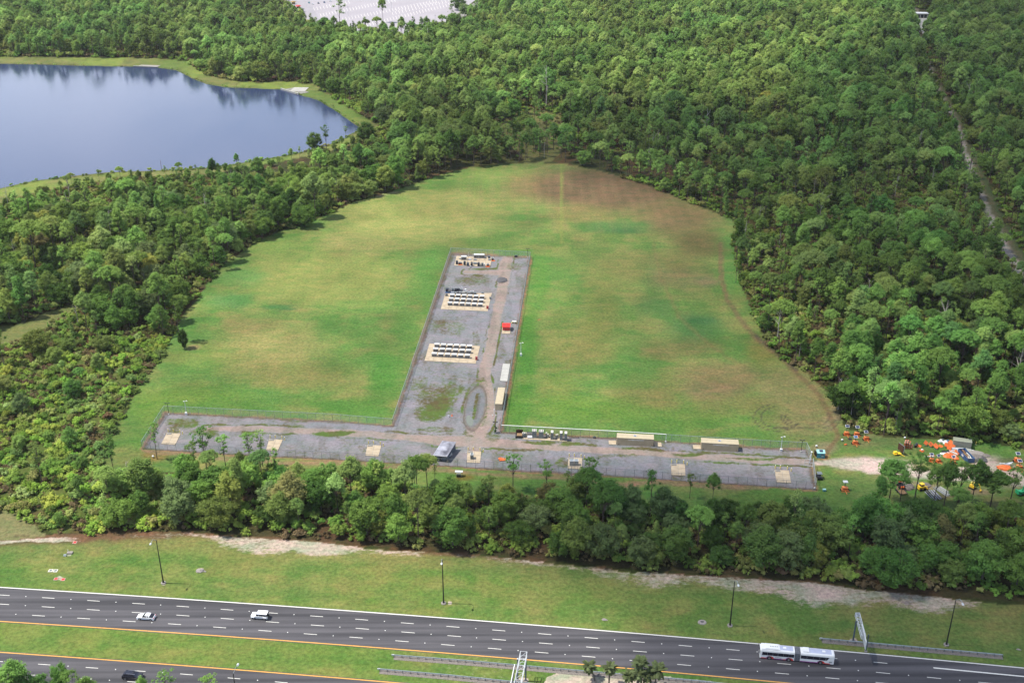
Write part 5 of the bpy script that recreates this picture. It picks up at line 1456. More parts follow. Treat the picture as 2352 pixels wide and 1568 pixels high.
for r_, (x0, y0, x1, y1) in enumerate(((740, 143, 1192, 165), (722, 205, 1180, 228), (702, 272, 1162, 296))):
    for k in range(6):
        zx = x0 + (x1 - x0) * k / 5; zy = y0 + (y1 - y0) * k / 5
        rack((1500 + zx / 3.563) / 1.7007, (1320 + zy / 3.563) / 1.7007 - 2.5, f"white-covered rack, {ORD[k]} from the lake side in the {['far', 'middle', 'near'][r_]} row of the near rack slab", "covered racks on the near rack slab")
slab("wide pale slab with racks before and dark crates behind", (1022.8, 674.5), (1130, 673.4), (1120.3, 715.4), (1012, 710.6), 6, 4, group="big slabs in the gravel stem")
for r_, (x0, y0, x1, y1) in enumerate(((528, 515, 1438, 560), (492, 632, 1412, 680), (458, 760, 1383, 805))):
    for k in range(6):
        zx = x0 + (x1 - x0) * k / 5; zy = y0 + (y1 - y0) * k / 5
        rack((1700 + zx / 7.84) / 1.7007, (1100 + zy / 7.84) / 1.7007 - 2.5, f"white-covered rack, {ORD[k]} from the lake side in the {['far', 'middle', 'near'][r_]} row of the cluttered slab", "covered racks on the cluttered slab")
def zp(ox, oy, s): return lambda x, y: ((ox + x / s) / 1.7007, (oy + y / s) / 1.7007)
z1 = zp(1700, 1100, 7.84)
def crate(x, y, label, w=1.1, d=1.0, h=1.1, m="dark_plastic", lid="frame_grey", grp="dark crates behind the covered racks", z=0.0, rz=0.0, name="equipment_crate", cat="crate"):
    p = P(x, y); t = thing(name, label, cat, (p.x, p.y, z), rz, grp)
    part("body", MB().box(0, 0, h / 2 - .03, w, d, h - .06), m, t)
    b = MB()
    for sx, sy in ((-1, 0), (1, 0)): b.box(sx * (w / 2 - .05), 0, h, .1, d, .08)
    for sy in (-1, 1): b.box(0, sy * (d / 2 - .05), h, w - .2, .1, .08)
    part("rim", b, lid, t)
    part("latch", MB().box(0, -d / 2 - .03, h * .7, .22, .06, .16), lid, t)
    return t
for i, (x, y, w, h, m, lid, lb_) in enumerate([(370, 300, 1.3, 1.5, "dark_plastic", "galv_dark", "tall dark crate at the lake-side end of the clutter"), (440, 330, 1.6, 1.0, "galv_dark", "wood_dark", "low grey crate on a blue pallet"),
        (545, 285, 1.0, 1.3, "galv", "galv_dark", "olive-grey crate next to the wire baskets"), (640, 290, 1.2, 1.5, "dark_plastic", "frame_grey", "dark crate with light rim among the wire baskets"), (720, 280, 1.3, 1.4, "dark_plastic", "frame_grey", "dark crate under the white pole"),
        (800, 300, 1.2, 1.2, "galv_dark", "frame_grey", "grey open crate beside the blue barrel"), (525, 385, 1.3, .8, "galv", "roof_lilac", "lilac-grey low box before the wire baskets"), (610, 385, 1.1, .9, "galv", "galv_dark", "olive box before the wire baskets"),
        (705, 385, 1.1, 1.0, "dark_plastic", "frame_grey", "dark box second from the wire baskets"), (790, 385, 1.1, 1.0, "galv_dark", "frame_grey", "grey box before the blue barrel"), (872, 395, .9, 1.2, "galv", "frame_white", "lower white-topped vent box beside the taller one"), (945, 395, .9, 1.5, "galv", "frame_white", "taller white-topped vent box"),
        (1035, 390, 1.2, 1.0, "galv", "galv", "pale grey box near the dark cabinet"), (1130, 385, 1.3, 1.3, "galv_dark", "white_paint", "dark cabinet with a white top flap"), (1225, 400, 1.2, 1.0, "galv_dark", "galv", "ribbed grey-green box beside the dark cabinet"), (1450, 365, 1.0, .5, "galv_dark", "galv", "low grey crate standing apart by the slab's rim"), (350, 440, 1.1, .7, "dark_plastic", "galv_dark", "black crate alone on the slab by the first rack")]):
    q = z1(x, y); crate(q[0], q[1], lb_, w, 1.1, h, m, lid, z=.18 if y > 350 else 0.03)
q = z1(405, 345); crate(q[0], q[1], "flat blue pallet under the lake-side crates", 3.0, 1.0, .25, "blue_metal", "blue_metal", z=.03, name="pallet", cat="pallet")
q = z1(930, 320); p = P(*q); t = thing("blue_barrel", "blue barrel among the dark crates", "barrel", (p.x, p.y, .03)); part("drum", MB().cyl((0, 0, 0), (0, 0, 1.3), .5, n=10), "blue_metal", t); part("lid", MB().cyl((0, 0, 1.3), (0, 0, 1.38), .46, n=10), "white_paint", t)
def basket(x, y, label, w=1.4, d=1.2, h=1.6, z=.03, m="frame_grey", grp="wire baskets behind the dark crates"):
    p = P(x, y); t = thing("wire_basket", label, "basket", (p.x, p.y, z), 0, grp)
    b = MB()
    for sx in (-1, 1):
        for sy in (-1, 1): b.box(sx * w / 2, sy * d / 2, h / 2, .07, .07, h)
    part("uprights", b, m, t, kind="stuff")
    b = MB()
    for z_ in (.08, h * .5, h):
        for sy in (-1, 1): b.box(0, sy * d / 2, z_, w - .08, .06, .06)
        for sx in (-1, 1): b.box(sx * w / 2, 0, z_, .06, d - .08, .06)
    part("rails", b, m, t, kind="stuff")
    return t
for i, (x, y, lb_) in enumerate([(350, 215, "wire basket at the lake-side end of the row"), (470, 225, "empty wire basket second in the row"), (590, 235, "wire basket behind the olive-grey crate"), (690, 235, "wire basket behind the light-rimmed crate"), (780, 240, "wire basket nearest the white pole")]):
    q = z1(x, y + 40); basket(q[0], q[1], lb_)
q = z1(860, 300); p = P(*q); t = thing("leaning_pole", "white pole leaning over the blue barrel", "pole", (p.x, p.y, 0)); part("shaft", MB().cyl((-.8, .2, 2.4), (.9, -.2, .2), .07, n=6), "white_paint", t); part("foot", MB().box(.9, -.2, .1, .3, .3, .2), "galv", t)
for (x, y, nm) in ((1600, 810, "cluttered slab"),):
    q = z1(x, y + 25); crate(q[0], q[1], f"small rust-red locker at the corner of the {nm}", .9, .8, 1.2, "roof_red", "roof_brown", "red lockers", .18, name="locker", cat="locker")
crate((1500 + 1287 / 3.563) / 1.7007, (1320 + 305 / 3.563) / 1.7007, "small rust-red locker at the corner of the near rack slab", .9, .8, 1.2, "roof_red", "roof_brown", "red lockers", .18, name="locker", cat="locker")
q = z1(1690, 540); crate(q[0], q[1], "grey control box on the slab's track-side rim", .9, .7, 1.0, "galv", "galv_dark", "dark crates behind the covered racks", .1)

# top slab with its machines
slab("farthest slab crowded with launch equipment", (1048.6, 588.4), (1131, 592), (1126, 613), (1042.9, 610), 6, 3, group="big slabs in the gravel stem")
z2 = zp(1760, 985, 11.76)
for (x, y, w, h, m, lid, lb_) in [(295, 560, 1.1, 1.7, "dark_plastic", "galv_dark", "tall black louvred box at the slab's lake-side corner"), (445, 570, 1.7, 1.1, "black_metal", "white_paint", "black box with a white lid over an orange skid"), (650, 600, 1.1, 1.9, "dark_plastic", "galv_dark", "tall black louvred box next to the orange skid"),
        (800, 625, 1.1, 1.5, "slate_metal", "galv", "slate louvred box third along the near edge"), (975, 625, 1.0, 1.5, "dark_plastic", "galv_dark", "black louvred box fourth along the near edge"), (1290, 640, 1.1, 1.7, "dark_plastic", "galv_dark", "black box stack near the slab's middle"),
        (1380, 645, .6, 1.0, "sage", "sage", "small sage locker between black boxes"), (1465, 640, 1.0, 1.4, "galv_dark", "galv_dark", "dark grey cabinet toward the track end"), (1560, 650, .8, 1.3, "frame_white", "frame_white", "pale box toward the track end"), (1720, 650, 1.3, 1.1, "black_metal", "white_paint", "black box with open white lid by the track"),
        (1930, 370, 1.0, 1.2, "black_metal", "white_paint", "isolated black box with white top and orange skid"), (1570, 285, .6, 1.3, "slate_metal", "slate_metal", "slate cabinet beside the far white cover"), (1770, 300, .9, 1.3, "dark_plastic", "galv", "pair of dark upright fans near the isolated box"), (1780, 380, 1.1, .7, "galv", "frame_grey", "low grey reel on the slab"),
        (920, 690, .7, .5, "dark_plastic", "white_paint", "small black case lying before the slab"), (1130, 560, 1.8, .8, "galv", "galv", "flat pale-grey bin near the slab's middle"), (1130, 380, 1.6, .5, "galv", "frame_grey", "flat grey tray on the slab"), (890, 360, 1.4, .35, "roof_lilac", "galv", "thin bluish tray on the slab")]:
    q = z2(x, y); crate(q[0], q[1], lb_, w, 1.0, h, m, lid, "machines on the farthest slab", .18 if y < 680 else .03)
for (x, y, lb_) in [(460, 590, "orange skid under the white-lidded box"), (1700, 680, "orange skid under the open white-lidded box"), (1950, 400, "orange skid under the isolated black box")]:
    q = z2(x, y); p = P(*q); t = thing("orange_skid", lb_, "skid", (p.x, p.y, .18 if x < 1900 else .03), 0, "orange skids on the farthest slab"); part("plate", MB().box(0, 0, .06, 2.0, 1.3, .12), "orange", t); part("runner", MB().box(0, -.5, .16, 2.0, .12, .1), "orange_pale", t)
for (x, y, lb_) in [(1190, 265, "white-covered rack at the farthest slab's rear edge, lake side"), (1435, 270, "white-covered rack at the farthest slab's rear edge, track side"), (620, 350, "white-covered rack alone near the farthest slab's lake-side corner")]:
    q = z2(x, y); rack(q[0], q[1], lb_, "covered racks on the farthest slab", s=1.25)
for i, (x, y) in enumerate([(825, 250), (1015, 320), (780, 440), (965, 460), (1270, 430), (1560, 350)]):
    q = z2(x, y); p = P(*q); t = thing("thin_mast", f"{ORD[i]} thin pale mast standing among the machines of the farthest slab", "mast", (p.x, p.y, .18), 0, "thin masts on the farthest slab")
    part("shaft", MB().cyl((0, 0, 0), (0, 0, 2.6), .06, n=6), "frame_white", t); part("foot", MB().box(0, 0, .06, .5, .5, .1), "wood", t)
q = z2(560, 330); p = P(*q); t = thing("camo_roll", "long grey roll lying near the farthest slab's corner", "roll", (p.x, p.y, .18)); part("roll", MB().cyl((-1.6, 0, .35), (1.2, -.5, .35), .38, n=8), "galv", t); part("strap", MB().cyl((-.2, -.2, .35), (-.1, -.22, .35), .42, n=8), "dark_plastic", t)
# other bits in the stem
slab("bare white slab beside the stem fence", (1155, 836), (1172, 836.8), (1165.5, 877), (1148, 876), 1, 3, .3, "concrete_white", group=None)
def pile(name, label, cat, x, y, rx, ry, rz_, m, seed=1, grp=None, n=14):
    p = P(x, y); t = thing(name, label, cat, (p.x, p.y, 0), 0, grp)
    part("heap", MB().blob((0, 0, -.03), rx, ry, rz_, n, 5, .14, seed), m, t, smooth=False)
    r = random.Random(seed); b = MB()
    for k in range(26):
        a = r.uniform(0, 6.28); q = r.uniform(.75, 1.1); s = r.uniform(.12, .28); b.blob((rx * q * math.cos(a), ry * q * math.sin(a), 0), s, s, s * .7, 5, 3, .2, k)
    part("scree", b, m, t, kind="stuff")
    return t
pile("gravel_pile", "round dark gravel pile in the stem track", "pile", 1153, 643.5, 2.6, 3.2, .9, "gravel_dark", 4)

def corr_wall(mb, x0, x1, y, z0, z1, n, depth, axis='x'):
    """standing-seam wall: raised ribs"""
    for k in range(n):
        c = x0 + (x1 - x0) * (k + .5) / n; w = abs(x1 - x0) / n * .5
        if axis == 'x': mb.box(c, y, (z0 + z1) / 2, w, depth, z1 - z0)
        else: mb.box(y, c, (z0 + z1) / 2, depth, w, z1 - z0)
# roofs are built directly in place (swept along the long axis)
def container(label, cat, x0y0, x1y1, w, h, grp=None, wall="beige_metal", roof="beige_roof", name="site_trailer", nrib=30, rise=.12):
    a, b = P(*x0y0), P(*x1y1); L = (b - a).length; ang = math.atan2(b.y - a.y, b.x - a.x)
    t = thing(name, label, cat, a, ang, grp)
    part("wall_shell", MB().box(L / 2, w / 2, h / 2, L, w, h), wall, t)
    rb = MB(); corr_wall(rb, .1, L - .1, -.02, .1, h - .12, nrib, .07); corr_wall(rb, .1, L - .1, w + .02, .1, h - .12, nrib, .07)
    corr_wall(rb, .1, w - .1, -.02, .1, h - .12, 6, .07, 'y'); corr_wall(rb, .1, w - .1, L + .02, .1, h - .12, 6, .07, 'y')
    part("wall_ribs", rb, wall, t, kind="stuff")
    r = MB(); y0, y1 = -.08, w + .08
    r.add([(-.08, y0, h), (-.08, y1, h), (-.08, y1, h + .06), (-.08, w / 2, h + .06 + rise), (-.08, y0, h + .06), (L + .08, y0, h), (L + .08, y1, h), (L + .08, y1, h + .06), (L + .08, w / 2, h + .06 + rise), (L + .08, y0, h + .06)],
          [(0, 1, 2, 3, 4), (9, 8, 7, 6, 5), (0, 5, 6, 1), (1, 6, 7, 2), (2, 7, 8, 3), (3, 8, 9, 4), (4, 9, 5, 0)])
    part("roof", r, roof, t)
    for sx in (.3, L - .3): part("corner_block", MB().box(sx, -.02, .1, .3, .3, .2), "galv_dark", t)
    dr = part("door", MB().box(-.06, w / 2, h * .45, .06, 1.0, h * .8), wall, t); part("handle", MB().box(-.12, w / 2 + .35, h * .45, .06, .12, .2), "galv_dark", dr)
    return t, L
def site_trailer(lb_, a, b, logo_lb):
    t, L = container(lb_, "trailer", a, b, 3.1, 2.9, "tan site trailers", nrib=34)
    lg = part("roof_badge", MB().prism([(L * .49 + .62 * math.cos(k * .5236), 1.6 + .5 * math.sin(k * .5236)) for k in range(12)], 3.09, 3.12), "frame_grey", t)
    part("badge_ring", MB().prism([(L * .49 + .42 * math.cos(k * .5236), 1.55 + .32 * math.sin(k * .5236)) for k in range(12)], 3.12, 3.135), "blue_metal", lg)
    b_ = MB(); xx = L * .32
    for k in range(17):
        w_ = .28 if k in (4, 5) else .20
        b_.box(xx + k * .31, -.075, 2.28 + (.06 if k % 3 == 0 else 0), w_, .02, .26 + (.1 if k in (4, 5) else 0))
    part("faded_lettering", b_, "white_paint", t, kind="stuff")
    for k, z in enumerate((.55, .6)): part("vent", MB().box(.7 if k == 0 else L - .5, -.08, z, .35, .06, .2), "roof_brown", t)
    return t, L
t1, L1 = site_trailer("tan corrugated site trailer nearer the crate racks", (1416.4, 1021.6), (1500.5, 1025.7), 0)
t2, L2 = site_trailer("tan corrugated site trailer nearer the gate", (1610, 1032.9), (1695, 1037.6), 0)
for (x, y, lb_) in ((1406.5, 1016.5, "pale step slab at the first trailer's rack-side end"), (1511, 1021, "pale step slab at the first trailer's far end"), (1600.5, 1027, "pale step slab at the second trailer's end")):
    p = P(x, y); t = thing("step_slab", lb_, "slab", p, -.05, "step slabs at the trailer ends"); part("slab_panel", MB().box(0, 0, .1, 2.5, 2.6, .2), "concrete", t); part("edge_strip", MB().box(0, -1.33, .09, 2.5, .06, .18), "concrete_grey", t)
# tan container beside the stem fence: long axis runs up the stem
a, b = P(1137.5, 941.2), P(1144.7, 903.5)
t, L = container("plain tan storage container lengthwise beside the stem fence", "container", (1137.5, 941.2), (1137.5 + 7.0, 903.5), 2.5, 2.5, None, name="storage_container", nrib=26, rise=.03)
t.scale = (1, -1, 1)
# red hut
p = P(1163, 757); t = thing("red_hut", "small red-roofed hut on a pale slab in the stem", "hut", p, -.03)
part("floor_slab", MB().box(0, -1.1, .09, 3.5, 6.4, .18), "concrete", t)
part("wall_shell", MB().box(0, .4, 1.1, 3.0, 3.2, 2.0), "roof_red", t)
part("front_roof", MB().add([(-1.75, -1.7, 2.0), (1.75, -1.7, 2.0), (1.75, .7, 2.75), (-1.75, .7, 2.75), (-1.75, -1.7, 1.9), (1.75, -1.7, 1.9), (1.75, .7, 2.65), (-1.75, .7, 2.65)], [(0, 1, 2, 3), (7, 6, 5, 4), (0, 4, 5, 1), (1, 5, 6, 2), (2, 6, 7, 3), (3, 7, 4, 0)]), "red_paint", t)
part("rear_roof", MB().add([(-1.75, .7, 2.75), (1.75, .7, 2.75), (1.75, 2.4, 2.1), (-1.75, 2.4, 2.1), (-1.75, .7, 2.6), (1.75, .7, 2.6), (1.75, 2.4, 2.0), (-1.75, 2.4, 2.0)], [(0, 1, 2, 3), (7, 6, 5, 4), (0, 4, 5, 1), (1, 5, 6, 2), (2, 6, 7, 3), (3, 7, 4, 0)]), "roof_brown", t)
for k in range(9): part("roof_seam", MB().add([(-1.6 + k * .4 - .03, -1.7, 2.01), (-1.6 + k * .4 + .03, -1.7, 2.01), (-1.6 + k * .4 + .03, .7, 2.80), (-1.6 + k * .4 - .03, .7, 2.80)], [(0, 1, 2, 3)]), "roof_red", t)
part("roof_badge", MB().box(.05, -.5, 2.45, .3, .4, .12), "roof_brown", t); part("notice", MB().box(1.3, -1.25, 1.7, .3, .04, .2), "white_paint", t)
p = P(1181.5, 742); t = thing("hose_cart", "cream pump cart beside the red hut", "cart", p, -.1); part("tank", MB().cyl((-.9, 0, .65), (.9, 0, .65), .45, n=10), "frame_white", t); part("frame", MB().box(0, 0, .25, 2.4, .8, .12), "yellow_post", t)
for sx in (-.7, .7): part("wheel", MB().cyl((sx, -.5, .28), (sx, -.38, .28), .28, n=10), "tyre", t)
# cones and bits near the loop
p = P(1038, 955); t = thing("traffic_cone", "fallen red cone on the gravel beside the worn loop", "cone", p); part("cone_shell", MB().cyl((0, 0, .03), (.1, 0, .85), .26, .05, 8), "orange", t); part("foot", MB().box(0, 0, .03, .6, .6, .06), "orange", t)
p = P(1030.5, 957); t = thing("gas_bottle", "small white-and-blue bottle beside the fallen cone", "bottle", p); part("bottle", MB().cyl((0, 0, 0), (0, 0, .7), .25, n=8), "white_paint", t); part("collar", MB().cyl((0, 0, .7), (0, 0, .85), .14, n=8), "blue_metal", t)
for i, (x, y, nm) in enumerate([(1135, 951, "taller white standpipe beyond the tan container"), (1131, 956, "stub white standpipe before the tan container"), (1139, 956, "squat white standpipe by the tan container")]):
    p = P(x, y); t = thing("standpipe", nm, "pipe", p, 0, "white standpipes by the tan container"); h = [2.0, .6, .6][i]; part("pipe", MB().cyl((0, 0, 0), (0, 0, h), .12, n=6), "white_paint", t); part("valve", MB().box(0, 0, h, .35, .2, .16), "white_paint", t)
# open shed
a, b = P(998, 1057.5), P(1023.4, 1060); ang = math.atan2(b.y - a.y, b.x - a.x)
t = thing("open_shed", "dark metal shed with a streaky corrugated roof", "shed", a, ang)
W_, D_ = 4.3, 8.0
part("rear_wall", MB().box(W_ / 2 + 1.1, D_ - .1, 1.5, W_, .12, 2.9), "slate_metal", t)
part("front_wall", MB().box(W_ / 2, .1, 1.2, W_ * .86, .12, 2.3), "slate_metal", t)
for sx, o2 in ((.15, 0), (W_ - .15, 0)): part("side_wall", MB().add([(sx - .06, .2, .05), (sx + .06, .2, .05), (sx + 1.1 + .06, D_ - .2, .05), (sx + 1.1 - .06, D_ - .2, .05), (sx - .06, .2, 2.35), (sx + .06, .2, 2.35), (sx + 1.1 + .06, D_ - .2, 2.9), (sx + 1.1 - .06, D_ - .2, 2.9)], [(0, 3, 2, 1), (4, 5, 6, 7), (0, 1, 5, 4), (1, 2, 6, 5), (2, 3, 7, 6), (3, 0, 4, 7)]), "slate_metal", t)
n_sh = 13
for k in range(n_sh):
    x0 = -.35 + (W_ + .6) * k / n_sh; x1 = -.35 + (W_ + .6) * (k + 1) / n_sh - .03; zz = .03 * (k % 2)
    part("roof_sheet", MB().add([(x0, -.5, 2.45 + zz), (x1, -.5, 2.45 + zz), (x1 + 1.1, D_ + .2, 3.05 + zz), (x0 + 1.1, D_ + .2, 3.05 + zz), (x0, -.5, 2.38), (x1, -.5, 2.38), (x1 + 1.1, D_ + .2, 2.98), (x0 + 1.1, D_ + .2, 2.98)], [(0, 1, 2, 3), (7, 6, 5, 4), (0, 4, 5, 1), (1, 5, 6, 2), (2, 6, 7, 3), (3, 7, 4, 0)]), "corrugated", t)
part("fascia", MB().box(W_ / 2 - .05, -.52, 2.36, W_ + .6, .06, .16), "white_paint", t)
for sx in (-.1, W_ + .2): part("footing", MB().box(sx, .1, .2, .5, .9, .4), "concrete", t)
dr = part("door", MB().box(W_ * .5, .02, .95, .9, .06, 1.8), "dark_plastic", t); part("handle", MB().box(W_ * .5 + .3, -.04, .95, .08, .08, .2), "galv_light", dr)
p = P(1031, 1050); t = thing("gas_tank_rack", "cluttered rack against the shed's gate-side wall", "rack", p); part("shelf", MB().box(0, 0, .9, 1.2, 1.6, .08), "galv_light", t)
for k in range(3): part("leg", MB().box(-.5 + k * .5, -.6 + k * .5, .45, .08, .08, .9), "galv", t)
part("bundle", MB().blob((0, .2, .9), .6, .7, .5, 8, 4, .2, 3), "dark_plastic", t)
p = P(1034, 1046.5); t = thing("plywood_sheet", "tilted pale board leaning beside the shed", "board", p, .2); part("board", MB().box(0, 0, .75, 1.4, 1.0, .08, 0, .5), "frame_white", t); part("prop", MB().box(0, .4, .4, .08, .08, .8), "wood", t)
# things on slabs
p = P(1084, 1052); crate(1084, 1053, "upright grey cabinet on the cabinet slab", 1.0, 1.5, 1.7, "galv_dark", "galv_light", None, .18, name="grey_cabinet", cat="cabinet")
for x in (1313, 1323.5):
    crate(x, 1068, "twin-vent machine on the pale slab, " + ("shed side" if x < 1318 else "trailer side"), 1.35, 1.4, 1.8, "galv", "galv_light", "twin-vent machines on one slab", .18, name="vent_machine", cat="machine")
p = P(1153.6, 1056); t = thing("orange_barricade", "collapsed orange barricade lying on the gravel before the shed", "barricade", p, -.1)
part("panel", MB().box(0, .1, .35, 2.6, .5, .5, 0, .5), "orange", t); part("panel", MB().box(.2, -.5, .18, 2.2, .5, .3, .2), "orange", t); part("fin", MB().box(-.6, .35, .75, .7, .1, .3), "orange_pale", t)
# crate racks
slab("long pale slab under the stacked crate racks", (1202, 1000.5), (1302.7, 1007.5), (1302.7, 1014.3), (1199.4, 1008.7), 8, 1, .15, group=None)
z3 = zp(2020, 1670, 10.69)
def stack(xc, ytop, ybot, wpx, label, nx=2, ny=2, m="frame_white", body="galv", grp="stacks of grey crates"):
    q = z3(xc, ybot); p = P(q[0], q[1]); s = scale_at(q[1])
    w = wpx / 10.69 / 1.7007 / s; tot = (ybot - ytop) / 10.69 / 1.7007 / s
    rr_ = (q[1] + 400) / 2770; d = min(1.7, tot * .28 / rr_); h = (tot - d * rr_) / .86
    t = thing("crate_stack", label, "crates", (p.x, p.y + d / 2, .15), -.05, grp)
    L = max(2, int(round(h / .38)))
    for k in range(L):
        lay = part("crate_layer", MB().box(0, 0, (k + .47) * h / L, w * (.97 if k % 2 else 1), d, h / L * .86), body, t)
    for i in range(nx):
        for j in range(ny):
            cx, cy = -w / 2 + w * (i + .5) / nx, -d / 2 + d * (j + .5) / ny
            b = MB(); e = .055
            ww, dd = w / nx * .94, d / ny * .94
            b.box(cx, cy - dd / 2 + e, h + .05, ww, e * 2, .1); b.box(cx, cy + dd / 2 - e, h + .05, ww, e * 2, .1)
            b.box(cx - ww / 2 + e, cy, h + .05, e * 2, dd - e * 4, .1); b.box(cx + ww / 2 - e, cy, h + .05, e * 2, dd - e * 4, .1)
            part("crate_rim", b, m, t)
    part("dark_inside", MB().box(0, 0, h + .008, w * .9, d * .9, .03), "dark_plastic", t)
    return t
stack(718, 75, 455, 188, "tallest broad grey crate stack, nearest the folded bench", 2, 2)
stack(1008, 95, 470, 195, "second broad grey crate stack, with four open tops", 2, 2)
stack(1460, 130, 520, 105, "first narrow grey crate stack past the small frames", 3, 2)
stack(1838, 155, 548, 105, "second narrow grey crate stack on the slab", 3, 2)
stack(2035, 172, 570, 108, "last narrow grey crate stack at the slab's end", 3, 2)
stack(258, 205, 440, 90, "squat grey crate pair beside the black cart", 1, 1)
stack(340, 215, 380, 90, "low round-topped grey crate behind the squat pair", 1, 1, grp="small crates on the rack slab")
stack(1222, 205, 415, 58, "thin upright crate frame, rear of the three small ones", 1, 1, grp="small crates on the rack slab")
stack(1287, 265, 435, 55, "thin upright crate frame, middle of the three small ones", 1, 1, grp="small crates on the rack slab")
stack(1352, 340, 440, 60, "pinkish small crate, lowest of the three small ones", 1, 1, body="wood", grp="small crates on the rack slab")
stack(1630, 285, 460, 50, "slim crate frame, shed side of a pair between tall stacks", 1, 1, grp="small crates on the rack slab")
stack(1688, 275, 450, 50, "slim crate frame, gate side of a pair between tall stacks", 1, 1, grp="small crates on the rack slab")
q = z3(535, 425); crate(q[0], q[1], "square white case lying on the rack slab", 1.7, 1.2, .5, "white_paint", "roof_lilac", None, .15, name="white_case", cat="case")
q = z3(512, 300); p = P(*q); t = thing("folded_bench", "white framed dark bench panel behind the white case", "bench", (p.x, p.y, .0)); part("panel", MB().box(0, 0, .9, 1.7, .6, .1, 0, .5), "dark_plastic", t); part("frame", MB().box(0, -.33, .74, 1.9, .08, .12), "frame_white", t)
for sx in (-.8, .8): part("leg", MB().box(sx, 0, .4, .08, .08, .8), "frame_white", t)
q = z3(90, 400); p = P(*q); t = thing("black_cart", "black flatbed cart with a plywood load by the rack slab", "cart", (p.x, p.y, 0), -.05)
part("bed", MB().box(0, .5, .55, 2.4, 2.6, .2), "black_metal", t); part("load", MB().box(.1, .3, .85, 1.9, 1.8, .35), "wood", t); part("rear_rack", MB().box(0, 1.8, 1.3, 2.4, .1, 1.6), "wood_dark", t)
for sx in (-1.2, 1.2):
    for sy in (-.5, 1.3): part("wheel", MB().cyl((sx - .12, sy, .38), (sx + .12, sy, .38), .38, n=10), "tyre", t)
p = P((1900 + 1150 / 3.36) / 1.7007, (1600 + 372 / 3.36) / 1.7007); t = thing("low_bench", "low dark bench against the rear fence past the crates", "bench", p, -.05); part("seat", MB().box(0, 0, .6, 3.4, .4, .08), "wood_dark", t)
for sx in (-1.5, 1.5): part("leg", MB().box(sx, 0, .28, .1, .35, .56), "dark_plastic", t)
crate((1900 + 1418 / 3.36) / 1.7007, (1600 + 370 / 3.36) / 1.7007, "small black box by the rear fence before the first trailer", .9, .5, .5, "black_metal", "galv_dark", None, .03, name="black_box", cat="box")
crate((1500 + 1865 / 3.618) / 1.7007, (920 + 303 / 3.618) / 1.7007, "small black box by the fence at the stem's far corner", 1.5, .7, .8, "black_metal", "galv_dark", None, .03, name="black_box", cat="box")

# ------------------------------------------------------------------ masts and lamps in the yard
def mast(x, y, label, h=5.6, head="cam"):
    p = P(x, y); t = thing("camera_mast", label, "mast", p, 0, "pale camera masts round the field")
    part("base_box", MB().box(0, -.3, .5, .8, .5, 1.0), "white_paint", t)
    part("pole", MB().cyl((0, 0, 0), (0, 0, h), .13, .09, 8), "galv_light", t)
    a = part("arm", MB().cyl((0, 0, h - .1), (.7, 0, h + .15), .06, n=6).cyl((0, 0, h - .2), (-.35, 0, h - .1), .06, n=6), "white_paint", t)
    part("camera_head", MB().blob((.8, 0, h - .1), .22, .22, .25, 8, 4, 0), "white_paint", t)
    part("camera_head", MB().blob((-.4, 0, h - .3), .18, .18, .22, 8, 4, 0), "white_paint", t)
mast(428.4, 951.5, "pale camera mast by the rear fence at the scrub end")
mast(1793.4, 1035, "pale camera mast by the rear fence near the gate")
mast(1196.4, 816, "pale camera mast out on the grass beside the stem fence")
def yard_lamp(x, y, label, h=4.6):
    p = P(x, y); t = thing("yard_lamp", label, "lamp post", p, 0, "short black lamps inside the yard")
    part("footing", MB().cyl((0, 0, 0), (0, 0, .35), .35, n=10), "concrete_white", t); part("pole", MB().cyl((0, 0, .3), (0, 0, h), .09, n=6), "black_metal", t)
    for s in (-1, 1): part("lamp_head", MB().box(s * .55, 0, h, .7, .4, .14), "black_metal", t)
yard_lamp(388, 951.5, "short black twin lamp in the fence corner at the scrub end")
yard_lamp(1839.8, 1037.5, "short black twin lamp in the fence corner near the gate")
yard_lamp(1211.9, 591.5, "short black twin lamp in the stem's far corner")
yard_lamp(1137.8, 995, "short black lamp wrapped in a climbing plant at the stem's foot")
p = P(1137.8, 993.5); t = thing("climbing_plant", "leafy creeper round the short lamp at the stem's foot", "plant", p)
r = np.random.default_rng(5); V, F = clumps(r, np.array([(0, 0, .8), (.3, .1, 1.9), (-.3, 0, 2.6)]), [1.0, .8, .6], 50, .2, core=.5); link("leaves", to_mesh(V, F, "leaves", "shrub_foliage"), t).color = (.06, .12, .03, 0)
part("stem", MB().cyl((0, 0, 0), (.1, 0, 2.6), .05, n=5), "bark", t)
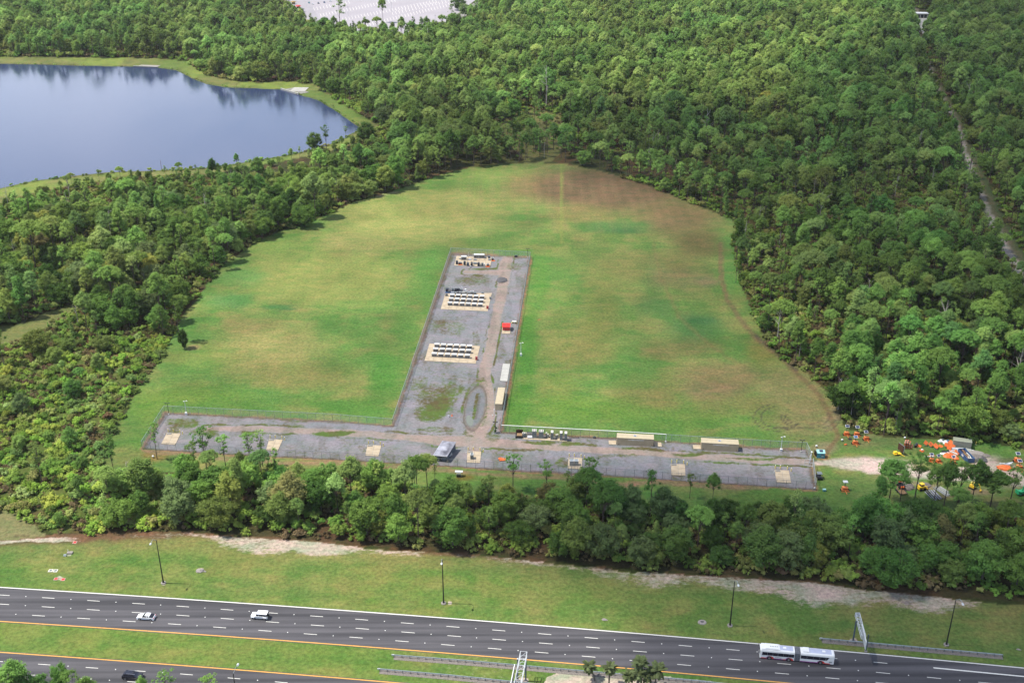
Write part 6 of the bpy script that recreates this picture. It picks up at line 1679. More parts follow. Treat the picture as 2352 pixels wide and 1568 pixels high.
# stand on the strip outside
p = P(1054, 1094.5); t = thing("equipment_stand", "small white-roofed equipment stand on a brown grass patch", "stand", p, -.03)
part("top_panel", MB().box(0, .5, 1.75, 2.5, 1.1, .1), "galv_light", t); part("cabinet", MB().box(0, 0, .8, 1.5, .9, 1.3), "sage", t); part("opening", MB().box(0, -.47, .6, 1.3, .06, .7), "black_metal", t)
for s in (-1, 1): part("leg", MB().box(s * 1.15, .5, .85, .1, .1, 1.7), "galv", t)
for i, (x, y, nm) in enumerate([(1117, 1114.5, "small grey utility post on the strip near the gaunt pine"), (352, 1051, "white-capped post by the first slab's pines"), (1871, 1124, "white dome light at the fence corner by the black cart"), (1875, 1027, "white dome light beyond the fence near the teal hut"), (2117.5, 1036, "white dome light on the grass by the orange sign"), (2078, 1008, "white dome light at the wood's edge by the drum stack"), (1946 - 12, 1013, "tiny white peg on the grass by the solar carts")]):
    p = P(x, y); t = thing("utility_post", nm, "post", p, 0, "small utility posts on the grass"); part("stub", MB().cyl((0, 0, 0), (0, 0, .7), .14, n=6), "galv", t); part("cap", MB().blob((0, 0, .6), .42, .3, .35, 8, 4, .05, i), "white_paint", t)
p = P(1887 + 12, 1129); t = thing("valve_box", "small teal valve box on bare earth by the fence corner", "box", P(1893, 1127)); part("box_body", MB().box(0, 0, .3, .9, .7, .6), "teal", t); part("lid", MB().box(0, 0, .64, 1.0, .8, .08), "teal_roof", t)
# ------------------------------------------------------------------ vehicles (local x = forward, y = to the left side)
def wheels(t, xs, y, r=.34, w=.24):
    for x in xs:
        for s in (-1, 1):
            k = part("wheel", MB().cyl((x, s * (y - w / 2), r), (x, s * (y + w / 2), r), r, n=14), "tyre", t)
            part("rim", MB().cyl((x, s * (y + w / 2), r), (x, s * (y + w / 2 + .015), r), r * .62, n=10), "rim", k)
def car(label, cat, x, y, ang, paint, L=4.7, W=1.84, H=1.42, style="fastback", name="sedan"):
    p = P(x, y, 0); t = thing(name, label, cat, (p.x, p.y, .03), ang)
    h = L / 2
    if style == "fastback":
        low = [(-h, .42), (-h + .05, .22), (h - .1, .20), (h, .38), (h - .03, .62), (h - .55, .78), (h - 1.45, .93), (-h + 1.1, .97), (-h + .15, .93)]
        inl = [.10, .05, .10, .16, .14, .06, 0, .0, .10]
        up = [(h - 1.5, .92), (h - 2.2, 1.36), (h - 2.9, H), (-h + 1.35, H - .05), (-h + .25, .96)]
        inu = [.10, .26, .30, .30, .14]
    elif style == "suv":
        low = [(-h, .5), (-h + .08, .28), (h - .12, .26), (h, .45), (h - .04, .80), (h - .5, .95), (h - 1.35, 1.06), (-h + .5, 1.10), (-h + .02, 1.05)]
        inl = [.08, .04, .10, .14, .12, .06, 0, 0, .06]
        up = [(h - 1.35, 1.05), (h - 2.05, 1.60), (h - 2.6, H), (-h + .65, H), (-h + .1, 1.08)]
        inu = [.08, .22, .26, .26, .12]
    else:
        low = [(-h, .6), (-h + .04, .45), (h - .12, .42), (h, .55), (h, .95), (h - .1, 1.08), (h - 1.35, 1.14), (-h + .1, 1.16), (-h, 1.1)]
        inl = [.10, .08, .14, .16, .14, .1, .04, .02, .02]
        up = [(h - 1.38, 1.12), (h - 1.62, H - .03), (h - 1.8, H), (-h + .1, H), (-h + .02, 1.12)]
        inu = [.12, .16, .18, .14, .06]
    part("body", MB().side(low, -W / 2, W / 2, inl), paint, t, smooth=False)
    part("cabin_glass", MB().side(up, -W / 2, W / 2, inu), "glass_dark", t)
    # roof skin and pillars in body colour
    a, b = up[1], up[2]; c, d = up[3], up[4]
    rf = [(a[0] - .12, a[1] + .01), (b[0], b[1] + .03), (c[0], c[1] + .03), (c[0] + (d[0] - c[0]) * (.12 if style == "fastback" else .06), c[1] + (d[1] - c[1]) * (.10 if style == "fastback" else .04)), (c[0], c[1] - .01), (b[0], b[1] - .01)]
    part("roof", MB().side(rf, -W / 2 + .25, W / 2 - .25) if style != "jeep" else MB().side([(up[1][0], H - .14), (up[2][0] + .05, H + .03), (up[3][0], H + .03), (up[3][0], H - .14)], -W / 2 + .10, W / 2 - .10), paint, t)
    for fx in ((up[0][0] + up[2][0]) / 2 - .75, (b[0] + c[0]) / 2 - .35, c[0] + .02):
        for s in (-1, 1):
            part("pillar", MB().add([(fx, s * (W / 2 - .10), up[0][1]), (fx + .13, s * (W / 2 - .10), up[0][1]), (fx + .10, s * (W / 2 - .27), H - .02), (fx - .03, s * (W / 2 - .27), H - .02),
                                     (fx, s * (W / 2 - .06), up[0][1]), (fx + .13, s * (W / 2 - .06), up[0][1]), (fx + .10, s * (W / 2 - .24), H - .01), (fx - .03, s * (W / 2 - .24), H - .01)],
                                    [(0, 1, 2, 3), (7, 6, 5, 4), (0, 4, 5, 1), (1, 5, 6, 2), (2, 6, 7, 3), (3, 7, 4, 0)]), paint, t)
    part("hood", MB().side([(h - .5, low[5][1] + .0), (h - 1.35, low[6][1] + .03), (h - 1.38, low[6][1] - .05), (h - .5, low[5][1] - .06)], -W / 2 + .22, W / 2 - .22), paint, t)
    for s in (-1, 1):
        part("headlight", MB().box(h - .12, s * (W / 2 - .34), low[4][1] - .06, .16, .34, .14), "lamp_clear", t)
        part("tail_light", MB().box(-h + .06, s * (W / 2 - .28), low[-1][1] - .12, .10, .34, .14), "lamp_red", t)
        part("mirror", MB().box(up[0][0] - .25, s * (W / 2 + .06), up[0][1] + .06, .16, .16, .12), paint, t)
        part("sill", MB().box(0, s * (W / 2 - .03), .27, L * .5, .06, .10), "dark_plastic", t)
    part("bumper", MB().box(h - .05, 0, .33, .14, W * .78, .14), "dark_plastic", t); part("number_plate", MB().box(-h - .005, 0, .55, .02, .42, .14), "frame_white", t)
    if style == "jeep":
        part("spare_wheel", MB().cyl((-h - .02, 0, .95), (-h - .24, 0, .95), .38, n=14), "tyre", t)
        for s in (-1, 1):
            for fx in (h - .65, -h + .75): part("fender", MB().box(fx, s * (W / 2 + .02), .86, .95, .22, .08), paint, t)
        part("grille", MB().box(h + .005, 0, .78, .03, 1.0, .34), "dark_plastic", t)
    if style == "suv":
        for s in (-1, 1): part("roof_rail", MB().box(-.2, s * (W / 2 - .32), H + .07, 2.2, .05, .05), "rim", t)
    wheels(t, (h - .88, -h + .88), W / 2 - .10, .34 if style == "fastback" else .39)
    return t
def road_ang(x, low=False):
    f = (lambda q: P(q, np.interp(q, LT_X, LT_Y) + 45)) if low else (lambda q: rowpt(q, .5))
    a, b = f(x - 20), f(x + 20); return math.atan2(b.y - a.y, b.x - a.x)
car("white fastback car alone in the third lane", "car", 336.5, 1419.5, road_ang(336) + math.pi, "car_white", 4.85, 1.9, 1.42, "fastback", "fastback_car")
car("boxy white off-road car with a spare wheel behind", "car", 597.5, 1418, road_ang(597) + math.pi, "car_white", 4.6, 1.88, 1.88, "jeep", "offroad_car")
car("glossy black sport utility car on the lower carriageway", "car", 306.5, 1556, road_ang(306, True), "car_black", 5.1, 1.98, 1.75, "suv", "utility_car")

# articulated bus
pA, pB = P(1746, 1512.0), P(1912.5, 1527.5)          # near side, nose and tail on the road
bang = math.atan2(pA.y - pB.y, pA.x - pB.x)          # forward = towards the nose
BL = 18.4; BW = 2.6; BH = 3.05
t = thing("articulated_bus", "long white articulated bus with dark windows and red wheel arches", "bus", (0, 0, .03), bang)
fx_, ly_ = Vector((math.cos(bang), math.sin(bang), 0)), Vector((-math.sin(bang), math.cos(bang), 0))
mid = (pA + pB) / 2
near = 1 if ly_.y < 0 else -1                        # which local side faces the viewer's verge
cpos = mid - ly_ * (near * BW / 2)
t.location = (cpos.x, cpos.y, .03)
h = BL / 2
def bus_sec(x0, x1, nose=0, tail=0):
    b = MB(); n = 6
    prof = [(-BW / 2, .32), (BW / 2, .32), (BW / 2, 2.55), (BW / 2 - .10, 2.88), (BW / 2 - .42, BH), (-BW / 2 + .42, BH), (-BW / 2 + .10, 2.88), (-BW / 2, 2.55)]
    def ring(x, sy=1, sz=0): return [(x + (-.0), y * sy, z if z < 2 else z - sz) for y, z in prof]
    rings = [ring(x0, .92 if tail else 1, .12 if tail else 0)] + ([ring(x0 + .25)] if tail else []) + ([ring(x1 - .35)] if nose else []) + [ring(x1, .90 if nose else 1, .22 if nose else 0)]
    vs = [v for r_ in rings for v in r_]; k = 8; fs = []
    for i in range(len(rings) - 1):
        for j in range(k): fs.append((i * k + j, (i + 1) * k + j, (i + 1) * k + (j + 1) % k, i * k + (j + 1) % k))
    fs.append(tuple(range(k))[::-1]); fs.append(tuple((len(rings) - 1) * k + j for j in range(k)))
    return b.add(vs, [f[::-1] for f in fs])
part("front_body", bus_sec(.62, h, nose=1), "white_paint", t)
part("rear_body", bus_sec(-h, -.82, tail=1), "white_paint", t)
for k in range(9):
    x0 = -.80 + k * .158
    s = .02 if k % 2 else .07
    part("bellows_fold", MB().side([(-BW / 2 + s, .42), (BW / 2 - s, .42), (BW / 2 - s, 2.7), (BW / 2 - .3, BH - .04 - s), (-BW / 2 + .3, BH - .04 - s), (-BW / 2 + s, 2.7)], x0, x0 + .156).__class__() if False else (lambda b: b)(MB().add(
        [(xx, y, z) for xx in (x0, x0 + .156) for y, z in [(-BW / 2 + s, .42), (BW / 2 - s, .42), (BW / 2 - s, 2.7), (BW / 2 - .3, BH - .04 - s), (-BW / 2 + .3, BH - .04 - s), (-BW / 2 + s, 2.7)]],
        [(0, 1, 2, 3, 4, 5), (11, 10, 9, 8, 7, 6)] + [(i, 6 + i, 6 + (i + 1) % 6, (i + 1) % 6) for i in range(6)])), "bellows", t)
def pane(x0, x1, z0, z1, s, m="glass_dark", nm="window", off=.012, sk=0):
    y = s * (BW / 2 + off)
    b = MB().add([(x0, y, z0), (x1, y, z0), (x1 + sk, y, z1), (x0 + sk, y, z1), (x0, y - s * .03, z0), (x1, y - s * .03, z0), (x1 + sk, y - s * .03, z1), (x0 + sk, y - s * .03, z1)], [(0, 1, 2, 3), (7, 6, 5, 4), (0, 4, 5, 1), (1, 5, 6, 2), (2, 6, 7, 3), (3, 7, 4, 0)])
    return part(nm, b, m, t)
for s in (-1, 1):
    for k in range(6): pane(.72 + k * 1.33, .72 + k * 1.33 + 1.31, 1.32, 2.32, s)
    for k in range(4): pane(-.92 - (k + 1) * 1.55 + .02, -.92 - k * 1.55, 1.32, 2.32, s)
    b = MB(); y = s * (BW / 2 + .012)
    part("window", MB().add([(-7.14, y, 1.32), (-7.14, y, 2.32), (-7.95, y, 2.32), (-7.5, y, 1.55), (-7.3, y, 1.32)], [(0, 1, 2, 3, 4)]), "glass_dark", t)
    # coloured skirts and arches
    for (x0, x1, m) in ((.72, 3.3, "red_paint"), (3.3, 7.0, "purple_paint"), (7.0, h - .3, "red_paint"), (-6.2, -.9, "purple_paint"), (-8.3, -6.2, "red_paint")): pane(x0, x1, .34, .56, s, m, "skirt", .014)
    for wx, c1, c2 in ((6.75, "red_paint", "purple_paint"), (1.95, "red_paint", "purple_paint"), (-5.9, "red_paint", "purple_paint")):
        for sg, m in ((-1, c1), (1, c2)):
            y = s * (BW / 2 + .018); wd = 1.0 if sg < 0 else .75
            pts = [(wx, .36), (wx + sg * wd * 1.15, .36), (wx + sg * wd * .95, .85), (wx + sg * wd * .45, 1.12), (wx, 1.18)]
            part("wheel_arch", MB().add([(a, y, b_) for a, b_ in pts], [tuple(range(5))]), m, t)
        part("wheel_well", MB().cyl((wx, s * (BW / 2 + .022), .50), (wx, s * (BW / 2 + .026), .50), .60, n=14), "black_metal", t)
        k = part("wheel", MB().cyl((wx, s * (BW / 2 - .2), .48), (wx, s * (BW / 2 + .06), .48), .48, n=14), "tyre", t)
        part("rim", MB().cyl((wx, s * (BW / 2 + .06), .48), (wx, s * (BW / 2 + .075), .48), .27, n=10), "rim", k)
    part("mirror", MB().box(h + .2, s * (BW / 2 + .12), 2.3, .12, .2, .4), "black_metal", t)
part("windscreen", MB().add([(h + .012, -1.12, 1.15), (h + .012, 1.12, 1.15), (h - .0, 1.10, 2.5), (h - .0, -1.10, 2.5), (h - .1, -1.12, 1.15), (h - .1, 1.12, 1.15), (h - .12, 1.10, 2.5), (h - .12, -1.10, 2.5)], [(0, 1, 2, 3), (7, 6, 5, 4), (0, 4, 5, 1), (1, 5, 6, 2), (2, 6, 7, 3), (3, 7, 4, 0)]), "glass_dark", t)
for s in (-1, 1): part("headlight", MB().box(h, s * .95, .75, .06, .35, .2), "lamp_clear", t); part("tail_light", MB().box(-h - .01, s * 1.0, 1.1, .05, .2, .5), "lamp_red", t)
pane(-h + .5, -h + 1.25, .75, 1.15, near, "galv", "engine_grille")
for s in (-1, 1): part("roof_panel", MB().box(2.7, s * .0, BH + .005, 3.4, 1.7, .02) if s > 0 else MB().box(-5.4, 0, BH + .005, 6.2, 1.7, .02), "roof_lilac", t)
ac = part("roof_unit", MB().box(6.3, 0, BH + .14, 3.2, 1.9, .28), "white_paint", t)
for k in range(5): part("vent", MB().box(5.0 + k * .42, .1, BH + .29, .22, .3, .02), "galv_dark", ac)
part("roof_fairing", MB().box(6.6, 0, BH + .05, 4.6, 2.2, .1), "white_paint", t)
for x in (3.1, -6.6): part("roof_hatch", MB().box(x, 0, BH + .07, .8, .7, .1), "white_paint", t)
part("roof_unit", MB().box(-2.2, 0, BH + .12, 1.5, 1.7, .22), "white_paint", t)
fc_ = bpy.data.curves.new("lettering", 'FONT'); fc_.body = "Disney"; fc_.size = .62; fc_.shear = .35; fc_.extrude = .004; fc_.align_x = 'CENTER'; fc_.align_y = 'CENTER'; fc_.materials.append(M["galv_dark"])
tmp = bpy.data.objects.new("lettering", fc_); COL.objects.link(tmp)
bpy.context.view_layer.update()
me_ = bpy.data.meshes.new_from_object(tmp.evaluated_get(bpy.context.evaluated_depsgraph_get())); bpy.data.objects.remove(tmp)
lt_ = link("lettering", me_, t, (4.6, near * (BW / 2 + .02), .92)); lt_.rotation_euler = (math.pi / 2, 0, math.pi if near > 0 else 0); lt_["label"] = "grey script lettering on the bus side"

# ------------------------------------------------------------------ highway furniture
def street_lamp(x, y, label, h=14.6, side=-1, lean=0.25):
    p = P(x, y); t = thing("street_lamp", label, "street lamp", p, 0, "tall dark lamps along the highway")
    part("footing", MB().cyl((0, 0, 0), (0, 0, .25), .7, n=12), "rock", t)
    part("base_cover", MB().cyl((0, 0, .2), (0, 0, 1.1), .30, .22, 8), "black_metal", t)
    part("pole", MB().cyl((0, 0, .9), (0, 0, h), .19, .10, 8), "black_metal", t)
    part("arm", MB().cyl((0, 0, h - .1), (lean, side * .9, h + .9), .06, n=6).cyl((lean, side * .9, h + .9), (lean * 1.5, side * 2.2, h + .7), .06, n=6), "galv", t)
    k = part("lamp_head", MB().blob((lean * 1.5, side * 2.4, h + .45), .30, .55, .28, 8, 4, 0), "galv_light", t)
    return t
street_lamp(375.5, 1338.5, "dark highway lamp above the white fastback car", lean=-.5)
street_lamp(1019, 1385, "dark highway lamp midway along the verge", lean=0)
street_lamp(1676.6, 1436, "dark highway lamp just before the bus", lean=.3)
street_lamp(2173.4, 1480, "dark highway lamp past the sign gantry", lean=.5)
street_lamp(551, 1655, "dark lamp rising from below the lower carriageway", side=1, lean=.4)
def guardrail(label, pts, n_extra=0):
    w = [P(x, y) for x, y in pts]; o = w[0]
    t = thing("guardrail", label, "guardrail", o, 0, "steel guardrails of the highway")
    for a, b in zip(w[:-1], w[1:]):
        L = (b - a).length; ang = math.atan2(b.y - a.y, b.x - a.x); n = max(1, round(L / 1.95))
        strip = part("mow_strip", MB().box(L / 2, -.35, .02, L + .02, 1.5, .05), "gravel_pile", t, tuple(a - o)); strip.rotation_euler = (0, 0, ang)
        prof = [(-.05, .46), (-.12, .55), (-.03, .62), (-.12, .70), (-.05, .80), (.02, .80), (-.05, .70), (.02, .62), (-.05, .55), (.02, .46)]
        q = MB(); vs = [(x, y, z) for x in (0, L) for y, z in prof]; q.add(vs, [tuple(range(10)), tuple(range(19, 9, -1))] + [(i, i + 10, (i + 1) % 10 + 10, (i + 1) % 10) for i in range(10)])
        r = part("rail", q, "galv", t, tuple(a - o)); r.rotation_euler = (0, 0, ang)
        pm = RAILPOST
        for k in range(n + 1):
            p = a + (b - a) * (k / n) - o; m = link("post", pm, t, (p.x, p.y, 0)); m.rotation_euler = (0, 0, ang)
    part("end_terminal", MB().box(-.3, 0, .62, .7, .16, .4), "galv_light", t)
    return t
RAILPOST = MB().box(0, -.16, .38, .16, .2, .76).mesh("post", M["galv_dark"])
guardrail("median guardrail nearer the upper carriageway", [(905.5, 1507.5), (1070, 1520), (1235, 1534.5), (1430, 1551.5), (1587.6, 1565), (1750, 1582)])
guardrail("median guardrail nearer the lower carriageway", [(873, 1539.5), (1030, 1553), (1184, 1569), (1400, 1590)])
guardrail("verge guardrail before the sign gantry past the bus", [(1887.5, 1469.5), (1965, 1476.5), (2130, 1491.5), (2302, 1507)])

def truss(t, p0, p1, w, hgt, n, name="truss"):
    """box truss: four chords and bracing, as parts"""
    p0, p1 = Vector(p0), Vector(p1); d = (p1 - p0); u = d.normalized(); s = Vector((0, 0, 1)).cross(u).normalized() * (w / 2); z = Vector((0, 0, hgt))
    for k, q in enumerate((s, -s)):
        for zz in (Vector((0, 0, 0)), z):
            part("chord", MB().cyl(p0 + q + zz, p1 + q + zz, .085, n=6), "galv_light", t)
    for i in range(n + 1):
        a = p0 + d * (i / n)
        b = MB().cyl(a + s, a - s, .05, n=5).cyl(a + s + z, a - s + z, .05, n=5).cyl(a + s, a + s + z, .05, n=5).cyl(a - s, a - s + z, .05, n=5)
        if i < n:
            c = p0 + d * ((i + 1) / n)
            b.cyl(a + s + z, c - s + z, .045, n=5).cyl(a + s, c + s + z, .045, n=5).cyl(a - s, c - s + z, .045, n=5)
        part("brace", b, "galv_light", t)
# gantry over the lower carriageway
ga = P(1189, 1562.5); t = thing("sign_gantry", "steel truss sign gantry rising from the median", "gantry", ga)
gb = P(1207.5, 1563.5) - ga
for q in (Vector((0, 0, 0)), gb):
    part("footing", MB().cyl((q.x, q.y, 0), (q.x, q.y, .3), .5, n=10), "rock", t)
    part("post", MB().cyl((q.x, q.y, .2), (q.x, q.y, 7.0), .19, n=8), "slate_metal", t); part("post_cap", MB().blob((q.x, q.y, 7.0), .24, .24, .2, 8, 3, 0), "galv_light", t)
part("cross_beam", MB().cyl((0, 0, 6.9), (gb.x, gb.y, 6.9), .12, n=6), "galv_light", t)
a0 = P(1203, 1501, 7.4) - ga; a1 = P(1184, 1600, 7.4) - ga
truss(t, (a0.x, a0.y, 6.9), (a0.x + (a1.x - a0.x) * 1.5, a0.y + (a1.y - a0.y) * 1.5, 6.9), 1.6, 1.3, 9)
s0 = P(1182, 1528, 8.2) - ga; s1 = P(1172, 1578, 8.2) - ga; sv = (s1 - s0)
e = s0 + sv * 2.2
pn = part("sign_panel", MB().add([(s0.x, s0.y, 6.0), (e.x, e.y, 6.0), (e.x, e.y, 8.6), (s0.x, s0.y, 8.6), (s0.x - .12, s0.y, 6.0), (e.x - .12, e.y, 6.0), (e.x - .12, e.y, 8.6), (s0.x - .12, s0.y, 8.6)], [(0, 1, 2, 3), (7, 6, 5, 4), (0, 4, 5, 1), (1, 5, 6, 2), (2, 6, 7, 3), (3, 7, 4, 0)]), "galv", t)
part("edge_trim", MB().cyl((s0.x, s0.y, 8.65), (e.x, e.y, 8.65), .11, n=6), "white_paint", pn)
# gantry on the verge
ga = P(1959, 1472); t = thing("sign_gantry", "slanting truss sign gantry behind the guardrail past the bus", "gantry", ga)
part("footing", MB().cyl((0, 0, 0), (0, 0, .3), .7, n=10), "rock", t); part("post", MB().cyl((0, 0, .2), (0, 0, 6.6), .22, n=8), "slate_metal", t)
q = P(1988.5, 1495.5) - ga; part("post", MB().cyl((q.x, q.y, .0), (q.x, q.y, 5.6), .14, n=8), "slate_metal", t); part("footing", MB().cyl((q.x, q.y, 0), (q.x, q.y, .25), .4, n=10), "rock", t)
a0 = P(1970, 1410, 6.9) - ga; a1 = P(1984, 1462, 6.9) - ga
truss(t, (a0.x, a0.y, 6.2), (a1.x, a1.y, 6.2), 1.0, 1.0, 8)
s0 = P(1980, 1433, 7.4) - ga; e = P(1990, 1474, 7.4) - ga
pn = part("sign_panel", MB().add([(s0.x, s0.y, 5.0), (e.x, e.y, 5.0), (e.x, e.y, 7.4), (s0.x, s0.y, 7.4), (s0.x + .12, s0.y, 5.0), (e.x + .12, e.y, 5.0), (e.x + .12, e.y, 7.4), (s0.x + .12, s0.y, 7.4)], [(0, 1, 2, 3), (7, 6, 5, 4), (0, 4, 5, 1), (1, 5, 6, 2), (2, 6, 7, 3), (3, 7, 4, 0)]), "galv_light", t)
part("edge_trim", MB().cyl((s0.x, s0.y, 7.45), (e.x, e.y, 7.45), .09, n=6), "white_paint", pn)
part("end_plate", MB().box(a0.x, a0.y + .2, 6.7, 1.2, .1, 1.2), "galv_light", t)

# verge odds: valve covers, inlets, boulders
def cover(x, y, label, m="frame_white", s=1.2):
    p = P(x, y); t = thing("valve_cover", label, "cover", p, 0, "square valve covers in the verge")
    part("collar", MB().box(0, 0, .05, s, s, .1), m, t); part("lid", MB().box(0, 0, .11, s * .62, s * .62, .04), "red_paint" if m == "pink_curb" else "plastic_green_grey", t)
for x, y, lb_, m in ((172, 1245.4, "red-lidded cover on the grass below the sandy treeline", "pink_curb"), (116.5, 1310, "pale green-lidded cover, farther of the upper pair", "frame_white"), (127.5, 1310.4, "pale green-lidded cover, one nearer the highway lamp", "frame_white"), (128.7, 1329, "red-lidded cover at the gravel patch's far end", "pink_curb"), (145, 1330.4, "red-lidded cover at the gravel patch's lamp side", "pink_curb")):
    cover(x, y, lb_, m)
p = P(161, 1270); t = thing("inlet_box", "pale drainage inlet with a small post on the verge", "inlet", p); part("box_body", MB().box(0, 0, .2, 1.6, 1.0, .4), "rock", t); part("post", MB().cyl((-.6, .3, 0), (-.6, .3, 1.1), .07, n=6), "white_paint", t)
p = P(149.5, 1276); t = thing("inlet_box", "small white box beside the drainage inlet", "inlet", p); part("box_body", MB().box(0, 0, .2, .7, .6, .4), "white_paint", t); part("lid", MB().box(0, 0, .42, .75, .65, .05), "galv", t)
for x, y, r, lb_ in ((460, 1311, 1.3, "large pale boulder lying on the verge before the scrub belt"), (1387.8, 1422.4, .7, "small pale boulder alone on the verge near the road edge"), (2338.8, 1490.6, .5, "small pale block near the guardrail's far end")):
    p = P(x, y); t = thing("boulder", lb_, "boulder", p, 0, "pale boulders on the verge"); part("rock_body", MB().blob((0, 0, -.05), r, r * .7, r * .55, 9, 5, .18, int(x)), "rock", t); part("chip", MB().blob((r * 1.1, -.2, 0), r * .3, r * .3, r * .2, 6, 3, .2, 2), "rock", t)
p = P(1612.7, 1428.6); t = thing("manhole_ring", "pale ring-shaped concrete cover on the verge before the bus lamp", "manhole", p)
b = MB()
for k in range(12):
    a0_, a1_ = k * math.pi / 6, (k + 1) * math.pi / 6
    b.add([(math.cos(a0_) * 1.1, math.sin(a0_) * .9, .22), (math.cos(a1_) * 1.1, math.sin(a1_) * .9, .22), (math.cos(a1_) * .5, math.sin(a1_) * .4, .26), (math.cos(a0_) * .5, math.sin(a0_) * .4, .26), (math.cos(a0_) * 1.2, math.sin(a0_) * 1.0, 0), (math.cos(a1_) * 1.2, math.sin(a1_) * 1.0, 0)], [(0, 1, 2, 3), (4, 5, 1, 0)])
part("ring", b, "rock", t); part("lid", MB().cyl((0, 0, .05), (0, 0, .15), .5, n=12), "gravel_dark", t)
p = P(1733, 1386); 
# palms
def palm(x, y, h, label, s=1.0, lean=(0, 0), seed=1):
    r = random.Random(seed); p = P(x, y); t = thing("palm_tree", label, "palm", p, 0, "cabbage palms in the median bed")
    b = MB(); k = 5; pts = [(lean[0] * (i / k) ** 1.6, lean[1] * (i / k) ** 1.6, h * i / k) for i in range(k + 1)]
    for i in range(k): b.cyl(pts[i], pts[i + 1], .22 - .01 * i, n=7, caps=False)
    part("trunk", b, "bark_oak", t); tx, ty_, tz = pts[-1]
    n = 30
    for j in range(n + 8):
        fm = frond_mb(r, r.uniform(1.6, 2.15) * s, r.uniform(.1, .6)).mesh("frond", M["palm_foliage"])
        f = link("frond", fm, t, (tx, ty_, tz)); f.rotation_euler = (0, -r.uniform(-.9, 1.25) if j % 3 else -r.uniform(.3, 1.3), j * 2.399); q = r.uniform(.85, 1.25); f.color = (.085 * q, .115 * q, .05 * q, 0)
for i, (x, y, h, s, ln, lb_) in enumerate([(1366, 1561, 4.0, 1.0, (-1.6, .4), "short palm with a bent trunk, apart in the median bed"), (1398.3, 1574, 5.6, 1.0, (0, 0), "straight lone palm next to the bent one"), (1466, 1578, 7.6, 1.15, (0, 0), "tallest palm of the median clump"), (1444, 1583, 4.6, 1.0, (-.2, 0), "low palm on the clump's lone-palm side"),
        (1462, 1590, 6.0, 1.1, (0, 0), "middle palm tucked under the tallest"), (1483, 1588, 5.2, 1.05, (.1, 0), "palm between the middle and the last of the clump"), (1503, 1582, 5.9, 1.2, (.4, .1), "broad palm at the bus end of the clump")]):
    palm(x, y, h, lb_, s, ln, 60 + i)
# trees rising from below the lower carriageway
for (kd, sh, tn, tx, ty_, hh, wf, lb_) in [("p", 5, 1, 20, 1521, 13, 1.5, "bright pine crown covering the lower carriageway's corner"), ("o", 2, 0, 84, 1545, 9, .9, "dark leafy tree before the lower carriageway"), ("o", 0, 1, 129, 1523, 10.5, .8, "darkest tall tree before the lower carriageway"), ("p", 8, 1, 155, 1547, 12, 1.3, "round bright pine past the darkest tree"),
        ("p", 5, 1, 192, 1560, 11, 1.2, "low bright pine past the round one"), ("p", 9, 1, 375, 1547, 12, 1.2, "bright pine before the black utility car"), ("p", 0, 2, 322, 1556, 11, .7, "small pine overlapping the black utility car"), ("p", 9, 1, 473, 1554, 12, 1.3, "green pine top before the lower lamp"), ("o", 0, 0, 45, 1550, 9, 1.2, "shadowy oak under the corner pine")]:
    q = P(tx, ty_, hh); d = (PINE_D if kd == "p" else OAK_D)[sh]; tone = (TONES_P if kd == "p" else TONES_O)[tn]
    bh = 17.2 if kd == "p" else {0: 11.5, 2: 13.5}[sh]
    add_tree("pine_tree" if kd == "p" else "oak_tree", d, (q.x, q.y), .58 * wf, tx, tone[1], lb_, "pines of the woods round the field" if kd == "p" else "oaks of the woods round the field", hh / bh)

# ------------------------------------------------------------------ works yard by the gate
def cart(x, y, label, rz=0, panel="solar", main="orange", s=1.0, ph=2.6, board=None, tilt=.5, px=0.0, dropped=False):
    p = P(x, y); t = thing("solar_cart", label, "trailer", p, rz, "orange solar light carts in the works yard"); t.scale = (s, s, s)
    part("chassis", MB().box(0, 0, .45, 2.0, .14, .12).box(-.9, .55, .45, .14, 1.2, .12).box(.9, .55, .45, .14, 1.2, .12), main, t)
    part("box_housing", MB().box(0, .6, .85, 1.5, .95, .7), main, t); part("lid", MB().box(0, .6, 1.23, 1.6, 1.05, .08), "orange_pale" if main == "orange" else main, t)
    part("drawbar", MB().box(0, -1.0, .4, .12, 1.9, .12), "orange_pale", t); part("jack_bar", MB().box(0, -.45, .3, 2.4, .12, .14), "orange_pale", t)
    for sx in (-1.15, 1.15): part("wheel", MB().cyl((sx - .1, .6, .33), (sx + .1, .6, .33), .33, n=12), "tyre", t)
    part("mast", MB().cyl((px, .7, 1.0), (px, .9, ph), .1, n=6), "dark_plastic", t)
    c = part("panel_frame", MB().box(px, .9, ph + .1, 1.35, 1.05, .08, 0, tilt), "galv_light", t)
    part("solar_panel", MB().box(px, .9 - .03, ph + .16, 1.08, .82, .05, 0, tilt), panel, c)
    return t
for (x, y, lb_, kw) in [(1945, 1001, "solar cart at the wood's edge, farthest from the drums", dict(ph=3.4)), (1968.5, 1002, "solar cart half behind the row's nearest one", dict(ph=3.2)), (1965, 1021.5, "solar cart standing before the other two by the fence track", dict(ph=2.6, panel="blue_metal")), (1990.8, 1012, "solar cart on its own with a red-marked board", dict(ph=3.0, rz=.1, px=-.3)),
        (2139.3, 1061, "orange cart with a striped board before the sign row", dict(s=.95)), (2157, 1063, "orange cart with a dark mast beside the striped-board one", dict(s=.9, rz=.3)), (2190, 1066, "orange cart before the blue skip", dict(s=.9, rz=.1)), (2337.5, 1062, "orange cart with two dark panels far from the skip", dict(s=1.1)), (2341.5, 1079, "orange cart in front of the two-panel one", dict(s=1.1))]:
    cart(x, y, lb_, **kw)
cart(1941, 1129, "yellow-orange cart with a level white board by the pines", main="orange_pale", panel="galv_light", ph=2.8, tilt=.15, s=1.1)
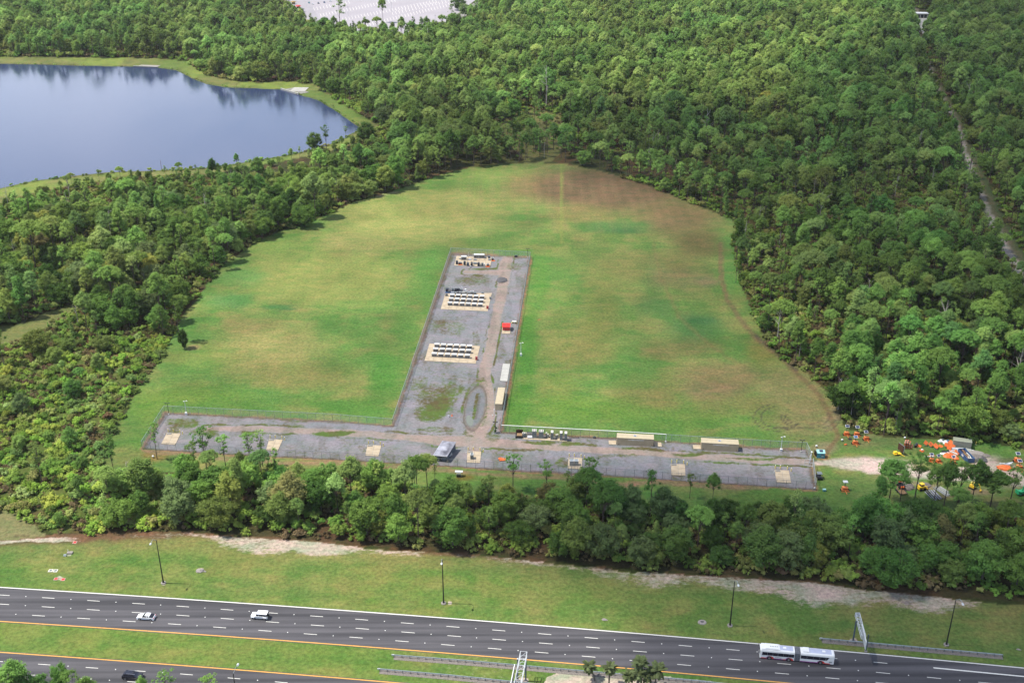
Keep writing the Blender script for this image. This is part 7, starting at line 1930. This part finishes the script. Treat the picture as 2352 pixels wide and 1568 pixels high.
p = P(2064, 1043.5); t = thing("message_board", "yellow trailer with a tall tilted message board", "trailer", p, .2)
part("chassis", MB().box(-.6, 0, .5, 2.6, 1.2, .14), "yellow", t); part("box_housing", MB().box(-1.2, .2, .85, 1.2, .9, .6), "yellow", t); part("drawbar", MB().box(.6, -1.2, .4, .12, 2.0, .12, .4), "yellow", t)
part("board", MB().box(.8, .6, 2.2, .18, 2.6, 2.3, .15), "wood_dark", t); part("board_frame", MB().box(1.0, .5, 2.2, .1, 2.9, 2.6, .15), "galv", t)
for sy in (-.6, .7): part("wheel", MB().cyl((-.9, sy, .35), (-.7, sy, .35), .35, n=12), "tyre", t)
DRUM = [MB().cyl((0, 0, z0), (0, 0, z1), r0, r1, 10).mesh(nm, M[m]) for nm, z0, z1, r0, r1, m in (("drum_body", 0, .92, .30, .24, "orange"), ("foot_ring", 0, .1, .38, .36, "tyre"))] + [MB().cyl((0, 0, .5), (0, 0, .64), .275, .265, 10).cyl((0, 0, .76), (0, 0, .86), .262, .254, 10).mesh("reflective_band", M["white_paint"])]
for i in range(4):
    for j in range(2):
        for k in range(1 if i == 3 else 4 - (i == 2)):
            p = P(2077 + i * 5.2 + j * 1.5, 1030 - j * 4); t = thing("traffic_drum", f"{['bottom', 'second', 'third', 'top'][k]} orange drum of the {['first', 'second', 'third', 'low last'][i]} {['near', 'rear'][j]} pile by the message board", "drum", (p.x, p.y, k * .62), 0, "stacked orange traffic drums")
            for me in DRUM: link(me.name.split(".")[0], me, t)
for i, (dx, h) in enumerate(((0, 0), (1.0, .2))):
    p = P(2102 + dx * 3, 1027 - dx * 3); t = thing("black_drum", ["nearer", "farther"][i] + " black drum between the orange drums and signs", "drum", p, 0, "black drums in the works yard"); part("drum_body", MB().cyl((0, 0, 0), (0, 0, 1.0), .42, n=12), "black_metal", t); part("rim", MB().cyl((0, 0, 1.0), (0, 0, 1.05), .44, .4, 12), "dark_plastic", t)
def sign(x, y, label, tilt=.9, rz=.0, s=1.0, sym=None, lying=False):
    p = P(x, y); t = thing("work_sign", label, "sign", (p.x, p.y, .0), rz, "orange diamond work signs")
    a = .95 * s; z0 = .35 if not lying else .12
    ct, st = math.cos(tilt), math.sin(tilt)
    def q(u, v, w=0): return (u, v * ct - w * st, z0 + a * st * (0 if lying else 1) + v * st + w * ct)
    ds = [(0, -a), (a, 0), (0, a), (-a, 0)]
    b = MB().add([q(u, v, 0) for u, v in ds] + [q(u, v, .05) for u, v in ds], [(3, 2, 1, 0), (4, 5, 6, 7), (0, 1, 5, 4), (1, 2, 6, 5), (2, 3, 7, 6), (3, 0, 4, 7)])
    f = part("sign_face", b, "orange", t)
    if sym == "lane": part("symbol", MB().add([q(-.22 * s, -.3 * s, .06), q(-.10 * s, -.3 * s, .06), q(-.04 * s, .42 * s, .06), q(-.10 * s, .42 * s, .06)], [(0, 1, 2, 3)]).add([q(.12 * s, -.3 * s, .06), q(.22 * s, -.3 * s, .06), q(.12 * s, .42 * s, .06), q(.05 * s, .42 * s, .06)], [(0, 1, 2, 3)]), "black_metal", f)
    if sym == "bar": part("symbol", MB().add([q(-.35 * s, .30 * s, .06), q(.35 * s, -.05 * s, .06), q(.35 * s, .06 * s, .06), q(-.35 * s, .42 * s, .06)], [(0, 1, 2, 3)]), "black_metal", f)
    if sym == "hole": part("symbol", MB().add([q(.1 * s, .1 * s, .06), q(.22 * s, .1 * s, .06), q(.22 * s, .25 * s, .06), q(.1 * s, .25 * s, .06)], [(0, 1, 2, 3)]), "wood_dark", f)
    if not lying:
        part("stand", MB().box(0, -.1, .05, 1.5, .08, .08).box(0, -.1, .05, .08, 1.3, .08).cyl((0, -.1, 0), q(0, 0, -.05), .05, n=5), "galv", t)
    return t
for x, y, lb_, kw in [(2111, 1024.5, "orange sign lying tilted nearest the black drums", dict(tilt=.15, lying=True, rz=.3)), (2117, 1035.5, "orange sign lying flat on the grass before the row", dict(tilt=.05, lying=True)), (2125.6, 1023, "blank upright orange diamond, first of the row", dict(rz=.15)), (2136.7, 1026, "upright orange diamond with a black lane symbol", dict(sym="lane")),
        (2148, 1028, "orange diamond with a slanted black bar", dict(sym="bar", tilt=.7, rz=-.1)), (2150, 1030.5, "orange diamond leaning before the barred one", dict(tilt=.5, s=.8)), (2160.4, 1025, "blank orange sign leaning toward the storage box", dict(tilt=.25, lying=True, rz=.2)),
        (2174, 1027, "orange sign, drum side of the overlapping cluster", dict(tilt=.5, s=1.25, rz=.3)), (2183, 1022, "orange sign at the back of the overlapping cluster", dict(tilt=.6, s=1.2, rz=-.2)), (2186, 1029, "orange sign with a dark notch in the overlapping cluster", dict(tilt=.45, s=1.3, sym="hole", rz=.1)), (2179, 1033, "orange sign at the front of the overlapping cluster", dict(tilt=.35, s=1.15, rz=.5))]:
    sign(x, y, lb_, **kw)
def lumpy(name, label, cat, x, y, rx, ry, rz, m, m2, seed, grp=None):
    p = P(x, y); t = thing(name, label, cat, p, 0, grp)
    part("lower_fold", MB().blob((0, 0, 0), rx, ry, rz, 11, 4, .3, seed), m, t); part("upper_fold", MB().blob((rx * .2, .1, rz * .4), rx * .6, ry * .6, rz * .8, 9, 4, .3, seed + 1), m2, t)
    return t
lumpy("tarpaulin", "white tarpaulin bundle behind the sign row", "tarpaulin", 2162, 1014, 1.2, .9, .9, "white_paint", "plastic_green_grey", 1)
lumpy("tarpaulin", "white tarpaulin with a blue side against the storage box", "tarpaulin", 2174, 1017, 1.2, 1.0, 1.0, "white_paint", "blue_metal", 2)
lumpy("fence_netting", "heap of orange netting before the skip", "netting", 2181, 1046.5, 2.0, 1.4, .7, "orange", "orange", 3)
lumpy("fence_netting", "second orange netting heap touching the skip", "netting", 2194, 1053, 1.2, 1.2, .6, "orange", "orange_pale", 4)
lumpy("fence_netting", "big orange and white netting heap near the far carts", "netting", 2307, 1075, 2.6, 1.6, .9, "orange", "orange", 6)
p = P(2312, 1070); t = thing("barrier_boards", "white boards lying across the big netting heap", "boards", p, .1)
for k in range(3): part("board", MB().box(k * .8 - .8, .2 * k, .95, 3.2, .3, .07, -.35 + k * .25), "white_paint" if k % 2 else "roof_lilac", t)
def boards(x, y, label, n, L, mats, rz, z=.1, spread=.35, tilt=0):
    p = P(x, y); t = thing("barrier_boards", label, "boards", p, rz, "loose barrier boards in the works yard"); r = random.Random(int(x))
    for k in range(n): part("board", MB().box(r.uniform(-.3, .3), (k - n / 2) * spread, z + k * .07, L * r.uniform(.8, 1.05), .24, .06, r.uniform(-.12, .12)), mats[k % len(mats)], t)
    return t
boards(2199, 1034, "pile of white barrier boards before the storage box", 8, 4.4, ["white_paint", "roof_lilac", "white_paint", "galv"], -.12, .2, .28)
boards(2189, 1044, "fan of pale striped boards on the netting", 5, 3.4, ["white_paint", "orange_pale", "frame_white"], -.75, .7, .4)
boards(2196, 1041, "orange boards stacked at the skip's corner", 5, 2.4, ["orange", "orange_pale", "orange"], 1.2, .5, .3)
boards(2226, 1036, "cream sheets by the storage box's far end", 4, 2.8, ["frame_white", "white_paint"], -.5, .3, .5)
p = P(2171, 1043); t = thing("white_sheet", "large white sheet thrown on the grass before the signs", "sheet", p, -.3); part("sheet", MB().blob((0, 0, 0), 1.7, 1.0, .35, 8, 3, .2, 5), "white_paint", t); part("fold", MB().box(.2, .1, .36, 1.4, .3, .08, .3), "roof_lilac", t)
p = P(2178, 1038.5); t = thing("black_mat", "black sheet spread behind the white one", "sheet", p, -.1); part("sheet", MB().box(0, 0, .06, 4.2, 1.3, .1), "black_metal", t); part("edge_roll", MB().cyl((-2, .6, .12), (2, .6, .12), .12, n=6), "dark_plastic", t)
boards(2134, 1052.5, "striped barricade board behind the striped-board cart", 3, 3.2, ["galv_dark", "white_paint", "red_paint"], 0, .9, .3)
# storage box
t, L = container("sage-green storage box at the wood's edge", "container", (2188, 1026.5), (2229.5, 1032.2), 2.5, 2.6, None, wall="sage", roof="sage_top", name="storage_box", nrib=22, rise=.06)
# skip
a, b = P(2221, 1063.5), P(2199, 1040); ang = math.atan2(b.y - a.y, b.x - a.x); LL = (b - a).length; Ws = 2.5
t = thing("roll_off_skip", "open blue skip full of broken timber", "skip", a, ang)
part("floor", MB().box(LL / 2, -Ws / 2, .2, LL, Ws, .2), "blue_metal", t)
for y_ in (-.06, -Ws + .06): part("side_wall", MB().box(LL / 2, y_, 1.0, LL, .12, 1.5), "blue_metal", t)
for x_ in (.06, LL - .06): part("end_wall", MB().box(x_, -Ws / 2, 1.0, .12, Ws - .25, 1.5), "blue_metal", t)
for k in range(7):
    part("side_rib", MB().box(.5 + k * (LL - 1) / 6, .06, 1.0, .12, .10, 1.4), "blue_metal", t)
part("placard", MB().box(LL * .5, .09, 1.1, 1.2, .04, .6), "white_paint", t)
tb = thing("timber_load", "broken timber and boards heaped in the blue skip", "timber", a, ang); r = random.Random(4)
part("heap", MB().blob((LL / 2, -Ws / 2, .5), LL * .42, .95, .8, 12, 4, .2, 8), "wood", tb)
for k in range(14): part("timber", MB().box(r.uniform(.9, LL - .9), -Ws / 2 + r.uniform(-.6, .6), 1.15 + r.uniform(0, .4), r.uniform(1, 2.2), .22, .08, r.uniform(-.6, .6), r.uniform(-.3, .3)), ["wood", "wood_dark", "frame_white"][k % 3], tb)
for (x, y, rx, ry, rz_, m, lb_, sd) in [(2241, 1050, 2.6, 2.2, .9, "gravel_pile", "pale rubble mound beside the skip", 1), (2250, 1054, 2.2, 3.0, .7, "gravel_dark", "dark streaked rubble mound behind the skip", 2), (2238, 1042, 3.2, 2.0, .8, "rock", "whitish sand mound between skip and storage box", 3), (2262, 1046, 1.8, 1.2, .5, "gravel_pile", "small rubble mound at the sandy track's head", 4),
        (2083, 1118, 2.4, 2.2, 1.0, "gravel_pile", "round gravel pile beside the trailer with the orange cab", 5), (2122, 1114, 2.4, 1.6, .6, "gravel_pile", "low rubble pile behind the yellow loader", 6)]:
    pile("rubble_mound", lb_, "mound", x, y, rx, ry, rz_, m, sd, "rubble mounds in the works yard")
# teal hut and black cart by the gate
p = P(1884, 1049); t = thing("teal_hut", "teal hut with sloping panelled roof outside the gate", "hut", p, -.1)
part("wall_shell", MB().side([(-1.3, 0), (1.3, 0), (1.3, 1.5), (.9, 1.9), (-1.3, 1.9)], -.9, .9), "teal", t)
part("roof", MB().add([(-1.4, -.8, 1.9), (1.4, -.8, 1.9), (1.4, 1.1, 2.3), (-1.4, 1.1, 2.3), (-1.4, -.8, 1.8), (1.4, -.8, 1.8), (1.4, 1.1, 2.2), (-1.4, 1.1, 2.2)], [(0, 1, 2, 3), (7, 6, 5, 4), (0, 4, 5, 1), (1, 5, 6, 2), (2, 6, 7, 3), (3, 7, 4, 0)]), "teal_roof", t)
part("solar_panel", MB().box(.1, .3, 2.2, 1.2, 1.1, .06, 0, .21), "solar", t); part("side_flap", MB().box(-1.6, .2, 1.2, .1, 1.9, 1.6, .35), "black_metal", t)
dr = part("door", MB().box(.45, -.93, 1.0, .9, .06, 1.2), "slate_metal", t); part("placard", MB().box(.5, -.98, .8, .8, .03, .35), "teal_roof", dr)
p = P(1881, 1098); t = thing("utility_cart", "small black utility cart with a flat canopy by the fence corner", "cart", p, math.pi / 2)
part("body", MB().side([(-1.4, .4), (1.4, .4), (1.4, .8), (.6, .95), (.4, .6), (-.4, .6), (-.5, 1.0), (-1.4, 1.0)], -.75, .75), "black_metal", t)
part("canopy", MB().box(.1, 0, 1.95, 1.7, 1.6, .1), "galv_dark", t)
for sx in (-.6, .8):
    for sy in (-.7, .7): part("canopy_post", MB().box(sx, sy, 1.4, .07, .07, 1.1), "black_metal", t)
part("seat", MB().box(-.1, 0, .8, .5, 1.2, .3), "dark_plastic", t); wheels(t, (-.9, .95), .72, .32, .22)
p = P(1966 + 8, 1009); t = thing("rubber_mat", "black round mat on the grass between the solar carts", "mat", P(1952.5, 1008)); part("mat", MB().cyl((0, 0, 0), (0, 0, .12), .7, n=10), "black_metal", t); part("hub", MB().cyl((0, 0, .12), (0, 0, .2), .2, n=8), "dark_plastic", t)
p = P(1941.5, 1021.5); t = thing("orange_scrap", "small red-orange scrap on the grass below the solar carts", "scrap", p); part("scrap", MB().box(0, 0, .15, .8, .5, .3, .4), "orange", t); part("tab", MB().box(.4, .1, .3, .3, .3, .1), "red_paint", t)
# machines among the pines
p = P(2067, 1127); t = thing("flatbed_trailer", "flatbed trailer with planks carrying the orange-cab machine", "trailer", p, .12)
for k in range(7): part("deck_plank", MB().box(-.95 + k * .32, 0, .55, .29, 5.2, .1), "wood", t)
part("side_rail", MB().box(-1.2, 0, .6, .12, 5.4, .25), "dark_plastic", t); part("side_rail", MB().box(1.2, 0, .6, .12, 5.4, .25), "dark_plastic", t)
for sx in (-1.2, 1.2):
    for sy in (-.5, .5): part("wheel", MB().cyl((sx - .12, sy, .36), (sx + .12, sy, .36), .36, n=12), "tyre", t)
p2 = P(2067, 1121); t = thing("compact_tractor", "small machine with an orange canopy on the flatbed", "tractor", (p2.x, p2.y, .6), .12)
part("body", MB().box(0, 0, .7, 1.3, 2.4, .7), "black_metal", t); part("hood", MB().box(0, -1.3, .75, 1.0, 1.0, .5), "orange", t); part("canopy", MB().box(0, .6, 2.0, 1.7, 1.7, .12), "orange", t); part("seat", MB().box(0, .4, 1.15, .6, .6, .4), "dark_plastic", t)
for sx in (-.7, .7):
    for sy in (-.1, 1.3): part("canopy_post", MB().box(sx, sy, 1.5, .08, .08, .9), "black_metal", t)
for sx in (-.85, .85):
    for sy in (-1.0, .9): part("wheel", MB().cyl((sx - .15, sy, .42), (sx + .15, sy, .42), .42, n=12), "tyre", t)
p = P(2116, 1124); t = thing("wheel_loader", "yellow compact loader among the pines", "loader", p, .3)
part("body", MB().side([(-1.3, .5), (1.2, .5), (1.2, 1.2), (.3, 1.4), (-1.3, 1.5)], -.7, .7), "yellow", t); part("cab_frame", MB().box(-.1, 0, 1.8, 1.1, 1.1, .8), "dark_plastic", t); part("cab_roof", MB().box(-.1, 0, 2.25, 1.3, 1.3, .12), "yellow", t)
for sy in (-.85, .85):
    part("lift_arm", MB().box(.3, sy, 1.5, 2.6, .16, .22, 0), "yellow", t)
    for sx in (-.8, .8): part("wheel", MB().cyl((sx, sy - .14, .45), (sx, sy + .14, .45), .45, n=12), "tyre", t)
part("bucket", MB().side([(1.5, .15), (2.3, .1), (2.2, .3), (1.7, .8), (1.5, .8)], -.95, .95), "yellow", t)
p = P(2233, 1121); t = thing("yellow_digger", "small yellow digger partly hidden by the dark pines", "digger", p, -.9)
part("body", MB().box(0, 0, .9, 1.6, 1.2, .8), "yellow", t); part("cab_roof", MB().box(-.1, 0, 2.1, 1.1, 1.1, .1), "yellow_post", t); part("boom", MB().cyl((.6, 0, 1.2), (2.0, 0, 2.6), .14, n=6).cyl((2.0, 0, 2.6), (2.8, 0, .9), .11, n=6), "yellow", t); part("bucket", MB().box(2.8, 0, .6, .5, .6, .5), "yellow", t)
for sy in (-.65, .65): part("track", MB().side([(-1.0, .1), (-.8, 0), (.8, 0), (1.0, .1), (1.0, .4), (-1.0, .4)], sy - .16, sy + .16), "tyre", t)
for sx in (-.6, .4): part("cab_post", MB().box(sx, .45, 1.65, .07, .07, .9), "dark_plastic", t)
p = P(2345, 1135); t = thing("green_machine", "green woodchipper standing beyond the pines", "machine", p, .3)
part("body", MB().box(0, 0, .9, 2.2, 1.4, 1.1), "green_paint", t); part("hopper", MB().side([(-1.8, .7), (-1.0, .6), (-1.0, 1.6), (-1.8, 1.9)], -.8, .8), "green_paint", t); part("chute", MB().cyl((.3, 0, 1.4), (.4, 0, 2.9), .22, .18, 8).cyl((.4, 0, 2.9), (1.2, .1, 3.2), .18, n=8), "green_paint", t)
for sy in (-.85, .85): part("wheel", MB().cyl((0, sy - .12, .38), (0, sy + .12, .38), .38, n=12), "tyre", t)
for (x, y, n, L, mt, rz, lb_) in [(2143, 1137, 14, 5.0, ["wood_dark", "roof_lilac", "galv"], 1.75, "bundle of grey-pink poles on the ground among the pines"), (2166, 1129, 12, 5.4, ["galv", "frame_white", "galv"], 2.05, "spread of pale pipes beside the pole bundle")]:
    p = P(x, y); t = thing("pipe_bundle", lb_, "pipes", p, rz, "pipe and pole bundles on the ground"); r = random.Random(int(x))
    for k in range(n): part("pipe", MB().cyl((-L / 2 + r.uniform(-.5, .5), (k - n / 2) * .26, .15 + .12 * (k % 2)), (L / 2 + r.uniform(-.5, .5), (k - n / 2) * .26 + r.uniform(-.2, .2), .15 + .12 * (k % 2)), .09, n=6), mt[k % len(mt)], t)
for (x, y, lb_) in ((2162, 1028 + 50, "small orange cone at the sandy track behind the pines"), (2174, 1066, "small orange cone beside the skip's corner"), (2214, 1068, "orange cone at the skip's near end")):
    p = P(x, y); t = thing("traffic_cone", lb_, "cone", p, 0, "orange cones in the works yard"); part("cone_shell", MB().cyl((0, 0, .05), (0, 0, .75), .2, .05, 8), "orange", t); part("foot", MB().box(0, 0, .03, .5, .5, .06), "orange", t)
p = P(2236, 1018); t = thing("yellow_marker", "small yellow marker beyond the storage box", "marker", P(2241, 1021)); part("post", MB().cyl((0, 0, 0), (0, 0, 1.2), .16, .08, 6), "yellow_post", t); part("foot", MB().box(0, 0, .05, .5, .5, .1), "galv", t)

# ------------------------------------------------------------------ lake works
p = P(688, 206); t = thing("white_slab", "bright white slab on the lake shore behind the intake wall", "slab", p, -.05, None); part("slab_panel", MB().box(-3, 0, .15, 6, 14, .3), "concrete_white", t); part("slab_panel", MB().box(3.05, 0, .15, 6, 14, .3), "concrete_white", t)
a, b = P(645.5, 206), P(685.6, 218); ang = math.atan2(b.y - a.y, b.x - a.x); L = (b - a).length
t = thing("intake_wall", "concrete intake wall slanting into the lake", "wall", a, ang); part("wall_body", MB().box(L / 2, 0, .5, L, .8, 1.2), "concrete_white", t); part("coping", MB().box(L / 2, 0, 1.15, L + .3, 1.1, .14), "concrete_white", t); part("apron", MB().box(L / 2, 6, .1, L * .9, 10, .2), "concrete_grey", t)
a, b = P(306, 154.5), P(362, 156.5); ang = math.atan2(b.y - a.y, b.x - a.x); L = (b - a).length
t = thing("outfall_wall", "long grey outfall wall on the lake's far bank", "wall", a, ang); part("wall_body", MB().box(L / 2, .5, .45, L, 1.0, 1.0), "concrete_grey", t); part("coping", MB().box(L / 2, .5, 1.0, L, 1.3, .12), "concrete_white", t); part("gravel_bed", MB().box(L / 2, 6, .08, L * .8, 9, .14), "rock", t)
p = P(371, 388); t = thing("thin_mast", "very thin reddish mast standing at the lake's near bank", "mast", p); part("shaft", MB().cyl((0, 0, 0), (0, 0, 5.5), .12, n=6), "roof_brown", t); part("foot", MB().box(0, 0, .1, .6, .6, .2), "rock", t)

# ------------------------------------------------------------------ car park fittings
for i, (x, y, m, lb_, ct) in enumerate([(710, 8, "teal", "teal car at the car park's booth end", "car"), (718.5, 11, "car_white", "white car beside the teal one", "car"), (731.5, 9, "slate_metal", "grey-blue car third in the car park row", "car"), (745, 7, "blue_metal", "dark blue car fourth in the car park row", "car"), (759, 4.5, "car_white", "white car last in the car park row", "car"), (1695, 0, "car_black", "", "")]):
    if not lb_: continue
    p = P(x, y); t = thing("parked_car", lb_, ct, p, -1.2, "cars parked far off"); 
    part("body", MB().side([(-2.2, .4), (2.2, .4), (2.2, .8), (1.2, .95), (-2.1, 1.0)], -.9, .9, [.1, .1, .15, 0, .05]), m, t); part("cabin_glass", MB().side([(1.1, .92), (.4, 1.45), (-1.3, 1.48), (-2.0, .98)], -.85, .85, [.08, .2, .2, .1]), "glass_dark", t); part("roof", MB().box(-.4, 0, 1.5, 1.7, 1.25, .05), m, t)
    wheels(t, (1.3, -1.3), .82)
for i, (x, y) in enumerate([(662, -1), (674.3, 10), (685.5, 19.5), (693.5, 27)]):
    p = P(x, y); t = thing("toll_booth", ["tan toll booth farthest from the wood", "tan toll booth next to the farthest one", "tan toll booth with a reddish roof", "toll booth with a green-grey roof nearest the wood"][i], "booth", p, .7, "toll booths at the car park entrance")
    part("booth_body", MB().box(0, 0, 1.2, 2.4, 3.6, 2.4), "toll_tan", t); part("window_band", MB().box(0, 0, 1.6, 2.46, 3.66, .8), "glass_dark", t); part("roof", MB().side([(-2.6, 2.5), (2.6, 2.5), (1.2, 3.6), (-1.2, 3.6)], -3.0, 3.0, [0, 0, 1.2, 1.2]), "roof_red" if i == 2 else "plastic_green_grey" if i == 3 else "toll_tan", t)
for i, (x, y) in enumerate([(648.5, 44 - 30), (1000, 60), (800, 40), (900, 30)]):
    if i == 0: continue
    p = P(x, y); t = thing("park_lamp", ["", "pale lamp post near the car park's road end", "pale lamp post near the car park's booth end", "pale lamp post mid car park"][i], "lamp post", p, 0, "pale car park lamps"); part("pole", MB().cyl((0, 0, 0), (0, 0, 11), .14, n=6), "galv_light", t); part("lamp_head", MB().box(0, 0, 11, 2.4, .5, .2), "galv", t)
for i, (kd, sh, x, y, ty_, lb_) in enumerate([("p", 6, 783, 84, -6, "tall sparse tree before the car park's grass island"), ("o", 0, 742, 82, 46, "dark round tree at the car park's booth end"), ("o", 1, 785, 86, 54, "broad dark tree at the grass island"), ("o", 0, 1045, 66, 28, "grey-green oak by the car park road"), ("o", 1, 1022, 84, 50, "large grey oak at the car park's road end"), ("p", 6, 942, 96, 62, "pale thin tree along the car park's near rim"), ("p", 3, 828, 84, 60, "dark tuft-topped palm-like pine at the car park's rim"), ("o", 3, 872, 92, 74, "low blue-grey oak at the car park's rim"), ("p", 6, 950, 92, 61, "airy pale tree close to the curved road"), ("o", 0, 1068, 40, 8, "oak on the curved road's inner side"), ("o", 1, 1052, 24, -6, "oak at the car park's upper corner")]):
    p = P(x, y); rz = (784 - ty_) * cp - FPX * sp; ry = FPX * cp + (784 - ty_) * sp; h = CAM_H + rz / ry * p.y
    d = (PINE_D if kd == "p" else OAK_D)[sh]; bh = 17.2 if kd == "p" else {0: 11.5, 1: 11.5, 3: 8.6}[sh]; tone = (TONES_P[4] if kd == "p" else TONES_O[[0, 4][i > 2]])
    add_tree("pine_tree" if kd == "p" else "oak_tree", d, p, (h / bh) * (1.0 if kd == "p" else 1.1), x, tone[1], lb_, "pines of the woods round the field" if kd == "p" else "oaks of the woods round the field", h / bh)
# white-roofed building beyond the eastern wood
p = P(2111, 40); t = thing("white_building", "long low building with a white roof where the dirt track ends", "building", p, -.12)
part("wall", MB().box(0, 0, 2.2, 17, 9, 4.4), "frame_white", t); part("roof", MB().side([(-9, 4.5), (9, 4.5), (9, 4.8), (-9, 4.8)], -5.5, 5.5), "white_paint", t)
for k in range(4): part("doorway", MB().box(-5.4 + k * 3.7, -4.55, 1.7, 2.8, .1, 3.4), "dark_plastic", t)
flat_poly("far_road", [(2103, 42), (2130, 42), (2128, 60), (2122, 78), (2110, 78), (2106, 60)], .05, "concrete_white")
print("objects", len(scene.objects))
